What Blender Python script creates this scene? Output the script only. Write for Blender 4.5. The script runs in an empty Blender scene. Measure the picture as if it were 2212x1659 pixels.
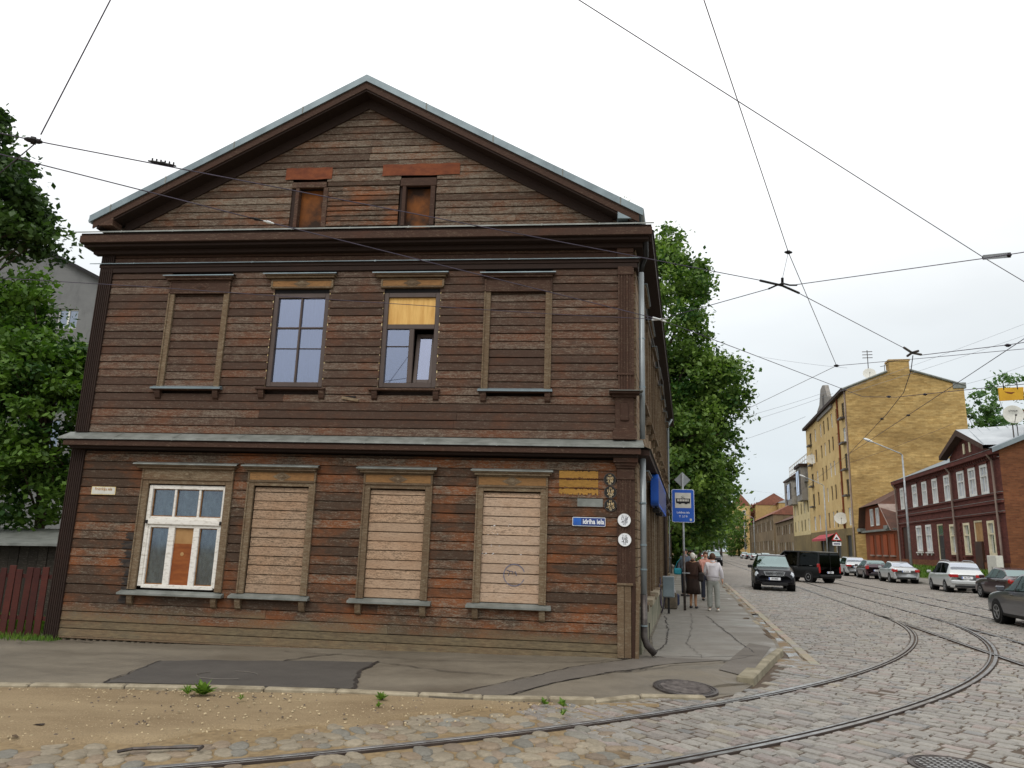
import bpy, bmesh, math, random
import numpy as np
from mathutils import Matrix, Vector
random.seed(7); RNG = np.random.default_rng(7)
R = math.radians
scene = bpy.context.scene
COL = scene.collection
# ------------------------------------------------------------------ camera
H = 1.85; PITCH = 0.213656; ROLL = 0.0304828
cp_, sp_ = math.cos(PITCH), math.sin(PITCH)
FW = Vector((0, cp_, sp_)); UP0 = Vector((0, -sp_, cp_)); RT0 = Vector((1, 0, 0))
RT = math.cos(ROLL)*RT0 + math.sin(ROLL)*UP0
UP = -math.sin(ROLL)*RT0 + math.cos(ROLL)*UP0
cam = bpy.data.cameras.new('camera'); camo = bpy.data.objects.new('camera', cam); COL.objects.link(camo)
m = Matrix((RT, UP, -FW)).transposed().to_4x4(); m.translation = (0, 0, H)
camo.matrix_world = m
cam.sensor_width = 36.0; cam.lens = 36.0*1593.0/2212.0; cam.clip_end = 3000; cam.clip_start = 0.05
scene.camera = camo
# ------------------------------------------------------------------ world: overcast daylight
world = bpy.data.worlds.new('World'); scene.world = world; world.use_nodes = True
nt = world.node_tree; nt.nodes.clear()
wout = nt.nodes.new('ShaderNodeOutputWorld'); bg = nt.nodes.new('ShaderNodeBackground')
sky = nt.nodes.new('ShaderNodeTexSky'); sky.sky_type = 'NISHITA'; sky.sun_disc = False
SUN_EL, SUN_AZ = R(50), R(200)
sky.sun_elevation = SUN_EL; sky.sun_rotation = SUN_AZ; sky.dust_density = 6; sky.air_density = 1.0; sky.altitude = 20
tc = nt.nodes.new('ShaderNodeTexCoord'); sep = nt.nodes.new('ShaderNodeSeparateXYZ'); nt.links.new(tc.outputs['Generated'], sep.inputs[0])
ramp = nt.nodes.new('ShaderNodeValToRGB')            # cloud deck: brighter overhead than at the horizon, all round
ramp.color_ramp.elements[0].position = 0.0; ramp.color_ramp.elements[0].color = (0.50, 0.56, 0.60, 1)
ramp.color_ramp.elements[1].position = 0.60; ramp.color_ramp.elements[1].color = (1.0, 1.0, 1.0, 1)
for p_, c_ in ((0.12, (0.54, 0.59, 0.62)), (0.27, (0.66, 0.695, 0.715)), (0.42, (0.86, 0.87, 0.875))): e = ramp.color_ramp.elements.new(p_); e.color = (*c_, 1)
nt.links.new(sep.outputs['Z'], ramp.inputs[0])
nz = nt.nodes.new('ShaderNodeTexNoise'); nz.inputs['Scale'].default_value = 2.2; nz.inputs['Detail'].default_value = 5
mp = nt.nodes.new('ShaderNodeMapping'); mp.inputs['Scale'].default_value = (1, 1, 2.5)
nt.links.new(tc.outputs['Generated'], mp.inputs[0]); nt.links.new(mp.outputs[0], nz.inputs['Vector'])
mr = nt.nodes.new('ShaderNodeMapRange'); mr.inputs[1].default_value = 0.3; mr.inputs[2].default_value = 0.7; mr.inputs[3].default_value = 0.90; mr.inputs[4].default_value = 1.07
nt.links.new(nz.outputs['Fac'], mr.inputs[0])
mul = nt.nodes.new('ShaderNodeVectorMath'); mul.operation = 'MULTIPLY'; nt.links.new(ramp.outputs[0], mul.inputs[0]); nt.links.new(mr.outputs[0], mul.inputs[1])
sc = nt.nodes.new('ShaderNodeVectorMath'); sc.operation = 'SCALE'; sc.inputs['Scale'].default_value = 13.2; nt.links.new(mul.outputs[0], sc.inputs[0])
mix = nt.nodes.new('ShaderNodeMixRGB'); mix.inputs[0].default_value = 0.93
nt.links.new(sky.outputs[0], mix.inputs[1]); nt.links.new(sc.outputs[0], mix.inputs[2])
nt.links.new(mix.outputs[0], bg.inputs[0]); bg.inputs[1].default_value = 0.11
nt.links.new(bg.outputs[0], wout.inputs[0])
sun = bpy.data.lights.new('sun', 'SUN'); sun.energy = 1.0; sun.angle = R(25); sun.color = (1, 0.97, 0.92)
suno = bpy.data.objects.new('sun', sun); COL.objects.link(suno)
sd = Vector((math.sin(SUN_AZ)*math.cos(SUN_EL), math.cos(SUN_AZ)*math.cos(SUN_EL), math.sin(SUN_EL)))
suno.rotation_euler = (-sd).to_track_quat('-Z', 'Y').to_euler(); suno.location = (0, -20, 40)
scene.view_settings.view_transform = 'Standard'; scene.view_settings.look = 'None'
scene.view_settings.exposure = 0.0; scene.view_settings.gamma = 1; scene.view_settings.use_curve_mapping = False
# ------------------------------------------------------------------ frames
AF = -0.110717; AS = 1.335206
EF = Vector((math.cos(AF), math.sin(AF), 0)); NF = Vector((math.sin(AF), -math.cos(AF), 0))
ES = Vector((math.cos(AS), math.sin(AS), 0)); NS = Vector((math.sin(AS), -math.cos(AS), 0))
TH = AS - math.pi/2
K = Vector((1.845, 12.661, 0))
def ST(s, t, z=0.0): return K + ES*s + NS*t + Vector((0, 0, z))
def to_st(x, y):
    d = Vector((x, y, 0)) - K; return d.dot(ES), d.dot(NS)
def ray(px, py): return FW + RT*((px-1106)/1593.0) - UP*((py-829.5)/1593.0)
def at_z(px, py, z):
    d = ray(px, py); return Vector((0, 0, H)) + d*((z-H)/d.z)
def at_y(px, py, Y):
    d = ray(px, py); return Vector((0, 0, H)) + d*(Y/d.y)
# ------------------------------------------------------------------ mesh builder
class MB:
    def __init__(s): s.v = []; s.f = []; s.mi = []; s.m = 0; s.col = None
    def add(s, vs, fs):
        b = len(s.v); s.v += [tuple(p) for p in vs]
        for f in fs: s.f.append(tuple(b+i for i in f)); s.mi.append(s.m)
        return s
    def box(s, x0, x1, y0, y1, z0, z1, M=None, taper=None):
        vs = [(x0,y0,z0),(x1,y0,z0),(x1,y1,z0),(x0,y1,z0),(x0,y0,z1),(x1,y0,z1),(x1,y1,z1),(x0,y1,z1)]
        if M is not None: vs = [M @ Vector(p) for p in vs]
        return s.add(vs, [(0,3,2,1),(4,5,6,7),(0,1,5,4),(1,2,6,5),(2,3,7,6),(3,0,4,7)])
    def cbox(s, x0, x1, y0, y1, z0, z1, c=0.01, M=None):
        """box with chamfered edges"""
        bm = bmesh.new(); bmesh.ops.create_cube(bm, size=1)
        for v in bm.verts:
            v.co = ((x0+x1)/2+v.co.x*(x1-x0), (y0+y1)/2+v.co.y*(y1-y0), (z0+z1)/2+v.co.z*(z1-z0))
        bmesh.ops.bevel(bm, geom=bm.edges[:], offset=c, segments=1, affect='EDGES')
        bm.verts.index_update()
        vs = [M @ v.co if M is not None else v.co.copy() for v in bm.verts]; fs = [[v.index for v in f.verts] for f in bm.faces]
        bm.free(); return s.add(vs, fs)
    def prism(s, poly, a, b, fn):
        """poly in 2D, extruded between a and b; fn(p,q,h)->xyz"""
        n = len(poly); vs = [fn(p[0], p[1], a) for p in poly] + [fn(p[0], p[1], b) for p in poly]
        fs = [tuple(range(n))[::-1], tuple(range(n, 2*n))] + [(i, (i+1) % n, n+(i+1) % n, n+i) for i in range(n)]
        return s.add(vs, fs)
    def tube(s, pts, r, n=8, cap=True, r2=None):
        pts = [Vector(p) for p in pts]; L = len(pts); rings = []; ref = None
        for i, p in enumerate(pts):
            d = (pts[min(i+1, L-1)]-pts[max(i-1, 0)])
            if d.length < 1e-9: d = Vector((0, 0, 1))
            d.normalize()
            if ref is None: ref = Vector((0, 0, 1)) if abs(d.z) < 0.9 else Vector((1, 0, 0))
            a = d.cross(ref).normalized(); b = d.cross(a).normalized(); ref = -b if False else ref
            rr = r[i] if isinstance(r, (list, tuple)) else (r if r2 is None else r+(r2-r)*i/(L-1))
            rings.append([p + a*rr*math.cos(2*math.pi*k/n) + b*rr*math.sin(2*math.pi*k/n) for k in range(n)])
        vs = [q for rg in rings for q in rg]
        fs = [(i*n+k, i*n+(k+1) % n, (i+1)*n+(k+1) % n, (i+1)*n+k) for i in range(L-1) for k in range(n)]
        if cap: fs += [tuple(range(n))[::-1], tuple((L-1)*n+k for k in range(n))]
        return s.add(vs, fs)
    def disc(s, c, nrm, r, n=24, h=0.01):
        c = Vector(c); nrm = Vector(nrm).normalized(); return s.tube([c, c+nrm*h], r, n)
    def lathe(s, prof, n=20, c=(0, 0, 0), axis=2):
        vs = []; c = Vector(c)
        for r, z in prof:
            for k in range(n):
                a = 2*math.pi*k/n; p = (r*math.cos(a), r*math.sin(a), z)
                if axis == 0: p = (p[2], p[0], p[1])
                if axis == 1: p = (p[0], p[2], p[1])
                vs.append(c+Vector(p))
        L = len(prof)
        fs = [(i*n+k, i*n+(k+1) % n, (i+1)*n+(k+1) % n, (i+1)*n+k) for i in range(L-1) for k in range(n)]
        return s.add(vs, fs)
    def quad(s, a, b, c, d): return s.add([a, b, c, d], [(0, 1, 2, 3)])
    def sphere(s, c, r, n=12, mz=8, sc=(1, 1, 1)):
        prof = [(math.sin(math.pi*i/mz), -math.cos(math.pi*i/mz)) for i in range(mz+1)]
        b = len(s.v); s.lathe(prof, n)
        for i in range(b, len(s.v)):
            p = s.v[i]; s.v[i] = (c[0]+p[0]*r*sc[0], c[1]+p[1]*r*sc[1], c[2]+p[2]*r*sc[2])
        return s
    def build(s, name, mat, parent=None, smooth=False, loc=None, label=None):
        me = bpy.data.meshes.new(name); me.from_pydata(s.v, [], s.f)
        mats = mat if isinstance(mat, (list, tuple)) else [mat]
        for mm in mats: me.materials.append(M_[mm] if isinstance(mm, str) else mm)
        if len(mats) > 1: me.polygons.foreach_set('material_index', s.mi)
        if smooth: me.polygons.foreach_set('use_smooth', [True]*len(me.polygons))
        if s.col is not None:
            a = me.color_attributes.new('Col', 'FLOAT_COLOR', 'POINT'); a.data.foreach_set('color', np.asarray(s.col, dtype=np.float32).ravel())
        me.update()
        return link(name, me, parent, loc, label)
def link(name, me, parent=None, loc=None, label=None):
    o = bpy.data.objects.new(name, me); COL.objects.link(o)
    if parent is not None: o.parent = parent
    if loc is not None: o.location = loc
    if label: o['label'] = label
    return o
def tag(o, label, cat, group=None):
    o['label'] = label; o['category'] = cat
    if group: o['group'] = group
    return o
def struct(o): o['kind'] = 'structure'; return o
def stuff(o): o['kind'] = 'stuff'; return o
def thing(name, label, cat, loc=(0, 0, 0), rz=0, group=None):
    o = bpy.data.objects.new(name, None); o.empty_display_size = 0.2; COL.objects.link(o)
    o.location = loc; o.rotation_euler = (0, 0, rz); return tag(o, label, cat, group)
def street_thing(name, label, cat, s, t, z=0, rz=0, group=None): return thing(name, label, cat, ST(s, t, z), TH+rz, group)
def grid_cells(u0, u1, z0, z1, holes):
    us = sorted({u0, u1, *[min(max(h[0], u0), u1) for h in holes], *[min(max(h[1], u0), u1) for h in holes]})
    zs = sorted({z0, z1, *[min(max(h[2], z0), z1) for h in holes], *[min(max(h[3], z0), z1) for h in holes]})
    out = []
    for i in range(len(us)-1):
        for j in range(len(zs)-1):
            cu, cz = (us[i]+us[i+1])/2, (zs[j]+zs[j+1])/2
            if not any(h[0] < cu < h[1] and h[2] < cz < h[3] for h in holes): out.append((us[i], us[i+1], zs[j], zs[j+1]))
    return out
def wall_holes(mb, fn, u0, u1, z0, z1, holes, depth=0.2):
    """wall sheet with real openings; fn(u,z,d)->xyz, d into the wall"""
    for a, b, c, d in grid_cells(u0, u1, z0, z1, holes): mb.quad(fn(a, c, 0), fn(b, c, 0), fn(b, d, 0), fn(a, d, 0))
    for a, b, c, d in holes:
        mb.quad(fn(a, c, 0), fn(b, c, 0), fn(b, c, depth), fn(a, c, depth)); mb.quad(fn(a, d, 0), fn(b, d, 0), fn(b, d, depth), fn(a, d, depth))
        mb.quad(fn(a, c, 0), fn(a, d, 0), fn(a, d, depth), fn(a, c, depth)); mb.quad(fn(b, c, 0), fn(b, d, 0), fn(b, d, depth), fn(b, c, depth))
def fbox(mb, fn, u0, u1, z0, z1, d0, d1):
    vs = [fn(u, z, d) for d in (d0, d1) for (u, z) in ((u0, z0), (u1, z0), (u1, z1), (u0, z1))]
    return mb.add(vs, [(0,1,2,3),(7,6,5,4),(0,4,5,1),(1,5,6,2),(2,6,7,3),(3,7,4,0)])
# ------------------------------------------------------------------ materials
M_ = {}
def lin(c): return tuple(((v/255)/12.92 if v/255 <= 0.04045 else ((v/255+0.055)/1.055)**2.4) for v in c)
class NT:
    def __init__(s, name):
        s.mat = bpy.data.materials.new(name); s.mat.use_nodes = True; s.t = s.mat.node_tree; s.n = s.t.nodes; s.b = s.n['Principled BSDF']; M_[name] = s.mat
    def new(s, t, **kw):
        o = s.n.new(t)
        for k, v in kw.items(): setattr(o, k, v)
        return o
    def l(s, a, b): s.t.links.new(a, b)
    def coord(s, scale=(1, 1, 1), kind='Object', loc=(0, 0, 0)):
        t = s.new('ShaderNodeTexCoord'); mpn = s.new('ShaderNodeMapping'); mpn.inputs['Scale'].default_value = scale; mpn.inputs['Location'].default_value = loc
        s.l(t.outputs[kind], mpn.inputs[0]); return mpn.outputs[0]
    def noise(s, vec, scale=1, detail=4, rough=0.6):
        n = s.new('ShaderNodeTexNoise'); n.inputs['Scale'].default_value = scale; n.inputs['Detail'].default_value = detail; n.inputs['Roughness'].default_value = rough
        s.l(vec, n.inputs['Vector']); return n.outputs['Fac']
    def ramp(s, fac, stops):
        r = s.new('ShaderNodeValToRGB'); els = r.color_ramp.elements
        for i, (p, c) in enumerate(stops):
            el = els[i] if i < 2 else els.new(p)
            el.position = p; c = c if isinstance(c, (tuple, list)) else (c, c, c); el.color = (*c, 1)
        s.l(fac, r.inputs[0]); return r.outputs[0]
    def mix(s, fac, a, b, mode='MIX'):
        n = s.new('ShaderNodeMixRGB', blend_type=mode)
        for i, v in ((0, fac), (1, a), (2, b)):
            if isinstance(v, (int, float)): n.inputs[i].default_value = v if i == 0 else (v, v, v, 1)
            elif isinstance(v, (tuple, list)): n.inputs[i].default_value = (*v, 1)
            else: s.l(v, n.inputs[i])
        return n.outputs[0]
    def math(s, op, a, b=0):
        n = s.new('ShaderNodeMath', operation=op)
        for i, v in ((0, a), (1, b)):
            if isinstance(v, (int, float)): n.inputs[i].default_value = v
            else: s.l(v, n.inputs[i])
        return n.outputs[0]
    def bump(s, h, dist=0.01, strength=0.5):
        b = s.new('ShaderNodeBump'); b.inputs['Distance'].default_value = dist; b.inputs['Strength'].default_value = strength
        s.l(h, b.inputs['Height']); s.l(b.outputs[0], s.b.inputs['Normal']); return s
    def base(s, c):
        if isinstance(c, (tuple, list)): s.b.inputs['Base Color'].default_value = (*c, 1)
        else: s.l(c, s.b.inputs['Base Color'])
        return s
    def set(s, rough=0.7, metal=0, spec=0.3):
        s.b.inputs['Roughness'].default_value = rough; s.b.inputs['Metallic'].default_value = metal; s.b.inputs['Specular IOR Level'].default_value = spec; return s
def pm(name, c1, c2=None, scale=3, stretch=(1, 1, 1), rough=0.75, bump=0, metal=0, spec=0.3, detail=5, lo=0.35, hi=0.65, coat=0):
    """two-tone mottled procedural material; colours as seen sRGB 0-255"""
    n = NT(name); n.set(rough, metal, spec)
    c1 = lin(c1); c2 = lin(c2) if c2 else tuple(v*0.75 for v in c1)
    f = n.noise(n.coord(stretch), scale, detail)
    n.base(n.ramp(f, [(lo, c1), (hi, c2)]))
    if bump: n.bump(f, bump, 0.6)
    if coat: n.b.inputs['Coat Weight'].default_value = coat
    return n
def glass(name, tint, refl=0.3, rough=0.02, trans=0.9, rc=(0.8, 0.86, 1.0), fres=0.9):
    n = NT(name); n.n.remove(n.b); out = n.n['Material Output']
    tr = n.new('ShaderNodeBsdfTransparent'); tr.inputs[0].default_value = (*[trans*v for v in tint], 1)
    gl = n.new('ShaderNodeBsdfGlossy'); gl.inputs[0].default_value = (*rc, 1); gl.inputs['Roughness'].default_value = rough
    lw = n.new('ShaderNodeLayerWeight'); lw.inputs[0].default_value = 0.35
    mm = n.new('ShaderNodeMath', operation='MULTIPLY_ADD'); n.l(lw.outputs['Fresnel'], mm.inputs[0]); mm.inputs[1].default_value = fres; mm.inputs[2].default_value = refl; mm.use_clamp = True
    mx = n.new('ShaderNodeMixShader'); n.l(mm.outputs[0], mx.inputs[0]); n.l(tr.outputs[0], mx.inputs[1]); n.l(gl.outputs[0], mx.inputs[2])
    n.l(mx.outputs[0], out.inputs[0])
# ------------------------------------------------------------------ text and skinned meshes are made first, while the scene is empty
_tmp = []
def text_mesh(body, size=1.0, xs=1.0, bold=0.0):
    cu = bpy.data.curves.new('lettering', 'FONT'); cu.body = body; cu.size = size; cu.align_x = 'CENTER'; cu.align_y = 'CENTER'; cu.offset = bold; cu.resolution_u = 3
    o = bpy.data.objects.new('lettering_source', cu); COL.objects.link(o)
    bpy.context.view_layer.update(); dg = bpy.context.evaluated_depsgraph_get()
    me = bpy.data.meshes.new_from_object(o.evaluated_get(dg)); bpy.data.objects.remove(o); bpy.data.curves.remove(cu)
    for v in me.vertices: v.co.x *= xs
    return me
def skin_mesh(verts, edges, radii, levels=2):
    me = bpy.data.meshes.new('figure'); me.from_pydata(verts, edges, [])
    o = bpy.data.objects.new('figure_source', me); COL.objects.link(o)
    sk = o.modifiers.new('skin', 'SKIN'); sk.use_smooth_shade = True
    for i, r in enumerate(radii):
        d = me.skin_vertices[0].data[i]; d.radius = (r, r) if not isinstance(r, (tuple, list)) else r; d.use_root = (i == 0)
    sb = o.modifiers.new('sub', 'SUBSURF'); sb.levels = levels; sb.render_levels = levels
    bpy.context.view_layer.update(); dg = bpy.context.evaluated_depsgraph_get()
    out = bpy.data.meshes.new_from_object(o.evaluated_get(dg)); bpy.data.objects.remove(o); bpy.data.meshes.remove(me)
    out.polygons.foreach_set('use_smooth', [True]*len(out.polygons))
    return out
def place_text(me, mat, parent, fn, name='lettering', label=None):
    """fn(x,y)->xyz in parent space"""
    me = me.copy(); 
    for v in me.vertices: v.co = Vector(fn(v.co.x, v.co.y))
    me.materials.clear(); me.materials.append(M_[mat]); return link(name, me, parent, None, label)
TXT = {'driha': text_mesh('idriha iela', 0.115, 0.80, 0.003), 'fri': text_mesh('Fr', 0.115, 0.8, 0.002), 'old': text_mesh('Fridrik\u0137a iela', 0.075, 0.85, 0.001),
       'stop': text_mesh('Lub\u0101nas iela', 0.085, 0.9, 0.001), 'stop2': text_mesh('T  3.7 9', 0.085, 0.9, 0.001), 'plate1': text_mesh('HR-8065', 0.115, 0.75, 0.002), 'plate2': text_mesh('HO-5206', 0.115, 0.75, 0.002), 'plate3': text_mesh('FB-1974', 0.115, 0.75, 0.002), 'vw': text_mesh('W', 0.10, 1.0, 0.003), 'v': text_mesh('V', 0.08, 1.0, 0.003), 'dish': text_mesh('67704240', 0.20, 0.9, 0.004)}
for a in ('440', '600', '474', '218', '415', '100', 'EK 3.0', 'V. 3.0', '315'): TXT['S'+a] = text_mesh(a, 0.040, 0.8, 0.0)
for a in ('14.00', '-5.90', '13.30', '-9.65', '14.90', '-15.15', '17.60', '-4.20', '8.60', '-4.30'): TXT['B'+a] = text_mesh(a, 0.066, 0.8, 0.0006)
# ------------------------------------------------------------------ material library
def wood(name, dark, rust, grey, g0=0.52, r0=0.55, low=True):
    n = NT(name); n.set(0.78, 0, 0.25)
    oi = n.new('ShaderNodeObjectInfo').outputs['Random']
    addv = n.new('ShaderNodeVectorMath', operation='ADD'); cx = n.new('ShaderNodeCombineXYZ')
    n.l(n.math('MULTIPLY', oi, 37.0), cx.inputs[0]); n.l(n.math('MULTIPLY', oi, 11.0), cx.inputs[2])
    n.l(n.coord((1, 1, 1)), addv.inputs[0]); n.l(cx.outputs[0], addv.inputs[1])
    def mapped(sc):
        q = n.new('ShaderNodeVectorMath', operation='MULTIPLY'); n.l(addv.outputs[0], q.inputs[0]); q.inputs[1].default_value = sc; return q.outputs[0]
    big = n.noise(mapped((0.8, 1, 1.6)), 1.0, 3, 0.5)
    pos = n.noise(n.coord((1.25, 1, 2.6)), 1.0, 5, 0.62)            # patches of surviving paint, running over the boards
    mid = n.noise(mapped((3.6, 2, 20)), 1.6, 9, 0.78)
    fine = n.noise(mapped((9, 6, 75)), 1.5, 6, 0.72)
    spk = n.noise(mapped((20, 26, 62)), 1.3, 5, 0.7)
    rm = n.math('ADD', n.math('MULTIPLY', pos, 0.72), n.math('MULTIPLY', n.math('ADD', n.math('MULTIPLY', mid, 0.24), n.math('MULTIPLY', oi, 0.10)), 1.0))
    base = n.mix(n.ramp(rm, [(r0-0.04, 0.0), (r0+0.13, 1.0)]), lin(dark), lin(rust))
    base = n.mix(n.ramp(fine, [(0.38, 0.0), (0.66, 0.8)]), base, n.mix(0.55, base, (0.016, 0.011, 0.008)))
    gm = n.math('ADD', n.math('MULTIPLY', mid, 0.55), n.math('MULTIPLY', spk, 0.47))
    gm = n.math('ADD', gm, n.math('MULTIPLY', n.math('SUBTRACT', oi, 0.5), 0.07))
    gm = n.math('ADD', gm, n.math('MULTIPLY', n.math('SUBTRACT', pos, 0.5), -0.14))
    col = n.mix(n.ramp(gm, [(g0, 0.0), (g0+0.11, 0.85)]), base, n.mix(fine, lin(grey), tuple(v*0.55 for v in lin(grey))))
    col = n.mix(1.0, col, n.ramp(oi, [(0.0, 0.84), (1.0, 1.14)]), 'MULTIPLY')
    if low:   # splash-weathered bottom boards
        sp = n.new('ShaderNodeSeparateXYZ'); n.l(n.coord(), sp.inputs[0])
        zz = n.math('ADD', sp.outputs['Z'], n.math('MULTIPLY', big, 0.9))
        col = n.mix(n.ramp(zz, [(0.7, 0.8), (1.75, 0.0)]), col, n.mix(n.ramp(mid, [(0.35, 0.0), (0.65, 1.0)]), lin((132, 118, 90)), lin((76, 66, 52))))
    n.base(col); n.bump(n.math('ADD', fine, n.math('MULTIPLY', mid, 0.7)), 0.004, 0.7)
wood('wood_low', (78, 59, 45), (126, 74, 40), (142, 133, 117), 0.52, 0.52)
wood('wood_up', (82, 61, 49), (104, 66, 45), (138, 126, 111), 0.515, 0.55, False)
wood('wood_gable', (86, 65, 51), (118, 72, 43), (144, 134, 118), 0.485, 0.555, False)
wood('wood_trim', (112, 92, 70), (104, 80, 58), (152, 138, 114), 0.50, 0.62, False)
wood('wood_trim_dark', (74, 52, 41), (86, 54, 40), (124, 106, 88), 0.54, 0.62, False)
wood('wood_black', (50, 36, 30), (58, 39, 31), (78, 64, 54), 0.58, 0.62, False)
wood('wood_side', (112, 84, 62), (126, 84, 56), (158, 140, 112), 0.47, 0.60, False)
wood('wood_pink', (190, 161, 134), (176, 144, 116), (106, 89, 70), 0.505, 0.5, False)
wood('wood_pink_worn', (182, 154, 128), (170, 138, 110), (98, 84, 68), 0.485, 0.5, False)
wood('wood_pink_pale', (196, 170, 146), (186, 154, 126), (120, 102, 84), 0.52, 0.52, False)
wood('wood_frieze', (160, 120, 76), (146, 106, 66), (98, 78, 56), 0.53, 0.5, False)
wood('wood_yellow', (176, 132, 64), (164, 122, 56), (104, 86, 58), 0.56, 0.55, False)
wood('fence_red', (72, 34, 30), (84, 40, 32), (66, 48, 42), 0.58, 0.5, False)
wood('shed_wood', (58, 53, 46), (62, 55, 48), (116, 108, 98), 0.52, 0.8, False)
pm('zinc', (128, 142, 147), (104, 117, 122), 2.5, (1, 1, 1), 0.42, 0.0, 0.3, 0.5)
pm('zinc_dull', (132, 135, 130), (104, 107, 102), 4, (1, 1, 1), 0.5, 0.002, 0.1, 0.4)
pm('pipe_grey', (150, 156, 158), (120, 126, 128), 3, (1, 1, 0.4), 0.4, 0, 0.4, 0.5)
pm('rust_sheet', (126, 68, 38), (98, 50, 30), 5, (1, 1, 2), 0.8, 0.002)
pm('rust_orange', (134, 78, 30), (50, 33, 22), 2.0, (1, 1, 1), 0.8, 0.002)
pm('white_paint', (226, 222, 214), (176, 168, 154), 9, (1, 1, 3), 0.6, 0.002, lo=0.5, hi=0.75)
pm('white_clean', (230, 230, 226), (212, 212, 206), 3, rough=0.5)
pm('brown_frame', (82, 68, 62), (72, 60, 54), 3, rough=0.5, spec=0.4)
pm('plywood', (228, 186, 112), (206, 158, 88), 3, (5, 1, 0.6), 0.7)
pm('board_brown', (146, 82, 36), (120, 62, 26), 3, (1, 1, 4), 0.6)
pm('cardboard', (176, 138, 92), (150, 112, 70), 3, rough=0.8)
pm('plastic_sheet', (172, 186, 184), (92, 108, 108), 3.5, (1.5, 1, 1), 0.25, 0.03, spec=0.5, lo=0.3, hi=0.7)
pm('putty', (150, 112, 72), (120, 84, 50), 12, rough=0.85)
pm('curtain', (196, 196, 206), (168, 170, 184), 6, (3, 1, 0.4), 0.9)
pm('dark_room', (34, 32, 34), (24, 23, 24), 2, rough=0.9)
pm('concrete', (150, 144, 128), (112, 108, 94), 2.2, rough=0.9, bump=0.01, detail=8)
pm('plinth', (142, 136, 118), (98, 100, 82), 1.6, rough=0.9, bump=0.012, detail=8)
pm('stone_kerb', (160, 150, 129), (122, 112, 93), 5, rough=0.9, bump=0.008, detail=8)
pm('stone_rubble', (112, 100, 84), (78, 72, 62), 6, rough=0.9, bump=0.01)
pm('iron', (96, 90, 86), (64, 58, 56), 9, rough=0.5, bump=0.002, metal=0.6, spec=0.5)
pm('wire', (78, 70, 86), (60, 55, 66), 3, rough=0.6)  # purple lens fringing against the bright sky put into the wire colour
pm('wire_light', (150, 150, 154), (120, 120, 124), 8, rough=0.5, metal=0.3)
pm('wire_faint', (150, 152, 160), (140, 142, 150), 8, rough=0.6)
pm('black_metal', (38, 36, 36), (28, 27, 27), 6, rough=0.5, metal=0.3)
pm('lamp_grey', (168, 172, 174), (140, 144, 146), 4, rough=0.45, metal=0.3)
pm('lamp_head', (224, 226, 226), (206, 208, 208), 4, rough=0.4)
pm('sign_blue', (32, 92, 190), (28, 82, 176), 1.5, rough=0.4, spec=0.4)
pm('sign_navy', (36, 62, 128), (30, 54, 112), 3, rough=0.35, spec=0.5)
pm('sign_faded', (34, 104, 190), (28, 78, 150), 6, rough=0.35, spec=0.5)
pm('sign_white', (234, 236, 238), (222, 224, 228), 3, rough=0.4)
pm('sign_grey', (212, 210, 200), (196, 194, 186), 6, rough=0.5)
pm('sign_back', (150, 154, 156), (132, 136, 138), 4, rough=0.5, metal=0.2)
pm('sign_black', (36, 34, 30), (26, 24, 22), 5, rough=0.5)
pm('sign_red', (196, 40, 34), (176, 34, 30), 3, rough=0.4)
pm('ink', (26, 26, 30), (22, 22, 26), 3, rough=0.6)
pm('ink_faint', (84, 86, 110), (120, 120, 132), 40, rough=0.6)
pm('cream_letters', (232, 222, 190), (206, 160, 84), 30, rough=0.6)
pm('enamel_cream', (222, 206, 160), (196, 172, 116), 8, rough=0.5)
pm('ochre_ink', (180, 130, 60), (150, 104, 46), 8, rough=0.6)
pm('tar', (58, 52, 48), (44, 40, 38), 6, rough=0.7)
n_ = NT('water_film'); n_.set(0.5, 0, 0.5); f_ = n_.noise(n_.coord((1, 1, 1)), 1.7, 6, 0.65); n_.base(n_.ramp(f_, [(0.4, lin((104, 100, 92))), (0.58, lin((122, 102, 74)))])); n_.l(n_.ramp(f_, [(0.44, 0.16), (0.56, 0.85)]), n_.b.inputs['Roughness']); n_.bump(f_, 0.02, 0.4)
pm('litter_white', (236, 236, 236), (210, 210, 210), 6, rough=0.6)
pm('soil', (96, 80, 62), (70, 58, 46), 5, rough=0.95, bump=0.01)
# leaves
def leafmat(name, c1, c2):
    n = NT(name); n.set(0.55, 0, 0.35)
    at = n.new('ShaderNodeVertexColor', layer_name='Col')
    col = n.mix(at.outputs['Color'], lin(c1), lin(c2)); n.base(col)
    tr = n.new('ShaderNodeBsdfTranslucent'); n.l(n.mix(1.0, col, (1.0, 1.25, 0.5), 'MULTIPLY'), tr.inputs[0])
    mx = n.new('ShaderNodeMixShader'); mx.inputs[0].default_value = 0.3
    n.l(n.b.outputs[0], mx.inputs[1]); n.l(tr.outputs[0], mx.inputs[2]); n.l(mx.outputs[0], n.n['Material Output'].inputs[0])
leafmat('leaf_lime', (44, 78, 30), (126, 150, 70))
leafmat('leaf_maple', (36, 58, 28), (82, 106, 52))
leafmat('leaf_bush', (42, 74, 28), (112, 144, 58))
leafmat('leaf_birch', (70, 104, 62), (122, 148, 92))
leafmat('grass', (58, 96, 34), (124, 152, 60))
pm('bark', (92, 80, 66), (60, 52, 44), 6, (1, 1, 0.3), 0.9, 0.02)
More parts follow.
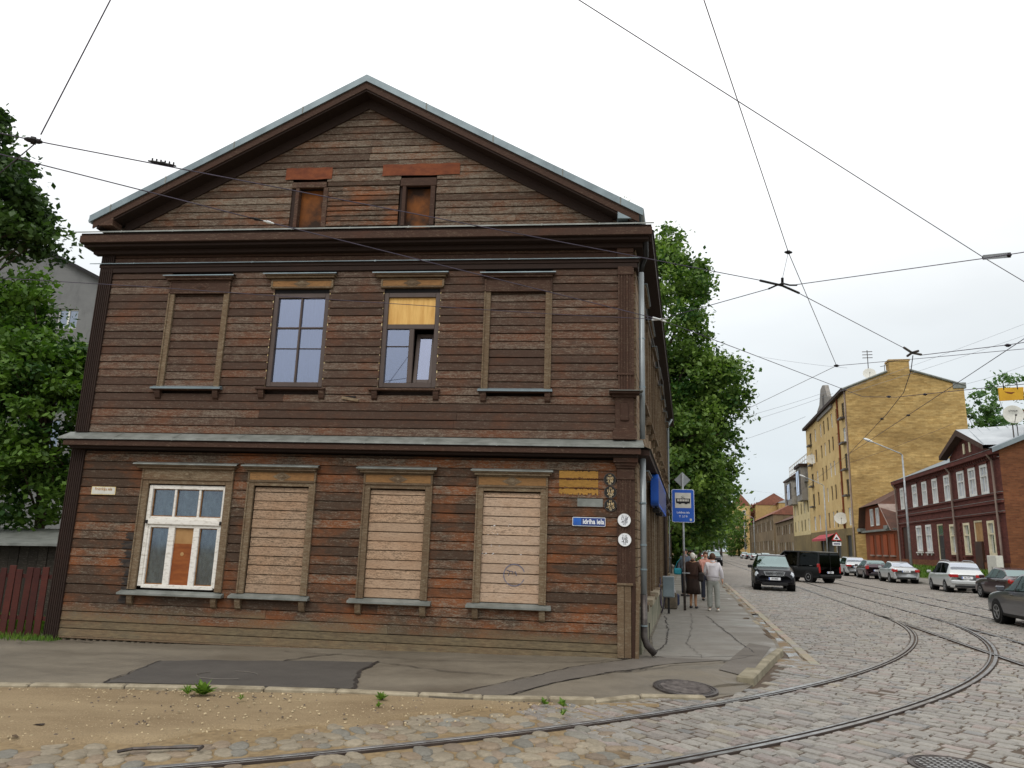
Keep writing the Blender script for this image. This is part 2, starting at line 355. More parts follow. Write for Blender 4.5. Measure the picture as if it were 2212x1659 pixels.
# stones: colour carried per stone in the mesh, grain on top
def stonemat(name, rough=0.6, spec=0.4):
    n = NT(name); n.set(rough, 0, spec)
    at = n.new('ShaderNodeVertexColor', layer_name='Col')
    f = n.noise(n.coord((1, 1, 1)), 26, 6, 0.7); g = n.noise(n.coord(), 1.1, 4)
    c = n.mix(1.0, at.outputs['Color'], n.ramp(f, [(0.3, (0.70, 0.69, 0.67)), (0.7, (1.14, 1.13, 1.12))]), 'MULTIPLY')
    c = n.mix(1.0, c, n.ramp(g, [(0.3, (0.76, 0.75, 0.74)), (0.7, (1.10, 1.08, 1.05))]), 'MULTIPLY')
    n.base(c); n.bump(f, 0.006, 0.6)
    n.l(n.ramp(g, [(0.35, rough-0.22), (0.65, rough+0.1)]), n.b.inputs['Roughness'])
stonemat('sett_stone'); stonemat('field_stone', 0.75, 0.3)
# far road surface: courses of setts too far to tell apart, joint soil near
def roadmat():
    n = NT('road_surface'); n.set(0.7, 0, 0.3)
    v = n.coord((1, 1, 1))
    br = n.new('ShaderNodeTexBrick'); br.inputs['Scale'].default_value = 1.0; br.inputs['Brick Width'].default_value = 0.24; br.inputs['Row Height'].default_value = 0.16; br.inputs['Mortar Size'].default_value = 0.014
    br.inputs['Color1'].default_value = (*lin((150, 145, 137)), 1); br.inputs['Color2'].default_value = (*lin((134, 126, 118)), 1); br.inputs['Mortar'].default_value = (*lin((88, 77, 66)), 1)
    n.l(v, br.inputs['Vector'])
    g = n.noise(n.coord((0.6, 0.25, 1)), 0.8, 4)
    far = n.mix(1.0, br.outputs['Color'], n.ramp(g, [(0.3, 0.82), (0.7, 1.08)]), 'MULTIPLY')
    sp = n.new('ShaderNodeSeparateXYZ'); n.l(v, sp.inputs[0])
    near = n.ramp(n.noise(n.coord(), 14, 6), [(0.3, lin((66, 54, 43))), (0.7, lin((92, 77, 61)))])
    near = n.mix(n.ramp(sp.outputs['X'], [(0.25, 0.0), (0.75, 1.0)]), n.ramp(n.noise(n.coord(), 14, 6), [(0.3, lin((112, 95, 70))), (0.7, lin((146, 126, 94)))]), near)
    n.base(n.mix(n.ramp(n.math('MULTIPLY', sp.outputs['Y'], 0.01), [(0.325, 0.0), (0.33, 1.0)]), near, far))
    n.bump(n.noise(n.coord(), 14, 6), 0.01, 0.5)
roadmat()
def asphalt(name, c1, c2, spk=0.5, wet=0.0):
    n = NT(name); n.set(0.8, 0, 0.55)
    g = n.noise(n.coord((0.5, 1, 1)), 0.9, 6, 0.6); f = n.noise(n.coord(), 90, 3, 0.6); m2 = n.noise(n.coord(), 4, 6, 0.65)
    c = n.mix(n.ramp(g, [(0.32, 0.0), (0.68, 1.0)]), lin(c1), lin(c2))
    c = n.mix(1.0, c, n.ramp(m2, [(0.3, 0.86), (0.7, 1.1)]), 'MULTIPLY')
    c = n.mix(1.0, c, n.ramp(f, [(0.3, 1-spk*0.35), (0.72, 1+spk*0.35)]), 'MULTIPLY')
    n.base(c); n.bump(f, 0.004, 0.5)
    n.l(n.ramp(g, [(0.35, 0.82-wet), (0.62, 0.85)]), n.b.inputs['Roughness'])
asphalt('asphalt_walk', (96, 89, 78), (118, 109, 93), 0.6, 0.4)
asphalt('asphalt_corner', (132, 128, 120), (112, 107, 99), 0.5, 0.5)
asphalt('asphalt_dark', (66, 62, 57), (76, 71, 65), 0.6, 0.1)
asphalt('asphalt_band', (100, 93, 84), (90, 84, 76), 0.6, 0.2)
asphalt('asphalt_far', (138, 134, 126), (122, 118, 110), 0.4, 0.2)
def dirtmat():
    n = NT('dirt'); n.set(0.92, 0, 0.2)
    g = n.noise(n.coord((0.5, 1.2, 1)), 1.1, 6, 0.6); f = n.noise(n.coord(), 60, 4, 0.7)
    c = n.mix(n.ramp(g, [(0.3, 0.0), (0.7, 1.0)]), lin((124, 106, 81)), lin((152, 134, 105)))
    c = n.mix(1.0, c, n.ramp(f, [(0.25, 0.7), (0.75, 1.22)]), 'MULTIPLY')
    vo = n.new('ShaderNodeTexVoronoi'); vo.inputs['Scale'].default_value = 24; n.l(n.coord((1, 1, 1)), vo.inputs['Vector'])
    c = n.mix(n.ramp(vo.outputs['Distance'], [(0.10, 0.75), (0.17, 0.0)]), c, n.mix(n.ramp(g, [(0.45, 0.0), (0.55, 1.0)]), lin((206, 190, 156)), lin((122, 106, 88))))
    n.base(c); n.bump(n.math('ADD', f, g), 0.02, 0.5)
dirtmat()
n_ = pm('steel_rail', (160, 161, 161), (112, 110, 107), 5, (1, 1, 1), 0.32, 0, 0.5, 0.5)
pm('rail_side', (74, 64, 58), (56, 48, 44), 6, rough=0.7, metal=0.2)
pm('rail_groove', (40, 34, 32), (30, 26, 24), 6, rough=0.9)
glass('glass_sky', (0.75, 0.8, 0.9), 0.30, 0.02, 0.7, (0.66, 0.72, 0.92))
glass('glass_dark', (0.5, 0.55, 0.6), 0.16, 0.03, 0.6)
glass('glass_dusty', (0.86, 0.9, 0.9), 0.07, 0.06, 0.9)
glass('glass_far', (0.5, 0.55, 0.6), 0.22, 0.08, 0.5)

# ------------------------------------------------------------------ ground
CX, CY = -13.1, 29.9; R_IN, R_OUT = 25.56, 27.08; S_T = 13.4
def to_course(x, y):
    """(along, across): along grows up the street, across = metres right of the house corner; follows the tram curve before S_T"""
    s, t = to_st(x, y)
    if s >= S_T: return s, t
    dx, dy = x-CX, y-CY; r = math.hypot(dx, dy); a = math.atan2(dy, dx)
    return S_T + (a-TH)*26.3, r-R_IN+7.0
def from_course(al, ac):
    if al >= S_T: return ST(al, ac)
    a = TH + (al-S_T)/26.3; r = ac-7.0+R_IN
    return Vector((CX+r*math.cos(a), CY+r*math.sin(a), 0))
KERB_T = 2.88
SIDE = [(3.58, 11.16), (5.12, 14.35)]
LANE = [(-30, 8.6), (-12, 9.0), (-5.95, 9.34), (-4.12, 9.54), (-2.17, 9.58), (-1.15, 9.50), (-0.55, 9.38), (-0.3, 9.42), (0.35, 9.50), (1.14, 9.56)]
def lane_y(x):
    for (a, b), (c, d) in zip(LANE[:-1], LANE[1:]):
        if a <= x <= c: return b+(d-b)*(x-a)/(c-a)
    return LANE[-1][1]
CORNER = [(1.14, 9.56), (1.75, 9.98), (2.6, 10.02), (3.15, 10.5), (3.58, 11.16)]
def walk_z(x, y):
    d = Vector((x, y, 0))-K; u = d.dot(EF); f = max(-0.6, min(1.0, 1+u/10.0))
    base = -0.05+0.15*f
    q = max(0.0, min(1.0, (-d.dot(-NF))/3.4)) if u < 0.3 else max(0.0, min(1.0, (12.4-y)/2.4))
    return base*(1-q)+0.04*q
# big base sheet
mb = MB(); rp = [Vector((-90, -60, 0)), Vector((120, -60, 0))] + [ST(q, 17.2) for q in (-30, 420)] + [ST(q, 2.4) for q in (420, 3.0)] + [Vector(q) for q in ((3.75, 11.6, 0), (3.2, 10.9, 0), (2.6, 10.25, 0), (1.3, 9.75, 0), (-5.9, 9.5, 0), (-90, 8.4, 0))]
mb.add([(q.x, q.y, -0.022) for q in rp], [tuple(range(len(rp)))])
road = struct(mb.build('road', 'road_surface'))
mb = MB(); mb.quad((-900, -80, -0.16), (900, -80, -0.16), (900, 1400, -0.16), (-900, 1400, -0.16)); struct(mb.build('ground', 'soil'))
# re-express the sheet in street axes so that its courses run across the street
for v in road.data.vertices: v.co = Matrix.Rotation(-TH, 3, 'Z') @ (v.co - K)
road.location = K; road.rotation_euler = (0, 0, TH)
# far ground (yards, lots) beyond the right pavement, a bank rising to the houses
mb = MB(); ss = list(range(-60, 420, 10))
prof = [(16.9, -0.03), (16.95, 0.12), (18.9, 0.22), (19.3, 0.30), (20.6, 0.92), (22, 1.0), (500, 1.0)]
for i in range(len(ss)-1):
    for j in range(2): mb.quad(ST(ss[i], *prof[j]), ST(ss[i], *prof[j+1]), ST(ss[i+1], *prof[j+1]), ST(ss[i+1], *prof[j]))
struct(mb.build('pavement', 'asphalt_far'))
mb = MB()
for i in range(len(ss)-1):
    for j in range(2, len(prof)-1): mb.quad(ST(ss[i], *prof[j]), ST(ss[i], *prof[j+1]), ST(ss[i+1], *prof[j+1]), ST(ss[i+1], *prof[j]))
pm('bank_grass', (84, 104, 48), (96, 92, 58), 0.9, rough=0.9, bump=0.03)
struct(mb.build('grass_bank', 'bank_grass'))
# yard left and behind the house
mb = MB(); mb.quad((-120, 14.2, -0.06), (-7.9, 13.9, -0.06), (5, 45, -0.06), (-120, 200, -0.06))
pm('yard_ground', (78, 92, 48), (84, 76, 54), 0.8, rough=0.95, bump=0.03); struct(mb.build('yard', 'yard_ground'))
# pavement round the house: one sheet
def pt_in(x, y, poly):
    c = False; n = len(poly)
    for i in range(n):
        x0, y0 = poly[i]; x1, y1 = poly[(i+1) % n]
        if (y0 > y) != (y1 > y) and x < (x1-x0)*(y-y0)/(y1-y0)+x0: c = not c
    return c
bm = bmesh.new()
outer = LANE + CORNER[1:] + [(5.12, 14.35)] + [tuple(ST(s, KERB_T)[:2]) for s in (4, 6, 9, 13, 18, 25, 35, 50, 80, 140)]
inner = [tuple(ST(s, -2.0)[:2]) for s in (140, 80, 50, 35, 25, 18, 13, 9, 6, 4, 2)] + [(1.0, 13.6), (-1, 13.7), (-3, 13.95), (-6, 14.2), (-9, 14.6), (-13, 15), (-30, 16.4)]
mb = MB(); poly = outer+inner
vs = [bm.verts.new((x, y, walk_z(x, y) if to_st(x, y)[0] < 2.5 else 0.10)) for x, y in poly]
f = bm.faces.new(vs)
bmesh.ops.triangulate(bm, faces=[f]); 
for _ in range(3): bmesh.ops.subdivide_edges(bm, edges=[e for e in bm.edges if e.calc_length() > 0.9], cuts=1)
for v in bm.verts:
    x, y = v.co.x, v.co.y
    s, t = to_st(x, y); z = 0.10
    if s < 3.5:
        k = max(0, min(1, s/3.5+0.6)) if x > 1.5 else 0
        z = walk_z(x, y)*(1-k)+0.10*k
    if 1.0 < x < 3.62 and y < 11.25: kk = max(0.0, min(1.0, (min(math.hypot(x-a, y-b) for a, b in [(1.14, 9.56), (1.45, 9.78), (1.75, 9.98), (2.2, 10.0), (2.6, 10.02), (2.9, 10.28), (3.15, 10.5), (3.4, 10.85), (3.55, 11.1)]))/(0.8 if x < 3.0 else 0.35))); z = z*kk-0.012*(1-kk)
    v.co.z = z + 0.004*math.sin(x*2.1+1)*math.sin(y*1.7)
be = [e for e in bm.edges if len(e.link_faces) == 1]
dn_ = {}
for e in be:
    for v in e.verts:
        if v not in dn_: dn_[v] = bm.verts.new(v.co+Vector((0, 0, -0.16)))
for e in be: a, b = e.verts; bm.faces.new((a, b, dn_[b], dn_[a]))
me = bpy.data.meshes.new('sidewalk'); bm.to_mesh(me); bm.free(); me.materials.append(M_['asphalt_walk'])
sidewalk = struct(link('sidewalk', me))
from mathutils.bvhtree import BVHTree
_bm = bmesh.new(); _bm.from_mesh(me); WALK = BVHTree.FromBMesh(_bm)
def wz(x, y):
    h = WALK.ray_cast(Vector((x, y, 5)), Vector((0, 0, -1))); return h[0].z if h[0] else 0.0
def sheet(name, pts, mat, parent, lift, jitter=0.0, label=None, seg=0.25):
    """thin surface course laid on the pavement"""
    out = []
    for i in range(len(pts)):
        a = Vector((*pts[i], 0)); b = Vector((*pts[(i+1) % len(pts)], 0)); n = max(1, int((b-a).length/seg))
        for k in range(n):
            p = a.lerp(b, k/n)
            if jitter: p += Vector((random.uniform(-1, 1), random.uniform(-1, 1), 0))*jitter
            out.append(p)
    bm = bmesh.new(); vs = [bm.verts.new((p.x, p.y, 0)) for p in out]; f = bm.faces.new(vs); bmesh.ops.triangulate(bm, faces=[f])
    for _ in range(3): bmesh.ops.subdivide_edges(bm, edges=[e for e in bm.edges if e.calc_length() > 0.5], cuts=1)
    for v in bm.verts: v.co.z = wz(v.co.x, v.co.y)+lift
    me = bpy.data.meshes.new(name); bm.to_mesh(me); bm.free(); me.materials.append(M_[mat]); return link(name, me, parent, None, label)
def ribbon(name, pts, w, mat, parent, lift=0.006, jit=0.03, seg=0.12):
    mb = MB(); P = []
    for a, b in zip(pts[:-1], pts[1:]):
        a = Vector((*a, 0)); b = Vector((*b, 0)); n = max(1, int((b-a).length/seg))
        P += [a.lerp(b, k/n)+Vector((random.uniform(-1, 1), random.uniform(-1, 1), 0))*jit for k in range(n)]
    P.append(Vector((*pts[-1], 0)))
    L = []
    for i, p in enumerate(P):
        d = (P[min(i+1, len(P)-1)]-P[max(i-1, 0)]).normalized(); q = Vector((-d.y, d.x, 0))*w*random.uniform(0.3, 1.0)
        for o in (q, -q): z = wz(p.x+o.x, p.y+o.y)+lift; L.append((p.x+o.x, p.y+o.y, z))
    mb.add(L, [(2*i, 2*i+1, 2*i+3, 2*i+2) for i in range(len(P)-1)]); return mb.build(name, mat, parent)
# newer grey asphalt on the street-side pavement
sheet('asphalt_course', [(2.5, 12.9), (3.1, 12.55), (4.2, 12.75), (5.05, 14.35)] + [tuple(ST(s, KERB_T-0.1)[:2]) for s in (3.5, 8, 14, 22, 40)] + [tuple(ST(s, 0.42)[:2]) for s in (40, 22, 14, 8, 3)], 'asphalt_corner', sidewalk, 0.006)
sheet('asphalt_patch', [(-4.88, 9.62), (-4.9, 10.3), (-5.02, 11.4), (-4.4, 11.62), (-1.95, 11.82), (-2.0, 11.0), (-1.83, 9.72)], 'asphalt_dark', sidewalk, 0.008, 0.03, 'dark rectangular asphalt patch')
sheet('asphalt_patch', [(3.25, 11.76), (3.62, 11.42), (5.0, 14.5), (4.75, 15.0)], 'asphalt_dark' if False else 'asphalt_band', sidewalk, 0.012, 0, 'grey asphalt patch at the kerb corner')
sheet('asphalt_strip', [(-0.62, 9.5), (0.22, 10.62), (1.0, 11.6), (1.93, 12.42), (2.4, 12.78), (3.7, 12.72), (2.2, 11.95), (1.47, 11.23), (0.65, 10.43), (0.06, 9.58)], 'asphalt_band', sidewalk, 0.009, 0.02, 'diagonal repair strip in the asphalt')
for pts, w in (([(-0.66, 9.5), (0.22, 10.66), (1.0, 11.62), (1.95, 12.5), (2.4, 12.85)], 0.035), ([(0.06, 9.58), (0.65, 10.42), (1.47, 11.2), (2.3, 11.98)], 0.03), ([(-1.83, 9.72), (-2.0, 10.9), (-1.9, 11.86)], 0.06), ([(-5.0, 11.45), (-4.88, 9.62)], 0.03),
               ([(2.42, 12.86), (3.0, 14.4), (3.6, 17), (4.25, 20.4)], 0.03), ([(3.3, 12.9), (3.45, 14.6), (4.5, 18.5), (5.2, 21.5)], 0.012), ([(2.4, 12.86), (3.3, 12.95), (4.4, 13.35)], 0.025), ([(4.4, 13.6), (4.75, 16.2), (5.45, 20.8)], 0.03),
               ([(-1.9, 11.8), (-0.8, 11.1), (0.0, 10.9)], 0.03), ([(-3.6, 12.7), (-1.2, 12.05), (1.2, 12.1), (2.1, 12.6)], 0.02), ([(-3.3, 11.7), (-2.9, 12.3), (-2.6, 12.5)], 0.05), ([(1.47, 11.23), (2.6, 12.0), (3.4, 12.35), (4.3, 13.3)], 0.02), ([(-8.2, 13.1), (-7.4, 13.45), (-7.0, 13.3)], 0.03)):
    ribbon('crack', pts, w*0.55, 'tar', sidewalk, 0.013)
mb = MB()
for a0, r1 in ((0.2, 0.30), (2.4, 0.28), (4.0, 0.31)):   # worn ring over a buried cover in the dark patch
    pts = [Vector((-3.65+r1*1.35*math.cos(a0+k*0.15), 10.35+r1*math.sin(a0+k*0.15), 0)) for k in range(10)]
    for p in pts: p.z = wz(p.x, p.y)+0.013
    mb.tube(pts, 0.006, 4)
mb.build('worn_ring', 'asphalt_band', sidewalk)
# kerb stones along the lane, worn and sunk
def kerbstone(a, b, wdt, top, face, parent, mat='stone_kerb', inward=1):
    a = Vector((*a, 0)); b = Vector((*b, 0)); d = (b-a); L = d.length; d.normalize(); q = Vector((-d.y, d.x, 0))*inward
    mb = MB(); Mx = Matrix((d, q, Vector((0, 0, 1)))).transposed().to_4x4(); Mx.translation = a
    mb.cbox(0.008, L-0.008, 0, wdt, top-face, top, 0.018, Mx); return mb.build('kerb_stone', mat, parent)
x = -8.4; marks = []
while x < 1.0:
    L = random.uniform(0.75, 1.15); x2 = min(x+L, 1.14)
    zt = max((wz(x, lane_y(x)+0.1)+wz(x2, lane_y(x2)+0.1))/2, 0.03)+random.uniform(0.008, 0.024)
    kerbstone((x, lane_y(x)-0.03+random.uniform(-.015, .015)), (x2, lane_y(x2)-0.03+random.uniform(-.015, .015)), 0.13, zt, 0.2, sidewalk)
    x = x2
pm('kerb_concrete', (152, 144, 124), (118, 111, 92), 3, rough=0.9, bump=0.01, detail=8)
for a, b in (((3.55, 11.08), (4.35, 12.72)), ((4.36, 12.74), (5.2, 14.42))): kerbstone(a, b, 0.24, 0.104, 0.22, sidewalk, 'kerb_concrete')
s = 3.2
while s < 34:
    L = random.uniform(0.8, 1.2); z = 0.10+random.uniform(-0.05, 0.02); a = ST(s, KERB_T+random.uniform(-.05, .03)); b = ST(s+L, KERB_T+random.uniform(-.05, .03))
    kerbstone(a[:2], b[:2], 0.14, z, 0.2, sidewalk, 'stone_kerb' if random.random() < 0.6 else 'soil'); s += L
kerb_long = kerbstone(ST(34.2, KERB_T)[:2], ST(140, KERB_T)[:2], 0.14, 0.1, 0.2, sidewalk)
for (a, b) in ((1.14, 1.75), (1.75, 2.6)):
    kerbstone((a, 9.52 if a < 1.5 else 9.95), (b, 9.93 if a < 1.5 else 9.99), 0.12, 0.03, 0.15, sidewalk)
# dirt lane in front
bm = bmesh.new(); nx, ny = 90, 26; X0, X1 = -9.5, 1.9
gv = []
for i in range(nx+1):
    x = X0+(X1-X0)*i/nx; a = Vector((x, 0, 0)); col = []
    yt = lane_y(x)+0.02
    rr = R_IN-0.95+0.12*math.sin(x*3.1)+0.1*math.sin(x*7.3)
    if x > 0.3: rr = R_IN-0.95-(x-0.3)*1.0
    yb = CY-math.sqrt(max(1, rr*rr-(x-CX)**2)); yb = min(yb, yt-0.05)
    for j in range(ny+1):
        f = j/ny; y = yb+(yt-yb)*f
        z = 0.012+0.012*math.sin(x*1.3+y)+0.01*math.sin(x*4.1)*math.sin(y*3.3) - (0.05 if f < 0.04 else 0)
        z += -0.03*math.exp(-((x+0.95)**2/0.12+(y-7.55)**2/0.03))
        col.append(bm.verts.new((x, y, z)))
    gv.append(col)
for i in range(nx):
    for j in range(ny): bm.faces.new((gv[i][j], gv[i+1][j], gv[i+1][j+1], gv[i][j+1]))
me = bpy.data.meshes.new('dirt_lane'); bm.to_mesh(me); bm.free(); me.materials.append(M_['dirt']); me.polygons.foreach_set('use_smooth', [True]*len(me.polygons)); dirt = struct(link('dirt_lane', me))
# ---- stones of the carriageway
def sett_color():
    b = random.uniform(0.80, 1.06); r = random.random()
    c = lin((150, 147, 141)) if r < 0.5 else lin((144, 139, 134)) if r < 0.75 else lin((151, 141, 136)) if r < 0.88 else lin((133, 133, 132)) if r < 0.95 else lin((148, 142, 130))
    return tuple(v*b for v in c)
def sett_geo(c, ax, ay, L, W, h, rnd):
    """pillow-topped block: 4+8+4 verts; ax, ay unit axes"""
    vs = []; cz = c[2]
    def ring(fx, fy, z, j=0.0):
        out = []
        for sx, sy in ((-1, -1), (1, -1), (1, 1), (-1, 1)):
            out.append((c[0]+ax[0]*(sx*L/2*fx+rnd.uniform(-j, j))+ay[0]*(sy*W/2*fy+rnd.uniform(-j, j)), c[1]+ax[1]*(sx*L/2*fx+rnd.uniform(-j, j))+ay[1]*(sy*W/2*fy+rnd.uniform(-j, j)), z))
        return out
    jj = min(L, W)*0.05
    a = ring(1, 1, cz-0.05); st_ = rnd.getstate(); 
    b = ring(0.99, 0.985, cz-h*0.9, jj); t = ring(0.88, 0.8, cz+rnd.uniform(-.002, .004), jj)
    vs = a+b+t
    fs = []
    for k in range(4):
        q = (k+1) % 4; fs += [(k, q, 4+q, 4+k), (4+k, 4+q, 8+q, 8+k)]
    fs.append((8, 9, 10, 11)); return vs, fs
def field_geo(c, rx, ry, ang, h, rnd, n=9, dp=0.05):
    vs = []; ph = rnd.uniform(0, 6); k1 = rnd.uniform(0.04, 0.16); k2 = rnd.uniform(0.03, 0.1)
    for f, z in ((1.0, -dp), (0.98, 0.0), (0.84, h*0.75), (0.5, h)):
        for k in range(n):
            a = 2*math.pi*k/n; q = f*(1+k1*math.cos(2*a+ph)+k2*math.cos(3*a+2*ph))
            x, y = rx*q*math.cos(a), ry*q*math.sin(a)
            vs.append((c[0]+x*math.cos(ang)-y*math.sin(ang), c[1]+x*math.sin(ang)+y*math.cos(ang), c[2]+z))
    fs = [(i*n+k, i*n+(k+1) % n, (i+1)*n+(k+1) % n, (i+1)*n+k) for i in range(3) for k in range(n)]+[tuple(3*n+k for k in range(n))]
    return vs, fs
rnd = random.Random(3); stones = []   # (pixel size, kind, verts, faces, colour)
A_CUT = S_T + (math.radians(-57.6)-TH)*26.3
LEFT_END = S_T + (math.radians(-72)-TH)*26.3
def in_view(x, y, marg=0.0):
    d = Vector((x, y, -H)); w = d.dot(FW)
    if w < 0.5: return None
    px = 1106+1593*d.dot(RT)/w; py = 829.5-1593*d.dot(UP)/w
    return (px, py, w) if -60 < px < 2290 and py < 1730 else None
RAILS_AC = (7.0, 8.52)
al = A_CUT
while al < 33:
    wrow = rnd.uniform(0.135, 0.175); ac = 2.95 + rnd.uniform(0, 0.2) if al > 2 else -3.0
    while ac < 17:
        L = rnd.uniform(0.18, 0.30); L0 = L; a_ = ac; b_ = ac+L
        for lo_, hi_ in ((6.95, 7.10), (8.41, 8.57)):
            if a_ < hi_ and b_ > lo_:
                if (a_+b_)/2 < (lo_+hi_)/2: b_ = lo_
                else: a_ = hi_
        am = al+wrow/2; cm = (a_+b_)/2; L = b_-a_
        p = from_course(am, cm); v = in_view(p.x, p.y)
        scl = 1.0
        if am < S_T: scl = (cm-7+R_IN)/26.3
        ok = v is not None and L > 0.05
        if ok:
            s, t = to_st(p.x, p.y)
            if am < S_T and p.x < CORNER[-1][0] and p.y > 9.0:
                # keep clear of the pavement corner
                ok = not pt_in(p.x, p.y, poly) and p.y < 11.3
            if s > 1.5 and t < KERB_T+0.42: ok = False
            if pt_in(p.x, p.y, [(3.3, 11.0), (5.1, 14.6), (5.3, 14.5), (3.62, 10.95)]): ok = False
            if p.x < 1.2 and p.y > lane_y(p.x)-0.05: ok = False
        if ok:
            if s < S_T:
                for ra in RAILS_AC:
                    if abs(t-ra) < 0.13 and s > 1: ok = False
            for ra in (10.46, 11.98):
                if abs(t-ra) < 0.12: ok = False
        if ok:
            da = from_course(am, cm+0.05)-p; da.normalize(); db = Vector((-da.y, da.x, 0))
            jw = 0.019
            g = sett_geo((p.x, p.y, rnd.uniform(-0.014, 0.005)+0.007*math.sin(p.x*1.1+p.y*0.7)*math.sin(p.x*.37-p.y*.9)-0.003), da, db, L-jw, (wrow*scl-jw), 0.022, rnd)
            col = sett_color()
            k = L*1593/v[2]
            stones.append((k*k/v[2], 'sett', g, col))
        ac += L0
    al += wrow
# round fieldstones left of the setts
al = LEFT_END
while al < A_CUT+0.5:
    st2 = rnd.uniform(0.14, 0.2); ac = 6.12+0.2*math.sin(al*1.7)+rnd.uniform(-.1, .25)
    while ac < 13:
        w = rnd.uniform(0.13, 0.30)
        p = from_course(al+rnd.uniform(-.04, .04), ac+w/2); v = in_view(p.x, p.y); ok = v is not None and abs(ac+w/2-7.0) > 0.06+w*0.42 and abs(ac+w/2-8.52) > 0.06+w*0.42
        if al > A_CUT-0.1 and rnd.random() < 0.5: ok = False
        if ok:
            zt = rnd.uniform(0.004, 0.020) if ac > 7 else rnd.uniform(0.0, 0.017)
            g = field_geo((p.x, p.y, -0.012), w*0.56, st2*rnd.uniform(0.48, 0.62), rnd.uniform(-0.5, 0.5)+math.radians(-62), zt, rnd)
            b = rnd.uniform(0.78, 1.0); r = rnd.random()
            c = lin((152, 143, 126)) if r < 0.5 else lin((134, 132, 124)) if r < 0.7 else lin((152, 137, 118)) if r < 0.88 else lin((138, 125, 110))
            stones.append((w*w*1e6/v[2]**3, 'fieldstone', g, tuple(q*b for q in c)))
        ac += w+0.015
    al += st2*0.98
stones.sort(key=lambda q: -q[0])
for kind, mat in (('sett', 'sett_stone'), ('fieldstone', 'field_stone')):
    lst = [q for q in stones if q[1] == kind]
    for q in lst[:300 if kind == 'sett' else 290]:
        mb = MB(); mb.add(*q[2]); mb.col = [(*q[3], 1)]*len(mb.v); mb.build(kind, mat, road_child := None) if False else None
        o = mb.build(kind, mat, road, kind == 'fieldstone'); o.matrix_parent_inverse = (Matrix.Translation(K) @ Matrix.Rotation(TH, 4, 'Z')).inverted()
    mb = MB(); cols = []
    for q in lst[300 if kind == 'sett' else 290:]:
        mb.add(*q[2]); cols += [(*q[3], 1)]*len(q[2][0])
    if mb.v:
        mb.col = cols; o = stuff(mb.build(kind+'_paving', mat, road, kind == 'fieldstone')); o.matrix_parent_inverse = (Matrix.Translation(K) @ Matrix.Rotation(TH, 4, 'Z')).inverted()
print('stones', len(stones))
# gutter course beside the kerb: long flat stones and a wet dirty channel
mb = MB()
P = [ST(s, KERB_T+0.02+0.02*math.sin(s*3)) for s in np.arange(1.0, 33, 0.5)]; Q = [ST(s, KERB_T+0.26+0.03*math.sin(s*2)) for s in np.arange(1.0, 33, 0.5)]
for i in range(len(P)-1): mb.quad(P[i]+Vector((0, 0, -0.012)), Q[i]+Vector((0, 0, -0.012)), Q[i+1]+Vector((0, 0, -0.012)), P[i+1]+Vector((0, 0, -0.012)))
struct(mb.build('gutter', 'water_film'))
s = 1.4; gut = bpy.data.objects['gutter']
while s < 33:
    L = random.uniform(0.35, 0.6); g = MB(); da = NS; 
    c = ST(s+L/2, KERB_T+0.36); vs, fs = sett_geo((c.x, c.y, 0.0), ES, NS, L-0.015, 0.19, 0.02, rnd); g.add(vs, fs); g.col = [(*[v*random.uniform(.9, 1.1) for v in lin((156, 146, 128))], 1)]*len(g.v); g.build('gutter_stone', 'sett_stone', gut); s += L
# wet puddle on the kerb corner
mb = MB(); c = Vector((5.0, 13.3, -0.006)); mb.add([c+Vector((0.30*math.cos(a)*(1+.3*math.sin(3*a)), 0.75*math.sin(a)*(1+.2*math.cos(2*a)), 0)) for a in np.arange(0, 6.28, 0.3)], [tuple(range(21))]); struct(mb.build('puddle', 'water_film'))
# ---- tram rails: head, groove, lip swept along the curve and the street
def rail_obj(path, label, flip=1, gw=0.032):
    pts = [Vector(p) for p in path]
    prof = [(-0.040, -0.05), (-0.040, 0.000), (-0.034, 0.004), (0.020, 0.004), (0.024, 0.000), (0.026, -0.03), (0.026+gw, -0.03), (0.030+gw, 0.000), (0.033+gw, 0.003), (0.054+gw, 0.003), (0.058+gw, -0.002), (0.058+gw, -0.05)]
    mats = [1, 1, 0, 0, 1, 2, 1, 0, 0, 1, 1]
    mb = MB(); n = len(prof)
    for i, p in enumerate(pts):
        d = (pts[min(i+1, len(pts)-1)]-pts[max(0, i-1)]).normalized(); q = Vector((d.y, -d.x, 0))*flip
        mb.v += [tuple(p+q*a+Vector((0, 0, z))) for a, z in prof]
    for i in range(len(pts)-1):
        for k in range(n-1): mb.f.append((i*n+k, i*n+k+1, (i+1)*n+k+1, (i+1)*n+k)); mb.mi.append(mats[k])
    o = mb.build('tram_rail', ['steel_rail', 'rail_side', 'rail_groove']); return tag(o, label, 'rail', 'tram rails in the paving')
def curve_path(ac, end): return [from_course(a, ac) for a in np.arange(LEFT_END-4, end, 0.25)]
rail_obj(curve_path(7.0, S_T), 'inner curved tram rail sweeping from the dirt lane past the kerb corner', 1)
rail_obj(curve_path(8.52, S_T), 'outer curved tram rail crossing the near setts to the corner', -1, 0.042)
rail_obj([ST(s, 7.0) for s in np.arange(-14, 170, 0.8)], 'straight tram rail closest to the bus-stop pavement', 1)
rail_obj([ST(s, 8.52) for s in np.arange(-14, 170, 0.8)], 'straight tram rail second from the bus-stop pavement', -1)
rail_obj([ST(s, 10.46) for s in np.arange(-14, 170, 0.8)], 'straight tram rail third from the bus-stop pavement', 1)
rail_obj([ST(s, 11.98) for s in np.arange(-14, 170, 0.8)], 'straight tram rail nearest the parked cars', -1)
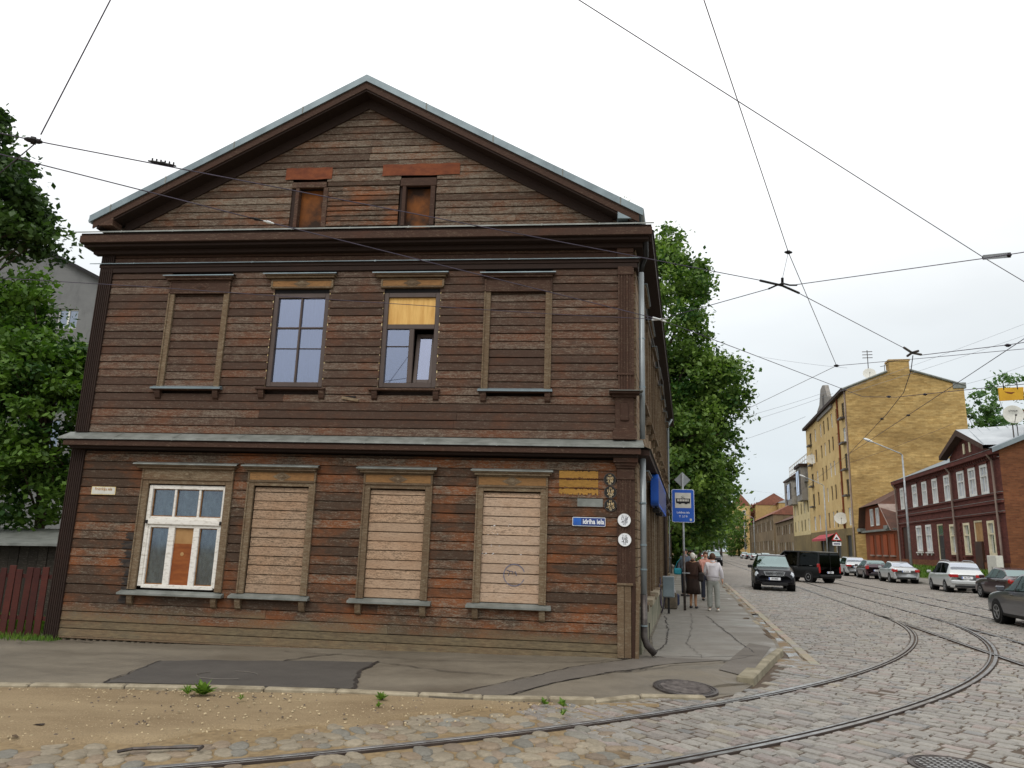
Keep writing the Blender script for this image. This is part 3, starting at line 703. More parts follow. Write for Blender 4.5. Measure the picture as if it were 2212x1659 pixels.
# points box iron bar beside the rail
mb = MB(); a = Vector((-3.05, 6.92, 0)); 
for p, q in (((-3.25, 6.80), (-3.17, 6.90)), ((-3.17, 6.90), (-2.62, 7.03)), ((-2.62, 7.03), (-2.62, 6.93))): mb.tube([(p[0], p[1], 0.03), (q[0], q[1], 0.03)], 0.014, 6)
tag(mb.build('iron_bracket', 'iron'), 'rusty iron bracket lying beside the curved rail in the dirt', 'bracket')
# manhole covers
def manhole(loc, r, label, grate=False):
    t = thing('manhole_cover', label, 'manhole', loc)
    if not grate: x_, y_ = loc[0], loc[1]; t.rotation_euler = (math.atan2(wz(x_, y_+.4)-wz(x_, y_-.4), .8), -math.atan2(wz(x_+.4, y_)-wz(x_-.4, y_), .8), 0)
    mb = MB(); mb.lathe([(r, -0.05), (r, 0.006), (r*0.93, 0.010), (r*0.92, 0.0), (r*0.86, 0.0), (r*0.85, 0.008), (r*0.82, 0.008), (r*0.81, 0.0), (0.001, 0.0)], 40); mb.build('cover', 'iron', t)
    g = MB()
    if not grate:
        for i in range(-7, 8):
            y = i*r*0.1; hw = math.sqrt(max(0, (r*0.76)**2-y*y)); pts = [(-hw+2*hw*k/8, y+0.012*math.sin(k*1.6+i), 0.004) for k in range(9)]; g.tube(pts, 0.011, 4)
    else:
        for i in range(-4, 5):
            for j in range(-4, 5):
                if math.hypot(i, j) < 4.6: g.cbox(i*r*.17-.02, i*r*.17+.02, j*r*.17-.014, j*r*.17+.014, 0, 0.012, 0.004)
    stuff(g.build('relief', 'iron' if not grate else 'steel_rail', t))
manhole((2.45, 10.52, wz(2.45, 10.52)+0.012), 0.43, 'round iron manhole cover set in the pavement at the kerb corner')
manhole((4.08, 7.22, 0.006), 0.36, 'round iron cover with raised studs among the setts', True)
# ------------------------------------------------------------------ the wooden corner house
house = thing('wooden_house', 'weathered brown two-storey timber house with boarded windows and a gable to the lane', 'house', (K.x, K.y, 0), AF)
Z_EAVE = 7.7
def Hb(mb, u0, u1, z0, z1, y0, y1): return mb.box(u0, u1, y0, y1, z0, z1)
CAS = [  # casing boxes that interrupt the boards: (u0,u1,z0,z1)
    (-8.55, -7.32, 4.50, 6.72), (-6.44, -5.36, 4.50, 6.72), (-4.30, -3.24, 4.50, 6.72), (-2.41, -1.165, 4.50, 6.72),
    (-8.59, -6.84, 0.83, 3.06), (-6.57, -5.30, 0.83, 3.06), (-4.43, -3.19, 0.83, 3.06), (-2.416, -1.175, 0.83, 3.06)]
ATT = [(-6.30, -5.60, 7.66, 8.69), (-4.13, -3.42, 7.66, 8.73)]
# dark sheathing behind the boards, with openings only where there is glass
glz = [(-6.42, -5.38, 4.58, 6.36), (-4.28, -3.26, 4.58, 6.36), (-8.42, -6.98, 0.92, 2.70)]
fnH = lambda u, z, d: (u, d, z)
mb = MB(); wall_holes(mb, lambda u, z, d: (u, 0.14+d, z), -10.0, 0.27, -0.1, 7.7, glz, 0.1); mb.add([(-10.0, 0.14, 7.7), (0.27, 0.14, 7.7), (-4.9, 0.14, 10.6)], [(0, 1, 2)])
mb.build('sheathing', 'wood_black', house)
ur, zr_ = -4.85, 10.42                       # gable wall apex under the soffit
def gable_u(z):
    k = (zr_-z)/(zr_-7.62); return ur-(ur+9.9)*k, ur+(0.2-ur)*k
brnd = random.Random(11)
def board(u0, u1, z0, z1, mat, y=0.0, trap=None, parent=house, d=0.024, name='board'):
    j = brnd.uniform(-0.003, 0.003); g = 0.0048; t = brnd.uniform(-0.0025, 0.0025)
    a, b = z0+g, z1-g; yb = y-d-0.006+j; yt = y-d+0.004+j; c = 0.008
    u0t, u1t = (u0, u1) if trap is None else trap
    s0, s1 = brnd.uniform(-.003, .003), brnd.uniform(-.003, .003)
    vs = [(u0, y+0.01, a), (u1, y+0.01, a), (u1, yb+0.004, a+s1), (u0, yb+0.004, a+s0), (u1, yb, a+c+s1), (u0, yb, a+c+s0), (u1t, yt, b-c+s1), (u0t, yt, b-c+s0), (u1t, yt+0.008, b+s1), (u0t, yt+0.008, b+s0), (u1t, y+0.01, b), (u0t, y+0.01, b)]
    fs = [(0, 1, 2, 3), (3, 2, 4, 5), (5, 4, 6, 7), (7, 6, 8, 9), (9, 8, 10, 11), (11, 10, 1, 0), (1, 10, 8, 6, 4, 2), (0, 3, 5, 7, 9, 11)]
    mb = MB(); mb.add(vs, fs); return mb.build(name, mat, parent)
def split(u0, u1):
    L = u1-u0
    if L < 3.2: return [(u0, u1)]
    n = max(2, int(L/brnd.uniform(3.0, 4.6))); cuts = sorted(u0+L*(k+brnd.uniform(-.25, .25))/n for k in range(1, n)); e = [u0]+cuts+[u1]
    return [(a+0.002, b-0.002) for a, b in zip(e[:-1], e[1:])]
def rows(z0, z1, step, u0, u1, mat, cas):
    z = z0; k = 0
    while z < z1-0.02:
        zt = min(z+step*brnd.uniform(0.97, 1.03), z1); segs = [(u0, u1)]
        for c in cas:
            if c[2] < zt-0.03 and c[3] > z+0.03:
                ns = []
                for a, b in segs:
                    if c[1] <= a or c[0] >= b: ns.append((a, b)); continue
                    if c[0] > a: ns.append((a, c[0]))
                    if c[1] < b: ns.append((c[1], b))
                segs = ns
        for a, b in segs:
            if b-a < 0.03: continue
            for p, q in split(a, b): board(p, q, z, zt, mat)
        z = zt; k += 1
rows(0.30, 3.32, 0.157, -9.78, 0.02, 'wood_low', CAS[4:])
# the lowest boards run slightly askew to the pavement
for i, (za, zb) in enumerate(((0.03, 0.165), (0.165, 0.30))):
    for p, q in split(-9.8, 0.02): board(p, q, za, zb, 'wood_low', -0.004*(1-i))
board(-9.8, -3.4, 0.0, 0.045, 'wood_trim', -0.012); board(-3.4, 0.02, 0.0, 0.05, 'wood_low', -0.006)
rows(3.66, 6.80, 0.150, -9.78, 0.02, 'wood_up', CAS[:4])
rows(6.99, 7.36, 0.125, -9.78, 0.02, 'wood_trim_dark', [])
z = 7.62
while z < 10.30:
    zt = z+0.147*brnd.uniform(0.97, 1.03); a0, b0 = gable_u(z); a1, b1 = gable_u(zt); segs = [(a0, b0)]
    for c in ATT+[(-5.60, -4.13, 7.7, 8.62)]:
        if c[2] < zt-0.03 and c[3] > z+0.03:
            ns = []
            for a, b in segs:
                if c[1] <= a or c[0] >= b: ns.append((a, b)); continue
                if c[0] > a: ns.append((a, c[0]))
                if c[1] < b: ns.append((c[1], b))
            segs = ns
    for a, b in segs:
        sp2 = split(a, b)
        for p, q in sp2: board(p, q, z, zt, 'wood_gable', 0, (a1 if p == a0 else p, b1 if q == b0 else q) if (p == a0 or q == b0) else None)
    z = zt
zz = 7.72                                           # narrow patched boards between the attic openings
while zz < 8.62: board(-5.58, -5.27, zz, zz+0.104, 'wood_low'); board(-5.268, -4.15, zz, zz+0.104, 'wood_low'); zz += 0.104
# knocked-in board between the upper windows: a dark box paints the opening's shade
mb = MB(); mb.box(-4.93, -4.70, -0.034, -0.02, 4.31, 4.39); mb.build('hole', 'dark_room', house)
mb = MB(); mb.box(-0.16, 0.16, -0.012, 0.0, -0.026, 0.026, Matrix.Translation((-4.80, -0.034, 4.335)) @ Matrix.Rotation(0.16, 4, 'Y')); mb.build('loose_board', 'wood_trim', house)
# burnt black patch is in the boards left of the white window: charred boards
pm('charred', (46, 42, 40), (78, 66, 56), 6, (1, 1, 3), 0.85, 0.003, lo=0.45, hi=0.72)
# ---- right corner pilaster, two orders
def fluted(u0, u1, z0, z1, y, n, mat, parent):
    p = MB(); p.box(u0, u1, y, 0.02, z0, z1); b = p.build('pilaster', mat, parent)
    w = (u1-u0)/(2*n+1)
    for k in range(n+1):
        q = MB(); q.cbox(u0+2*k*w, u0+2*k*w+w, y-0.016, y+0.004, z0, z1, 0.004); q.build('fillet', mat, b)
    return b
pl = fluted(0.0, 0.235, 1.27, 3.0, -0.06, 5, 'wood_trim_dark', house)
mb = MB(); mb.box(0.235, 0.30, -0.055, 0.02, 0.10, 3.2); mb.build('corner_board', 'wood_trim_dark', house)
for i, u in enumerate((0.0, 0.115)):
    mb = MB(); mb.cbox(u+0.002, u+0.112, -0.085, 0.0, 0.10, 1.24, 0.006); mb.build('base_board', 'wood_trim', house)
mb = MB(); mb.cbox(-0.01, 0.26, -0.105, 0.0, 1.235, 1.275, 0.006); mb.build('ledge', 'wood_trim', house)
mb = MB(); mb.box(-0.03, 0.03, -0.01, 0.01, 0, 1.2, Matrix.Translation((0.315, -0.10, 0.09)) @ Matrix.Rotation(0.02, 4, 'Y')); mb.build('leaning_board', 'wood_trim', house)
def mould(name, u0, u1, steps, mat, parent=house):
    """stack of boxes (z0,z1,y)"""
    mb = MB()
    for z0, z1, y in steps: mb.cbox(u0-(-y-0.06)*0.6, u1+(-y-0.06)*0.6, y, 0.02, z0, z1, 0.004)
    return mb.build(name, mat, parent)
mould('capital', 0.0, 0.28, [(2.98, 3.01, -0.085), (3.01, 3.17, -0.07), (3.17, 3.21, -0.10), (3.21, 3.26, -0.13), (3.26, 3.34, -0.17)], 'wood_trim_dark')
mould('pedestal_base', -0.04, 0.30, [(3.66, 3.80, -0.12), (3.80, 3.86, -0.10)], 'wood_trim_dark')
ped = mould('pedestal', -0.02, 0.27, [(3.86, 4.40, -0.08)], 'wood_trim_dark')
mb = MB(); mb.cbox(0.05, 0.20, -0.11, -0.07, 3.98, 4.30, 0.02); mb.build('panel', 'wood_trim_dark', ped)
mould('pedestal_cap', -0.05, 0.30, [(4.40, 4.45, -0.12), (4.45, 4.49, -0.20)], 'wood_trim_dark'); mb = MB(); mb.box(-0.14, 0.44, -0.24, 0.02, 4.492, 4.502); mb.build('cap_flashing', 'zinc_dull', house)
fluted(0.02, 0.24, 4.50, 6.68, -0.06, 4, 'wood_trim_dark', house)
mb = MB(); mb.box(0.24, 0.30, -0.05, 0.02, 3.66, 7.3); mb.build('corner_board', 'wood_trim_dark', house)
mould('pilaster_ring', 0.01, 0.27, [(4.80, 4.83, -0.085)], 'wood_trim_dark')
mould('capital', 0.02, 0.27, [(6.66, 6.69, -0.085), (6.69, 6.82, -0.07)], 'wood_trim_dark'); mould('frieze_block', 0.02, 0.27, [(6.99, 7.08, -0.08), (7.08, 7.20, -0.10), (7.20, 7.30, -0.13)], 'wood_trim_dark')
fluted(-10.04, -9.78, -0.06, 3.36, -0.05, 6, 'wood_black', house); fluted(-10.04, -9.78, 3.66, 7.28, -0.05, 6, 'wood_black', house)
# ---- cornices
def cornice(name, steps, flash, mat):
    o = None
    for (u0, u1, y0, y1, z0, z1) in steps:
        mb = MB(); mb.cbox(u0, u1, y0, y1, z0, z1, 0.006); b = mb.build(name if o is None else 'moulding', mat, house if o is None else o); o = o or b
    return o
SD = Vector((0.1245, 0.9922, 0)); SN = Vector((0.9922, -0.1245, 0)); CO = Vector((0.30, 0.0, 0))   # side wall axes in house space
def fnS(s, z, d): p = CO + SD*s - SN*d; return (p.x, p.y, z)
SL = 21.0
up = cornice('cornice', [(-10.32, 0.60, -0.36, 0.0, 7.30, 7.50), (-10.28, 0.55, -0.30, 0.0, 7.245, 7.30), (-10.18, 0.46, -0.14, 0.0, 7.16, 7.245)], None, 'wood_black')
mb = MB(); mb.cbox(-10.33, 0.61, -0.375, -0.355, 7.31, 7.45, 0.004); mb.build('fascia', 'wood_trim_dark', up)
def flashing(u0, u1, pts, parent, mat='zinc_dull', seam=1.15, joints=True):
    mb = MB(); P = pts
    for (y0, z0), (y1, z1) in zip(P[:-1], P[1:]): mb.quad((u0, y0, z0), (u1, y0, z0), (u1, y1, z1), (u0, y1, z1)); mb.quad((u0, y0, z0-.004), (u1, y0, z0-.004), (u1, y1, z1-.004), (u0, y1, z1-.004))
    o = mb.build('flashing', mat, parent)
    if joints:
        u = u0+random.uniform(.6, 1.2)
        while u < u1-0.2:
            s = MB(); s.add([(u-.012, P[0][0]-.004, P[0][1]-.01), (u+.012, P[0][0]-.004, P[0][1]-.01), (u+.02, P[1][0], P[1][1]+.008), (u-.004, P[1][0], P[1][1]+.008), (u+.02, P[-1][0], P[-1][1]+.008), (u-.004, P[-1][0], P[-1][1]+.008)], [(0, 1, 2, 3), (3, 2, 4, 5)]); s.build('seam', mat, o); u += seam*random.uniform(.9, 1.1)
    return o
flashing(-10.44, 0.64, [(-0.40, 7.50), (-0.395, 7.525), (0.0, 7.69)], up)
b2 = cornice('string_course', [(-10.06, 0.40, -0.075, 0.0, 6.90, 6.975), (-10.05, 0.36, -0.055, 0.0, 6.80, 6.90)], None, 'wood_black')
flashing(-10.24, 0.44, [(-0.115, 6.965), (-0.11, 6.98), (0.0, 7.01)], b2, 'zinc', 2.5)
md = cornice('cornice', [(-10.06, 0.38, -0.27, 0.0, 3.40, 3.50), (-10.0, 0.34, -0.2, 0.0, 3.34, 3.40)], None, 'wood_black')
mb = MB(); mb.cbox(-10.07, 0.39, -0.285, -0.265, 3.385, 3.47, 0.004); mb.build('fascia', 'wood_trim_dark', md)
flashing(-10.16, 0.44, [(-0.315, 3.50), (-0.31, 3.53), (0.0, 3.665)], md)
# ---- roof
roof_e = {'R': (0.40, 7.80), 'L': (-10.14, 7.86)}; RIDGE = (-4.85, 10.70)
def along(u, y, z): return (u + SD.x/SD.y*(y), y, z)
mb = MB(); YF, YB = -0.36, SL+0.3
for k in ('R', 'L'):
    e = roof_e[k]
    a0, a1, b0, b1 = along(RIDGE[0], YF, RIDGE[1]), along(RIDGE[0], YB, RIDGE[1]), along(e[0], YF, e[1]), along(e[0], YB, e[1])
    mb.quad(a0, a1, b1, b0); dn = lambda p, h: (p[0], p[1], p[2]-h); mb.quad(dn(a0, .12), dn(a1, .12), dn(b1, .12), dn(b0, .12))
roof = mb.build('roof', 'zinc', house)
for k in ('R', 'L'):
    e = roof_e[k]; d = Vector((e[0]-RIDGE[0], 0, e[1]-RIDGE[1])); L = d.length; d.normalize(); nrm = Vector((-d.z, 0, d.x)); nrm = nrm if nrm.z > 0 else -nrm
    def bar(name, h0, h1, y0, y1, mat, ext=0.0, parent=roof):
        vs = []
        for y in (y0, y1):
            for p, h in (((RIDGE[0], RIDGE[1]), h0), ((RIDGE[0]+d.x*(L+ext), RIDGE[1]+d.z*(L+ext)), h0), ((RIDGE[0]+d.x*(L+ext), RIDGE[1]+d.z*(L+ext)), h1), ((RIDGE[0], RIDGE[1]), h1)): vs.append((p[0], y, p[1]+h))
        q = MB(); q.add(vs, [(0, 1, 2, 3), (7, 6, 5, 4), (0, 4, 5, 1), (1, 5, 6, 2), (2, 6, 7, 3), (3, 7, 4, 0)]); return q.build(name, mat, parent)
    bar('verge', -0.11, 0.03, -0.385, -0.355, 'zinc', 0.06)
    bar('rake_board', -0.26, -0.10, -0.353, -0.325, 'wood_trim_dark', -0.02)
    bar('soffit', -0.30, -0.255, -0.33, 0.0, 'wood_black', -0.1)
    bar('rake_moulding', -0.50, -0.30, -0.055, -0.02, 'wood_black', -0.55)
    for q in (1.4, 2.9, 4.4, 5.6):
        if q < L: s = MB(); c = (RIDGE[0]+d.x*q, RIDGE[1]+d.z*q); s.add([(c[0]-.012, -.389, c[1]-.115), (c[0]+.012, -.389, c[1]-.115), (c[0]+.012, -.389, c[1]+.034), (c[0]-.012, -.389, c[1]+.034)], [(0, 1, 2, 3)]); s.build('seam', 'zinc_dull', roof)
for (q, h) in ((3.5, 0.12), (4.85, 0.16)):      # little fittings standing on the right slope
    mb = MB(); u = RIDGE[0]+(roof_e['R'][0]-RIDGE[0])*q/5.9; z = RIDGE[1]+(roof_e['R'][1]-RIDGE[1])*q/5.9; mb.tube([(u, 0.1, z), (u, 0.1, z+h)], [0.035 if h > .14 else 0.012, 0.006], 6); mb.build('roof_pin', 'black_metal', roof)
# boxed eave return, gutter end
mb = MB(); mb.cbox(0.0, 0.34, -0.352, -0.05, 7.62, 7.82, 0.01); mb.build('eave_box', 'zinc', roof)
mb = MB(); mb.cbox(-10.0, -9.72, -0.352, -0.05, 7.66, 7.88, 0.01); mb.build('eave_box', 'wood_trim_dark', roof)
mb = MB()
for k in range(7):
    a = math.pi*(1+k/6); p0 = (0.44+0.07*math.cos(a), 7.83+0.07*math.sin(a)); 
    if k: mb.quad(along(q0[0], -0.34, q0[1]), along(p0[0], -0.34, p0[1]), along(p0[0], SL, p0[1]), along(q0[0], SL, q0[1]))
    q0 = p0
mb.build('gutter', 'pipe_grey', roof)
mb = MB(); mb.tube([(-10.22, -0.3, 7.80), along(-10.22, 3, 7.80)], 0.06, 8); mb.build('gutter', 'pipe_grey', roof)
# ---- windows
def hood(t, u0, u1, z, dep=0.15, mat='wood_trim', flash='zinc_dull'):
    mb = MB(); mb.cbox(u0+0.06, u1-0.06, -dep*0.75, 0.0, z-0.085, z-0.045, 0.006); mb.cbox(u0+0.03, u1-0.03, -dep*0.93, 0.0, z-0.045, z-0.012, 0.006); h = mb.build('hood', mat, t)
    f = MB(); f.add([(u0, -dep-0.01, z-0.02), (u1, -dep-0.01, z-0.02), (u1, -dep-0.008, z), (u0, -dep-0.008, z), (u1-.02, 0, z+0.045), (u0+.02, 0, z+0.045)], [(0, 1, 2, 3), (3, 2, 4, 5)]); f.build('flashing', flash, h)
def frieze(t, u0, u1, z0, z1, mat, pan):
    mb = MB(); mb.cbox(u0, u1, -0.055, 0.01, z0, z1, 0.005); f = mb.build('frieze', mat, t)
    w = 0.035
    p = MB(); p.box(u0+w, u1-w, -0.058, -0.05, z0+0.04, z1-0.035); p.build('panel', pan, f)
    for (a, b, c, d) in ((u0, u1, z0, z0+0.032), (u0, u1, z1-0.03, z1), (u0, u0+w, z0, z1), (u1-w, u1, z0, z1)):
        q = MB(); q.cbox(a, b, -0.07, -0.05, c, d, 0.005); q.build('fillet', mat, f)
    cu, cz = (u0+u1)/2, (z0+z1)/2
    for (hw, hz, y) in ((0.17, 0.085, -0.064), (0.10, 0.055, -0.072), (0.045, 0.028, -0.08)):
        q = MB(); q.prism([(cu-hw, cz), (cu, cz-hz), (cu+hw, cz), (cu, cz+hz)], -0.05, y, lambda a, b, h: (a, h, b)); q.build('diamond', mat, f)
def casing(t, u0, u1, z0, z1, w, mat, y=-0.05, top=None):
    for (a, b) in ((u0, u0+w), (u1-w, u1)):
        mb = MB(); mb.cbox(a, b, y, 0.01, z0, z1, 0.006); c = mb.build('casing', mat, t)
        q = MB(); k = a if a == u0 else b-0.03; q.cbox(k, k+0.03, y-0.018, y+0.004, z0, z1, 0.005); q.build('bead', mat, c)
    if top:
        mb = MB(); mb.cbox(u0+w, u1-w, y, 0.01, z1-top, z1, 0.006); mb.build('casing', mat, t)
def sill(t, u0, u1, z, dep, mat, flash, brk, bz):
    mb = MB(); mb.cbox(u0+.02, u1-.02, -dep*.9, 0.0, z-0.05, z-0.012, 0.008); s = mb.build('sill', mat, t)
    if flash:
        f = MB(); f.add([(u0, -dep, z-0.035), (u1, -dep, z-0.035), (u1, -dep, z-.004), (u0, -dep, z-.004), (u1-.01, 0, z+.045), (u0+.01, 0, z+.045), (u0, 0, z-.03), (u1, 0, z-.03)], [(0, 1, 2, 3), (3, 2, 4, 5), (0, 3, 5, 6), (1, 7, 4, 2)]); f.build('flashing', flash, s)
    for u in brk:
        b = MB(); b.prism([(0.0, z-0.05), (-dep*0.72, z-0.05), (-dep*0.72, z-0.10), (-dep*0.5, bz+0.03), (-dep*0.25, bz), (0, bz)], u-0.05, u+0.05, lambda a, c, h: (h, a, c)); b.build('bracket', mat, s)
def winthing(name): 
    o = bpy.data.objects.new(name, None); o.empty_display_size = 0.1; COL.objects.link(o); o.parent = house; return o
class WP:   # a window is one part of the house made of pieces: its casing mesh is the part, the rest its sub-parts
    pass
def window_part(u0, u1, z0, z1, w, mat, top, label):
    mb = MB()
    for (a, b) in ((u0, u0+w), (u1-w, u1)): mb.cbox(a, b, -0.05, 0.01, z0, z1, 0.006); mb.cbox(a if a == u0 else b-.03, a+.03 if a == u0 else b, -0.068, -0.046, z0, z1, 0.005)
    if top: mb.cbox(u0+w, u1-w, -0.048, 0.01, z1-top, z1, 0.006)
    o = mb.build('window', mat, house); o['label'] = label; return o
def flat_sub(t, fnlist):
    """run builders whose pieces all become sub-parts of t"""
    for f in fnlist: f()
# upper blind windows U1, U4
for (u0, u1, hu0, hu1, lab) in ((-8.55, -7.32, -8.66, -7.23, 'blind window filled with brown boards'), (-2.41, -1.165, -2.49, -1.10, 'blind window filled with brown boards')):
    t = window_part(u0, u1, 4.52, 6.62, 0.12, 'wood_trim', 0.08, lab)
    z = 4.53
    while z < 6.34: board(u0+.12, u1-.12, z, min(z+0.15, 6.36), 'wood_up', 0.02, parent=t); z += 0.15
    frieze(t, u0, u1, 6.36, 6.62, 'wood_trim_dark', 'wood_trim_dark'); hood(t, hu0, hu1, 6.71, 0.15, 'wood_trim_dark', 'zinc'); sill(t, hu0+.03, hu1-.03, 4.52, 0.13, 'wood_trim_dark', 'zinc', (u0+.05, u1-.05), 4.30)
# upper glazed windows
def frame_rects(t, rects, mat, y0, y1, name='frame'):
    for (a, b, c, d) in rects: mb = MB(); mb.cbox(a, b, y0, y1, c, d, 0.006); mb.build(name, mat, t)
def pane(t, a, b, c, d, y, mat='glass_sky', label=None, name='pane'):
    mb = MB(); mb.box(a, b, y, y+0.006, c, d); return mb.build(name, mat, t, label=label)
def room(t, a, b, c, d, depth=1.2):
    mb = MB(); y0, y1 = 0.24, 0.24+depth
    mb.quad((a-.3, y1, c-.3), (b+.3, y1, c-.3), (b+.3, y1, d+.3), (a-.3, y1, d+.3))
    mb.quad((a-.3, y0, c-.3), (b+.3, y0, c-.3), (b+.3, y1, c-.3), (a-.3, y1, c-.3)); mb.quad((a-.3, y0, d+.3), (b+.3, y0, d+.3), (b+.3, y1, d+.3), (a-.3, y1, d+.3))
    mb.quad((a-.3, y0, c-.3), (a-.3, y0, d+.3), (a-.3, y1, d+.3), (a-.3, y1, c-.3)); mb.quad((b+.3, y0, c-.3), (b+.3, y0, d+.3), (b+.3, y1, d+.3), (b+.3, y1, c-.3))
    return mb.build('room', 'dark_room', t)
def upper_glazed(u0, u1, h0, h1, lab):
    mb = MB(); mb.cbox(u0, u0+.085, 0.0, 0.08, 4.56, 6.37, .006); mb.cbox(u1-.085, u1, 0.0, 0.08, 4.56, 6.37, .006); mb.cbox(u0+.085, u1-.085, 0.0, 0.08, 6.28, 6.37, .006); mb.cbox(u0+.085, u1-.085, 0.0, 0.08, 4.56, 4.65, .006)
    t = mb.build('window', 'brown_frame', house, label=lab)
    frieze(t, u0-.07, u1+.07, 6.45, 6.63, 'wood_trim', 'wood_frieze'); hood(t, h0, h1, 6.73, 0.15, 'wood_trim', 'zinc'); sill(t, h0+.03, h1-.05, 4.54, 0.12, 'wood_trim_dark', None, (u0-.05, u1+.02), 4.32)
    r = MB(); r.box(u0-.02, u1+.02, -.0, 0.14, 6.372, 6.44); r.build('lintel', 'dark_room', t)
    for a in (u0-.018, u1+.004): r = MB(); r.box(a, a+.013, -0.02, 0.14, 4.57, 6.37); r.build('foam_seal', 'enamel_cream', t)
    return t
t = upper_glazed(-6.44, -5.36, -6.65, -5.21, 'brown-framed window with lace curtain and plants behind glass')
frame_rects(t, [(-5.92, -5.885, 4.65, 6.28)], 'brown_frame', 0.015, 0.07, 'mullion'); frame_rects(t, [(-6.355, -5.92, 5.68, 5.712), (-5.885, -5.445, 5.68, 5.712), (-6.355, -5.92, 5.29, 5.302), (-5.885, -5.445, 5.29, 5.302)], 'brown_frame', 0.02, 0.065, 'glazing_bar')
for (a, b) in ((-6.355, -5.92), (-5.885, -5.445)):
    for (c, d) in ((4.65, 5.29), (5.302, 5.68), (5.712, 6.28)): pane(t, a, b, c, d, 0.05)
mb = MB(); N = 70
for k in range(N):
    ua, ub = -6.42+1.04*k/N, -6.42+1.04*(k+1)/N; f = lambda u: 0.30+0.03*math.sin(u*42)+0.015*math.sin(u*90+1)
    mb.quad((ua, f(ua), 4.6), (ub, f(ub), 4.6), (ub, f(ub), 6.35), (ua, f(ua), 6.35))
mb.build('curtain', 'curtain', t, True); room(t, -6.4, -5.4, 4.6, 6.35)
mb = MB(); cols = []
for (cu_, cz_) in ((-6.0, 4.66), (-5.66, 4.70)):
    for k in range(60):
        a = random.uniform(0, math.pi); L = random.uniform(0.08, 0.22); p = Vector((cu_+random.uniform(-.05, .05), 0.2, cz_)); q = p+Vector((math.cos(a)*L, random.uniform(-.05, .05), abs(math.sin(a))*L*0.8)); w = Vector((0.008, 0, 0.012))
        mb.add([p-w, p+w, q], [(0, 1, 2)]); c = random.random(); cols += [(c, c, c, 1)]*3
mb.col = cols; stuff(mb.build('houseplant', 'leaf_bush', t))
t = upper_glazed(-4.30, -3.24, -4.52, -3.08, 'brown-framed window with plywood in its upper half and one tilted sash')
frame_rects(t, [(-4.215, -3.325, 5.67, 5.76)], 'brown_frame', 0.01, 0.075, 'transom'); frame_rects(t, [(-3.79, -3.70, 4.65, 5.67)], 'brown_frame', 0.01, 0.075, 'mullion')
pane(t, -4.215, -3.325, 5.76, 6.28, 0.045, 'plywood', 'plain plywood sheet in place of glass', 'plywood_sheet')
pane(t, -4.215, -3.79, 4.65, 5.67, 0.05); frame_rects(t, [(-4.215, -3.79, 5.335, 5.347)], 'brown_frame', 0.02, 0.06, 'glazing_bar')
Mt = Matrix.Translation((0, 0.06, 4.66)) @ Matrix.Rotation(R(-9), 4, 'X')
mb = MB()
for (a, b, c, d) in ((-3.69, -3.62, 0, 0.98), (-3.40, -3.34, 0, 0.98), (-3.62, -3.40, 0.0, 0.07), (-3.62, -3.40, 0.91, 0.98)): mb.cbox(a, b, 0, 0.05, c, d, 0.006, Mt)
mb.build('sash', 'brown_frame', t); mb = MB(); mb.box(-3.62, -3.40, 0.02, 0.026, 0.07, 0.91, Mt); mb.build('pane', 'glass_sky', t); room(t, -4.28, -3.26, 4.6, 6.35)
# lower boarded windows
for (u0, u1, i0, i1, h0, h1) in ((-6.57, -5.30, -6.43, -5.43, -6.67, -5.24), (-4.43, -3.19, -4.30, -3.31, -4.55, -3.11), (-2.416, -1.175, -2.30, -1.30, -2.51, -1.085)):
    t = window_part(u0, u1, 0.87, 2.86, 0.125, 'wood_trim', 0.125, 'window opening closed with pale pinkish boards')
    z = 0.88; 
    while z < 2.70:
        zt = min(z+0.159, 2.72); board(i0, i1, z, zt, 'wood_pink_worn' if u0 < -5 else 'wood_pink' if u0 < -3 else 'wood_pink_pale', 0.03+random.uniform(-.004, .004), parent=t)
        for un in (i0+.03, i1-.03):
            q = MB(); q.disc((un+random.uniform(-.01, .01), 0.0015, (z+zt)/2+random.uniform(-.03, .03)), (0, -1, 0), .006, 6, .004); q.build('nail_head', 'rail_side', t)
        z = zt
    frieze(t, u0, u1, 2.80, 3.01, 'wood_trim', 'wood_frieze'); hood(t, h0, h1, 3.09, 0.16); sill(t, h0+.0, h1+.0, 0.83, 0.15, 'wood_trim', 'zinc_dull', (u0+.06, u1-.06), 0.60)
    if u0 > -3:
        for k in range(26):   # chalk and paint splashes
            q = MB(); a = random.gauss(-2.12, 0.12) if k < 20 else random.uniform(-2.2, -1.4); c = random.choice((2.15, 2.0, 1.82, 1.66, 1.66, 1.82))+random.uniform(-.03, .03); q.box(a, a+random.uniform(.006, .03), -0.0035, -0.003, c, c+random.uniform(.004, .012)); q.build('paint_mark', 'litter_white', t)
        q = MB()
        for k in range(40):
            a = k/40*5.6+0.3; b = (k+1)/40*5.6+0.3; q.add([(-1.72+.17*math.cos(a), -0.0045, 1.34+.17*math.sin(a)), (-1.72+.185*math.cos(a), -0.0045, 1.34+.185*math.sin(a)), (-1.72+.185*math.cos(b), -0.0045, 1.34+.185*math.sin(b)), (-1.72+.17*math.cos(b), -0.0045, 1.34+.17*math.sin(b))], [(0, 1, 2, 3)])
        q.build('graffiti', 'ink_faint', t)
        for k in range(3): q = MB(); q.tube([(-1.85+.06*k, -0.006, 1.42-.02*k), (-1.80+.05*k, -0.006, 1.40), (-1.82+.07*k, -0.006, 1.33)], 0.007, 4); q.build('graffiti', 'ink_faint', t)
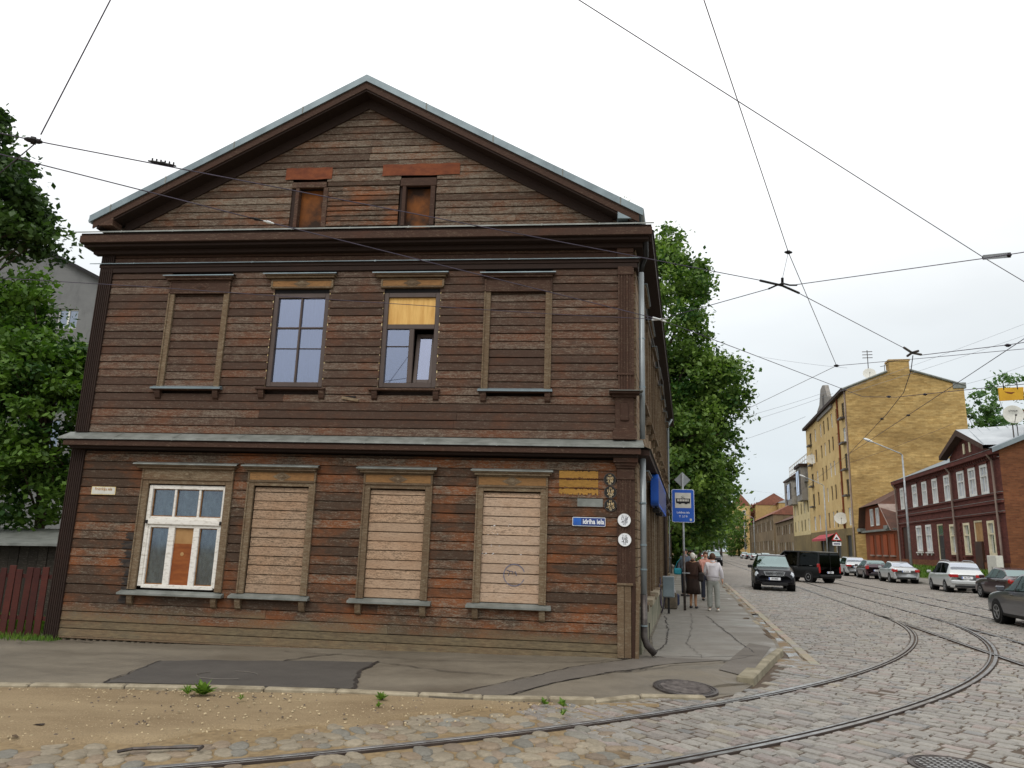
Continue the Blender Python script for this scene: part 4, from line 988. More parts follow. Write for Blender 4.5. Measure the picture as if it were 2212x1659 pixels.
# lower white window
t = window_part(-8.59, -6.84, 0.87, 2.86, 0.14, 'wood_trim', 0.13, 'large old window with peeling white frame and plastic sheeting inside')
frieze(t, -8.59, -6.84, 2.80, 3.02, 'wood_trim', 'wood_trim'); hood(t, -8.73, -6.75, 3.09, 0.16); sill(t, -8.72, -6.79, 0.82, 0.15, 'wood_trim', 'zinc_dull', (-8.50, -6.95), 0.60)
frame_rects(t, [(-8.44, -8.37, 0.93, 2.71), (-7.03, -6.965, 0.93, 2.71), (-8.37, -7.03, 2.64, 2.71), (-8.37, -7.03, 0.90, 0.965)], 'white_paint', -0.01, 0.09)
frame_rects(t, [(-8.39, -7.01, 2.01, 2.10)], 'white_paint', -0.035, 0.08, 'transom'); frame_rects(t, [(-8.37, -7.03, 2.10, 2.15), (-8.37, -7.03, 1.955, 2.01)], 'white_paint', 0.0, 0.07, 'sash_rail')
frame_rects(t, [(-7.955, -7.915, 2.15, 2.64), (-7.49, -7.45, 2.15, 2.64)], 'white_paint', 0.005, 0.07, 'glazing_bar')
frame_rects(t, [(-7.985, -7.865, 0.965, 1.955), (-7.51, -7.40, 0.965, 1.955), (-8.37, -8.33, 0.965, 1.955), (-7.07, -7.03, 0.965, 1.955)], 'white_paint', 0.0, 0.07, 'stile')
for (a, b, c, d) in ((-8.37, -7.955, 2.15, 2.64), (-7.915, -7.49, 2.15, 2.64), (-7.45, -7.03, 2.15, 2.64), (-8.33, -7.985, 0.965, 1.955), (-7.40, -7.07, 0.965, 1.955)):
    pane(t, a, b, c, d, 0.05, 'glass_dusty')
    q = MB()
    for (e, f, g, h) in ((a, a+.016, c, d), (b-.016, b, c, d), (a, b, c, c+.018), (a, b, d-.014, d)): q.box(e, f, 0.036, 0.05, g, h)
    q.build('putty', 'putty', t)
    q = MB(); n = 14; rr = random.Random(int(a*100)); gz = [[0.055+0.035*rr.random()*(1+math.sin(i*.9+j*.6))/1.2 for j in range(n+1)] for i in range(n+1)]
    for i in range(n):
        for j in range(n): P = lambda i, j: (a-.02+(b-a+.04)*i/n, gz[i][j]+0.02, c-.02+(d-c+.04)*j/n); q.quad(P(i, j), P(i+1, j), P(i+1, j+1), P(i, j+1))
    q.build('plastic_sheet', 'plastic_sheet', t, True)
pane(t, -7.865, -7.51, 1.68, 1.955, 0.045, 'cardboard', 'piece of cardboard in the sash', 'cardboard'); pane(t, -7.865, -7.51, 0.965, 1.68, 0.035, 'board_brown', 'brown board in the sash', 'infill_board')
q = MB(); q.disc((-7.69, 0.034, 1.50), (0, -1, 0), 0.035, 8, 0.004); q.build('mark', 'cardboard', t); room(t, -8.4, -7.0, 0.95, 2.7, 0.5)
for u in (-8.42, -7.02): q = MB(); q.cbox(u, u+.045, -0.05, 0.0, 2.02, 2.08, .004); q.build('catch', 'black_metal', t)
# charred boards left of the white window
for k in range(8):
    z = 0.30+0.157*k+0.31; w = random.uniform(0.10, 0.30); n = 9; L_ = [(-8.60-w*random.uniform(.35, 1.0), z+.014+.13*i/n) for i in range(n+1)]
    q = MB(); q.add([(u, -0.0365, zz_) for u, zz_ in L_]+[(-8.60, -0.0365, zz_) for u, zz_ in L_], [(i, i+1, n+2+i, n+1+i) for i in range(n)]); q.build('charred_patch', 'charred', house)
# attic openings
for (u0, u1, z0, z1), (a, b, c, d) in zip(ATT, ((-6.14, -5.65, 7.70, 8.52), (-4.01, -3.53, 7.70, 8.51))):
    mb = MB(); mb.cbox(a-.07, a, -0.05, 0.12, c, d, .005); mb.cbox(b, b+.09, -0.05, 0.12, c, d, .005); mb.cbox(u0, u1, -0.055, 0.02, d, z1-.05, .01); t = mb.build('attic_opening', 'wood_trim_dark', house, label='small attic opening blocked with a rust-stained board')
    q = MB(); q.box(a, b, 0.09, 0.10, c-.05, d); q.build('infill_board', 'rust_orange', t); q = MB(); q.box(u0, a-.07, 0.0, 0.01, c, d); q.build('sheathing_strip', 'wood_black', t)
for (a, b, c, d) in ((-6.45, -5.51, 8.70, 8.955), (-4.50, -2.98, 8.735, 8.98)):
    q = MB(); n = 8
    for k in range(n):
        x0, x1 = a+(b-a)*k/n, a+(b-a)*(k+1)/n; y0, y1 = -0.045-.004*math.sin(k*2.1), -0.045-.004*math.sin(k*2.1+2.1)
        q.quad((x0, y0, c+.006*math.sin(k)), (x1, y1, c+.006*math.sin(k+1)), (x1, y1+.01, d+.005*math.sin(2*k+2)), (x0, y0+.01, d+.005*math.sin(2*k)))
    q.build('rust_sheet', 'rust_sheet', house, label='rusty sheet-metal patch above an attic opening')
# yellow-painted patch, grey patch
for i, (c, d) in enumerate(((2.985, 3.115), (2.83, 2.965), (2.70, 2.81))):
    n = 40; q = MB(); lo_ = [c+(random.random()**2*.05 if i == 2 else random.random()**3*.02) for _ in range(n+1)]; hi_ = [d-random.random()**3*.025 for _ in range(n+1)]; U = [-0.985+.665*j/n for j in range(n+1)]
    q.add([(u, -0.0345, z_) for u, z_ in zip(U, lo_)]+[(u, -0.0345, z_) for u, z_ in zip(U, hi_)], [(j, j+1, n+2+j, n+1+j) for j in range(n)]); q.build('painted_patch', 'wood_yellow', house)
q = MB(); q.box(-0.67, -0.24, -0.0335, -0.030, 2.51, 2.645); q.build('painted_patch', 'zinc_dull', house)
# rubble sleepers under the left end
for k in range(22):
    u = -9.65+k*0.14+random.uniform(-.02, .02); q = MB(); q.sphere((u, 0.02, -0.03), 0.06, 7, 5, (random.uniform(.7, 1.1), 1, random.uniform(.6, .9))); q.build('foundation_stone', 'stone_rubble', house, True)
mb = MB(); mb.box(-10.0, 0.25, 0.05, 0.15, -0.2, 0.05); mb.build('foundation', 'stone_rubble', house)
# ---- side wall on the street
SW = [1.6, 3.9, 6.2, 8.5, 10.8, 13.1, 15.4, 17.7]
mb = MB(); wall_holes(mb, lambda s, z, d: fnS(s, z, d+0.10), 0.1, SL, -0.1, 7.7, [], 0.1); mb.build('sheathing', 'wood_black', house)
mb = MB(); rs = random.Random(5)
for (z0, z1, st) in ((0.9, 3.34, 0.157), (3.66, 7.28, 0.150)):
    z = z0
    while z < z1-.02:
        zt = min(z+st, z1); segs = [(0.1, SL)]
        for c in SW:
            wz0, wz1 = (0.95, 2.95) if z0 < 2 else (4.55, 6.55)
            if z < wz1 and zt > wz0: segs = [x for a, b in segs for x in ((a, c-.5), (c+.5, b)) if x[1] > x[0]] if any(a < c < b for a, b in segs) else segs
        for a, b in segs: fbox(mb, fnS, a, b, z+.006, zt-.006, -0.028+rs.uniform(-.004, .004), 0.1)
        z = zt
stuff(mb.build('side_boards', 'wood_side', house))
def fnSM(o=0): return lambda s, z, d: fnS(s, z, d)
for i, c in enumerate(SW):
    for (z0, z1, lvl) in ((4.55, 6.55, 'u'), (0.95, 2.95, 'l')):
        mb = MB()
        for (a, b) in ((c-.60, c-.47), (c+.47, c+.60)): fbox(mb, fnS, a, b, z0-.05, z1+.1, -0.085, 0.05)
        fbox(mb, fnS, c-.60, c+.60, z1+.02, z1+.22, -0.09, 0.05); fbox(mb, fnS, c-.66, c+.66, z1+.22, z1+.27, -0.17, 0.05); t = mb.build('window', 'wood_trim', house)
        q = MB(); fbox(q, fnS, c-.70, c+.70, z1+.27, z1+.285, -0.20, 0.05); q.build('flashing', 'zinc', t)
        q = MB(); fbox(q, fnS, c-.68, c+.68, z0-.09, z0-.05, -0.16, 0.05)
        for b in (c-.5, c+.5): fbox(q, fnS, b-.05, b+.05, z0-.28, z0-.09, -0.11, 0.05)
        q.build('sill', 'wood_trim', t)
        q = MB()
        if lvl == 'l' and 5 < c < 11:
            k = z0
            while k < z1: fbox(q, fnS, c-.47, c+.47, k, k+.05, -0.05, 0.03); k += 0.06
            q.build('roller_shutter', 'zinc_dull', t)
        elif lvl == 'l': fbox(q, fnS, c-.47, c+.47, z0, z1, -0.02, 0.03); q.build('shutter_board', 'wood_trim', t)
        else:
            fbox(q, fnS, c-.47, c+.47, z0, z1, 0.03, 0.05); q.build('pane', 'glass_dark', t); q = MB()
            for (a, b, e, f) in ((c-.47, c-.41, z0, z1), (c+.41, c+.47, z0, z1), (c-.03, c+.03, z0, z1), (c-.47, c+.47, z0+1.3, z0+1.37)): fbox(q, fnS, a, b, e, f, 0.0, 0.045)
            q.build('frame', 'white_paint', t)
mb = MB(); fbox(mb, fnS, 0.45, SL, -0.1, 0.84, -0.07, 0.1); mb.build('plinth', 'plinth', house)
for c in (1.9, 4.4): mb = MB(); fbox(mb, fnS, c-.55, c+.55, 0.84, 0.93, -0.22, 0.1); mb.build('stone_sill', 'stone_kerb', house)
for (nm, z0, z1, d, mt) in (('cornice', 7.30, 7.50, -0.34, 'wood_black'), ('cornice', 3.40, 3.50, -0.25, 'wood_black'), ('string_course', 6.80, 6.97, -0.075, 'wood_black')):
    mb = MB(); fbox(mb, fnS, 0.0, SL+.3, z0, z1, d, 0.05); o = mb.build(nm, mt, house)
    q = MB(); a, b = (d-.03, z1+.004), (0.03, z1+(0.17 if z1 > 7.4 else 0.13 if z1 < 4 else .02)); q.quad(fnS(-.05, a[1], a[0]), fnS(SL+.3, a[1], a[0]), fnS(SL+.3, b[1], b[0]), fnS(-.05, b[1], b[0])); q.build('flashing', 'zinc_dull', o)
# far and left walls
e0, e1 = fnS(SL, 0, 0), (-10.0+SD.x/SD.y*SL, SL, 0)
mb = MB(); mb.quad((e0[0], e0[1], -.1), (e1[0], e1[1], -.1), (e1[0], e1[1], 7.7), (e0[0], e0[1], 7.7)); mb.quad((-10.0, .1, -.1), (e1[0], e1[1], -.1), (e1[0], e1[1], 7.75), (-10.0, .1, 7.75)); mb.add([(e0[0], e0[1], 7.7), (e1[0], e1[1], 7.7), ((e0[0]+e1[0])/2, SL, 10.6)], [(0, 1, 2)]); mb.build('rear_wall', 'wood_side', house)
# downpipes
def pipe(name, pts, r, mat, parent): q = MB(); q.tube(pts, r, 10); o = q.build(name, mat, parent, True); return o
def brack(p, r, parent): q = MB(); q.tube([Vector(p)-Vector((0, 0, .012)), Vector(p)+Vector((0, 0, .012))], r+.008, 10); q.build('pipe_clip', 'zinc', parent)
P = lambda s, z, d: Vector(fnS(s, z, d))
dp = pipe('downpipe', [P(0.10, 6.75, -.13), P(0.10, 4.60, -.13), P(0.10, 3.7, -.13)], 0.05, 'pipe_grey', house)
pipe('pipe_section', [P(0.12, 3.36, -.13), P(0.12, 1.1, -.13)], 0.052, 'pipe_grey', dp)
pipe('pipe_section', [P(0.13, 1.1, -.13), P(0.13, 0.42, -.13), P(0.13, 0.30, -.17), P(0.16, 0.16, -.30)], 0.058, 'iron', dp)
pipe('pipe_elbow', [Vector((0.50, -.28, 7.42)), P(0.05, 7.05, -.22), P(0.10, 6.9, -.15), P(0.10, 6.74, -.13)], 0.045, 'black_metal', dp)
for z in (5.5, 4.62, 2.6, 1.9, 1.5, .6): brack(P(0.11, z, -.13), 0.052, dp)
d2 = pipe('downpipe', [P(18.6, 7.2, -.3), P(18.6, 6.9, -.13), P(18.6, 0.3, -.13)], 0.06, 'pipe_grey', house)
for z in (6, 4.5, 3, 1.5): brack(P(18.6, z, -.13), 0.06, d2)
# rusty vertical pipe and cable runs low on the street side
pipe('gas_pipe', [P(12.5, 0.2, -.14), P(12.5, 3.2, -.14), P(12.6, 3.3, -.3)], 0.05, 'rail_side', house)
pipe('cable', [P(7.2, 0.95, -.12), P(7.3, 0.5, -.14), P(7.6, 0.35, -.16), P(8.0, 0.6, -.14), P(8.1, 1.1, -.12)], 0.015, 'wire', house)
pipe('bracket_rod', [P(0.35, 0.62, -.12), P(0.42, 0.62, -.2), P(0.42, 0.1, -.2)], 0.01, 'black_metal', house)
for k, (a, b) in enumerate(((0.2, 12), (0.4, 17))): pipe('cable', [P(a, 6.72+.02*k, -.06), P((a+b)/2, 6.6, -.20-.05*k), P(b, 6.68, -.10)], 0.008, 'wire_light', house)
# ---- signs on the house
FRONT = -0.034
def house_thing(name, label, cat, u, z, y, group=None):
    p = house_mat @ Vector((u, y, z)); return thing(name, label, cat, p, AF, group)
house_mat = Matrix.Translation((K.x, K.y, 0)) @ Matrix.Rotation(AF, 4, 'Z')
def roundrect(w, h, r, n=5):
    out = []
    for cx, cy, a0 in ((w/2-r, h/2-r, 0), (-w/2+r, h/2-r, 90), (-w/2+r, -h/2+r, 180), (w/2-r, -h/2+r, 270)):
        for k in range(n+1): a = R(a0+90*k/n); out.append((cx+r*math.cos(a), cy+r*math.sin(a)))
    return out
fz = lambda h: (lambda a, b, d: (a, d, b))
def plate(t, name, w, h, r, y0, y1, mat): q = MB(); q.prism(roundrect(w, h, r), y0, y1, lambda a, b, d: (a, d, b)); return q.build(name, mat, t)
T_ = {}
t = house_thing('street_sign', 'blue enamel street name sign with white letters, first letters worn away', 'sign', -0.472, 2.257, FRONT-.012)
plate(t, 'border', 0.555, 0.148, 0.015, 0, 0.012, 'sign_white'); plate(t, 'face', 0.537, 0.130, 0.010, -0.003, 0.002, 'sign_navy'); plate(t, 'worn_area', 0.13, 0.120, 0.02, -0.0045, 0.0, 'sign_faded').location = (-0.198, 0, 0)
place_text(TXT['driha'], 'sign_white', t, lambda x, y: (x+0.075, -0.006, y)); place_text(TXT['fri'], 'sign_blue', t, lambda x, y: (x-0.205, -0.006, y), 'worn_lettering')
t = house_thing('old_street_sign', 'small cream street plate with faded ochre lettering beside the left corner post', 'sign', -9.31, 2.583, FRONT-.008)
plate(t, 'border', 0.47, 0.146, 0.012, 0, 0.01, 'enamel_cream'); plate(t, 'face', 0.445, 0.122, 0.01, -0.002, 0.002, 'sign_grey'); place_text(TXT['old'], 'ochre_ink', t, lambda x, y: (x, -0.004, y+0.028))
for i, (u, z, a, b, c, d, lab) in enumerate(((-0.122, 2.979, '440', '14.00', '-5.90', '600', 'black round hydrant plate reading 14.00, highest of three'), (-0.115, 2.762, '474', '13.30', '-9.65', '218', 'black round hydrant plate reading 13.30, middle of three'), (-0.111, 2.543, '415', '14.90', '-15.15', '100', 'black round hydrant plate reading 14.90, lowest of three'))):
    t = house_thing('hydrant_plate', lab, 'plate', u, z, FRONT-.010, 'black hydrant plates')
    q = MB(); q.disc((0, 0, 0), (0, 1, 0), 0.105, 28, 0.010); q.build('face', 'sign_black', t); q = MB(); q.lathe([(0.106, .002), (0.106, -.004), (0.099, -.004), (0.099, .002)], 28, axis=1); q.build('rim', 'iron', t)
    for body, dz, k in ((a, 0.066, 'S'), (b, 0.018, 'B'), (c, -0.034, 'B'), (d, -0.075, 'S')): place_text(TXT[k+body], 'cream_letters', t, lambda x, y, dz=dz: (x, -0.003, y+dz))
for (u, z, a, b, c, lab) in ((0.116, 2.298, '17.60', '-4.20', 'EK', 'white round marker plate reading 17 with a scratch across it'), (0.123, 1.977, '8.60', '-4.30', 'V.', 'white round marker plate reading 8, below the scratched one')):
    t = house_thing('marker_plate', lab, 'plate', u, z, -0.098, 'white round plates on the corner post')
    q = MB(); q.disc((0, 0, 0), (0, 1, 0), 0.108, 32, 0.022); q.build('face', 'sign_white', t); q = MB(); q.lathe([(0.108, -.004), (0.101, -.004), (0.099, .0)], 32, axis=1); q.build('rim', 'white_clean', t)
    for body, dz, k in ((c+' 3.0', 0.062, 'S'), (a, 0.02, 'B'), (b, -0.03, 'B'), ('315', -0.072, 'S')): place_text(TXT[k+body], 'ink', t, lambda x, y, dz=dz: (x, -0.003, y+dz))
    if a[0] == '1': q = MB(); q.tube([(-.01, -.004, -.02), (.02, -.004, .0), (.07, -.004, .06)], 0.004, 4); q.build('scratch', 'ink_faint', t)
# blue fascia box sign on the street side
t = thing('shop_sign', 'long blue light-box sign projecting over the street-side shutters', 'sign', house_mat @ Vector(fnS(3.0, 0, 0)), AF+math.atan2(SD.y, SD.x))
q = MB(); q.prism(roundrect(5.6, 0.66, 0.12), -0.12, -0.28, lambda a, b, d: (a+2.9, d, b+3.06)); q.build('box', 'sign_blue', t, False)
q = MB(); q.prism(roundrect(5.4, 0.52, 0.1), -0.28, -0.285, lambda a, b, d: (a+2.9, d, b+3.06)); q.build('face', 'sign_navy', t)
for x in (0.8, 2.9, 5.0): q = MB(); q.box(x-.04, x+.04, -0.12, 0.03, 2.95, 3.2); q.build('bracket', 'black_metal', t)
for x in (0.5, 2.2): q = MB(); q.cbox(x-.12, x+.12, -0.30, -0.14, 2.60, 2.70, .02); q.tube([(x, -.22, 2.7), (x, -.15, 2.8)], .02, 6); q.build('spot_lamp', 'black_metal', t)
# ------------------------------------------------------------------ buildings along the street
def brickmat(name, c1, c2, mortar, bw=0.26, bh=0.075, stain=None, amt=0.5, ns=0.35, uv='XZ'):
    n = NT(name); n.set(0.88, 0, 0.2)
    co = n.new('ShaderNodeTexCoord'); sp = n.new('ShaderNodeSeparateXYZ'); n.l(co.outputs['Object'], sp.inputs[0]); cb = n.new('ShaderNodeCombineXYZ')
    n.l(n.math('ADD', sp.outputs['X'], sp.outputs['Y']), cb.inputs[0]); n.l(sp.outputs['Z'], cb.inputs[1])
    br = n.new('ShaderNodeTexBrick'); br.inputs['Scale'].default_value = 1; br.inputs['Brick Width'].default_value = bw; br.inputs['Row Height'].default_value = bh; br.inputs['Mortar Size'].default_value = 0.008
    for k, c in (('Color1', c1), ('Color2', c2), ('Mortar', mortar)): br.inputs[k].default_value = (*lin(c), 1)
    n.l(cb.outputs[0], br.inputs['Vector'])
    st = n.new('ShaderNodeCombineXYZ'); n.l(n.math('MULTIPLY', n.math('ADD', sp.outputs['X'], sp.outputs['Y']), 0.5), st.inputs[0]); n.l(n.math('MULTIPLY', sp.outputs['Z'], 1.6), st.inputs[1])
    big = n.noise(st.outputs[0], ns, 7, 0.65); row = n.noise(st.outputs[0], 2.4, 6, 0.7)
    col = br.outputs['Color']
    if stain: col = n.mix(n.ramp(big, [(0.42, 0.0), (0.66, amt)]), col, lin(stain))
    col = n.mix(1.0, col, n.ramp(row, [(0.3, 0.64), (0.7, 1.25)]), 'MULTIPLY')
    n.base(col); n.bump(br.outputs['Fac'], 0.01, 0.3)
brickmat('yellow_brick', (198, 168, 112), (176, 144, 90), (156, 128, 84), 0.7, 0.2, (130, 105, 66), 0.85, 0.22)
brickmat('red_brick', (108, 60, 51), (94, 51, 45), (80, 46, 41), 0.3, 0.1, (78, 46, 42), 0.5)
brickmat('orange_brick', (134, 84, 56), (108, 64, 44), (108, 84, 64), 0.3, 0.1, (98, 64, 44), 0.6, 0.6)
def plaster(name, c1, c2, stain, ns=0.3): 
    n = NT(name); n.set(0.9, 0, 0.2); v = n.coord((0.6, 0.6, 1)); big = n.noise(v, ns, 7, 0.65); f = n.noise(n.coord((2, 2, 0.7)), 1.2, 6, 0.7)
    c = n.mix(n.ramp(big, [(0.35, 0.0), (0.65, 1.0)]), lin(c1), lin(c2)); c = n.mix(n.ramp(f, [(0.5, 0.0), (0.72, 0.7)]), c, lin(stain)); n.base(c); n.bump(f, 0.02, 0.3)
plaster('yellow_plaster', (210, 184, 130), (194, 164, 110), (156, 124, 86)); plaster('yellow_base', (134, 116, 80), (112, 98, 70), (84, 76, 60))
plaster('cream_plaster', (214, 196, 150), (196, 178, 132), (150, 132, 100)); plaster('grey_stucco', (124, 124, 123), (112, 112, 112), (98, 98, 98), 0.9)
plaster('grey_render', (150, 146, 140), (128, 124, 118), (100, 96, 90)); plaster('brown_wood_wall', (136, 118, 92), (112, 96, 76), (80, 68, 54)); plaster('ochre_wall', (182, 154, 104), (166, 138, 92), (136, 110, 76))
plaster('rust_wood_wall', (134, 72, 44), (110, 62, 42), (84, 58, 42)); plaster('rust_door', (160, 82, 48), (142, 70, 42), (112, 58, 38))
pm('roof_metal', (182, 187, 190), (158, 164, 168), 0.6, rough=0.45, metal=0.2); pm('roof_grey', (132, 142, 148), (108, 118, 124), 0.8, rough=0.5); pm('roof_brown', (96, 66, 54), (76, 56, 48), 1.2, rough=0.85); pm('roof_tile', (142, 92, 74), (116, 78, 64), 2, rough=0.85)
pm('window_white', (226, 226, 222), (204, 202, 194), 2, rough=0.5); pm('window_dark', (70, 58, 48), (52, 44, 38), 2, rough=0.6); pm('cream_paint', (226, 216, 186), (206, 194, 160), 3, rough=0.6); pm('door_black', (38, 36, 38), (30, 28, 30), 3, rough=0.4); pm('door_brown', (52, 34, 28), (70, 44, 30), 1.5, rough=0.6); pm('awning_red', (178, 66, 76), (160, 58, 68), 2, rough=0.7)
pm('pipe_rust', (150, 134, 124), (128, 110, 100), 2, (1, 1, 0.3), 0.6)
def s_for(px, t):
    lo, hi = 2.0, 600.0
    for _ in range(60):
        m_ = (lo+hi)/2; d = ST(m_, t)-Vector((0, 0, H)); x = 1106+1593*d.dot(RT)/d.dot(FW)
        if x > px: lo = m_
        else: hi = m_
    return m_
def fnB(u, z, d): return (d, u, z)      # street facade: u along the street, d into the block
def win(parent, u0, u1, z0, z1, fm='window_white', fw=0.09, bars=(), rec=0.13, gm='glass_far', proud=0.0, sill=None, label=None):
    mb = MB()
    for (a, b, c, e) in ((u0, u0+fw, z0, z1), (u1-fw, u1, z0, z1), (u0+fw, u1-fw, z1-fw, z1), (u0+fw, u1-fw, z0, z0+fw)): fbox(mb, fnB, a, b, c, e, rec-.08-proud, rec+.01)
    for kind, f, w in bars:
        if kind == 'v': c = u0+(u1-u0)*f; fbox(mb, fnB, c-w/2, c+w/2, z0+fw, z1-fw, rec-.06-proud, rec)
        else: c = z0+(z1-z0)*f; fbox(mb, fnB, u0+fw, u1-fw, c-w/2, c+w/2, rec-.06-proud, rec)
    o = mb.build('window', fm, parent)
    q = MB(); fbox(q, fnB, u0+.02, u1-.02, z0+.02, z1-.02, rec-.02, rec); q.build('pane', gm, o)
    if sill: q = MB(); fbox(q, fnB, u0-.1, u1+.1, z0-.1, z0, -.12, .05); q.build('sill', sill, o)
    return o
# --- red two-storey house
RS0, RS1 = 41.1, 66.3
rb = street_thing('red_house', 'dark red brick two-storey house with white window frames and a small roof gable', 'house', RS0, 21.0, 0)
up_w = [(43.29, 44.62), (45.5, 46.86), (47.74, 49.21), (50.83, 52.22), (53.9, 55.2), (56.7, 58.0), (59.5, 60.92), (63.7, 64.85)]
lo_w = [(43.1, 44.3), (47.62, 48.89), (50.56, 51.9), (56.44, 57.93), (59.16, 60.7)]
hl = [(a-RS0, b-RS0, 6.12, 8.15) for a, b in up_w]+[(a-RS0, b-RS0, 2.05 if a < 53 else 2.28, 4.35 if a < 53 else 4.5) for a, b in lo_w]+[(53.52-RS0, 55.1-RS0, 1.0, 4.48), (45.25-RS0, 46.88-RS0, 1.0, 4.45), (63.4-RS0, 65.4-RS0, 0.9, 4.5)]
mb = MB(); wall_holes(mb, fnB, 0, RS1-RS0, 0.6, 8.85, hl, 0.16); mb.build('wall', 'red_brick', rb)
mb = MB(); mb.add([(0, 0, 0.6), (11, 0, 0.6), (11, 0, 8.8), (5.5, 0, 11.3), (0, 0, 8.85)], [(0, 1, 2, 3, 4)]); mb.quad((0, RS1-RS0, .6), (11, RS1-RS0, .6), (11, RS1-RS0, 8.8), (0, RS1-RS0, 8.85)); mb.add([(11, RS1-RS0, 8.8), (0, RS1-RS0, 8.8), (5.5, RS1-RS0, 11.3)], [(0, 1, 2)]); mb.quad((11, 0, .6), (11, RS1-RS0, .6), (11, RS1-RS0, 8.8), (11, 0, 8.8)); mb.build('end_wall', 'orange_brick', rb)
mb = MB(); Lr = RS1-RS0; mb.quad((-.45, -.1, 8.85), (-.45, Lr+.3, 8.85), (5.5, Lr+.3, 11.45), (5.5, -.1, 11.45)); mb.quad((11.4, -.1, 8.7), (11.4, Lr+.3, 8.7), (5.5, Lr+.3, 11.45), (5.5, -.1, 11.45)); rr_ = mb.build('roof', 'roof_grey', rb)
mb = MB(); d_ = Vector((5.95, 0, 2.6)).normalized()
mb.add([(-.5, -.35, 8.9), (5.5, -.35, 11.55), (5.5, .25, 11.6), (-.5, .25, 8.95), (-.5, -.35, 8.6), (5.5, -.35, 11.25)], [(0, 1, 2, 3), (0, 4, 5, 1)]); mb.build('parapet_flashing', 'roof_grey', rr_)
# cornice with dentils, string bands
for (nm, z0, z1, d) in (('cornice', 8.55, 8.86, -0.42), ('frieze_band', 8.28, 8.36, -0.08), ('sill_band', 5.98, 6.10, -0.12), ('string_band', 5.42, 5.60, -0.14), ('string_band', 4.75, 4.86, -0.12)):
    mb = MB(); fbox(mb, fnB, 0, Lr, z0, z1, d, .05); o = mb.build(nm, 'red_brick', rb); q = MB(); fbox(q, fnB, 0, Lr, z1, z1+.025, d-.02, .05); q.build('flashing', 'zinc_dull', o)
mb = MB()
for k in range(60): fbox(mb, fnB, 0.2+k*Lr/60.5, 0.2+k*Lr/60.5+.2, 8.36, 8.54, -0.22, .05)
stuff(mb.build('dentils', 'red_brick', rb))
for u0, u1 in up_w:
    o = win(rb, u0-RS0, u1-RS0, 6.12, 8.15, 'window_white', 0.19, (('v', .5, .09), ('h', .62, .1)), 0.10, proud=0.06)
    q = MB(); fbox(q, fnB, u0-RS0-.14, u1-RS0+.14, 8.15, 8.30, -.09, .05); q.build('lintel', 'red_brick', o); q = MB(); fbox(q, fnB, u0-RS0-.02, u1-RS0+.1, 6.04, 6.14, -.06, .05); q.build('sill', 'window_white', o)
for u0, u1 in lo_w:
    big = u0 < 53; z0, z1 = (2.05, 4.35) if big else (2.28, 4.5)
    o = win(rb, u0-RS0, u1-RS0, z0, z1, 'cream_paint' if big else 'window_white', 0.17, (('h', .62, .08),) if big else (('v', .5, .09), ('h', .62, .1)), 0.10, proud=0.06)
    if not big:
        for a in (u0+.15, u1-.25): q = MB(); fbox(q, fnB, a-RS0, a-RS0+.1, z0-.32, z0-.05, -.12, .05); q.build('bracket', 'window_white', o)
    q = MB(); fbox(q, fnB, u0-RS0-.15, u1-RS0+.15, z0-.14, z0-.04, -.14, .05); q.build('sill', 'red_brick' if big else 'window_white', o)
o = win(rb, 53.52-RS0, 55.1-RS0, 1.0, 4.48, 'cream_paint', .12, (), .12, 'door_black'); o.name = 'door'
for k in range(5): q = MB(); fbox(q, fnB, 54.0-RS0, 54.6-RS0, 1.6+k*.22, 1.68+k*.22, .08, .11); q.build('door_slat', 'iron', o)
q = MB(); fbox(q, fnB, 53.75-RS0, 54.85-RS0, 3.55, 4.3, .085, .1); q.build('pane', 'glass_far', o)
o = win(rb, 45.25-RS0, 46.88-RS0, 1.0, 4.45, 'cream_paint', .12, (), .12, 'cardboard'); o.name = 'door'; q = MB(); fbox(q, fnB, 45.4-RS0, 46.7-RS0, 1.0, 3.0, -.1, .1); q.build('open_leaf', 'door_brown', o)
mb = MB(); fbox(mb, fnB, 63.4-RS0, 65.4-RS0, .9, 4.5, .12, .3); mb.build('gate', 'door_brown', rb)
for u in (Lr-.25, 50.3-RS0, 42.0-RS0):
    q = MB(); q.tube([(-.42, u, 8.6), (-.16, u, 8.2), (-.14, u, 1.1)], 0.075, 8); q.build('downpipe', 'pipe_rust', rb)
mb = MB(); fbox(mb, fnB, 0, Lr, .6, 1.6, -.05, .02); mb.build('plinth', 'orange_brick', rb)
for u0 in (48.25, 41.35):                      # rusticated quoins
    for k in range(8): q = MB(); fbox(q, fnB, u0+1.15-RS0, u0+1.45-RS0, 1.8+k*.34, 2.02+k*.34, -.07, .02); q.build('quoin', 'red_brick', rb)
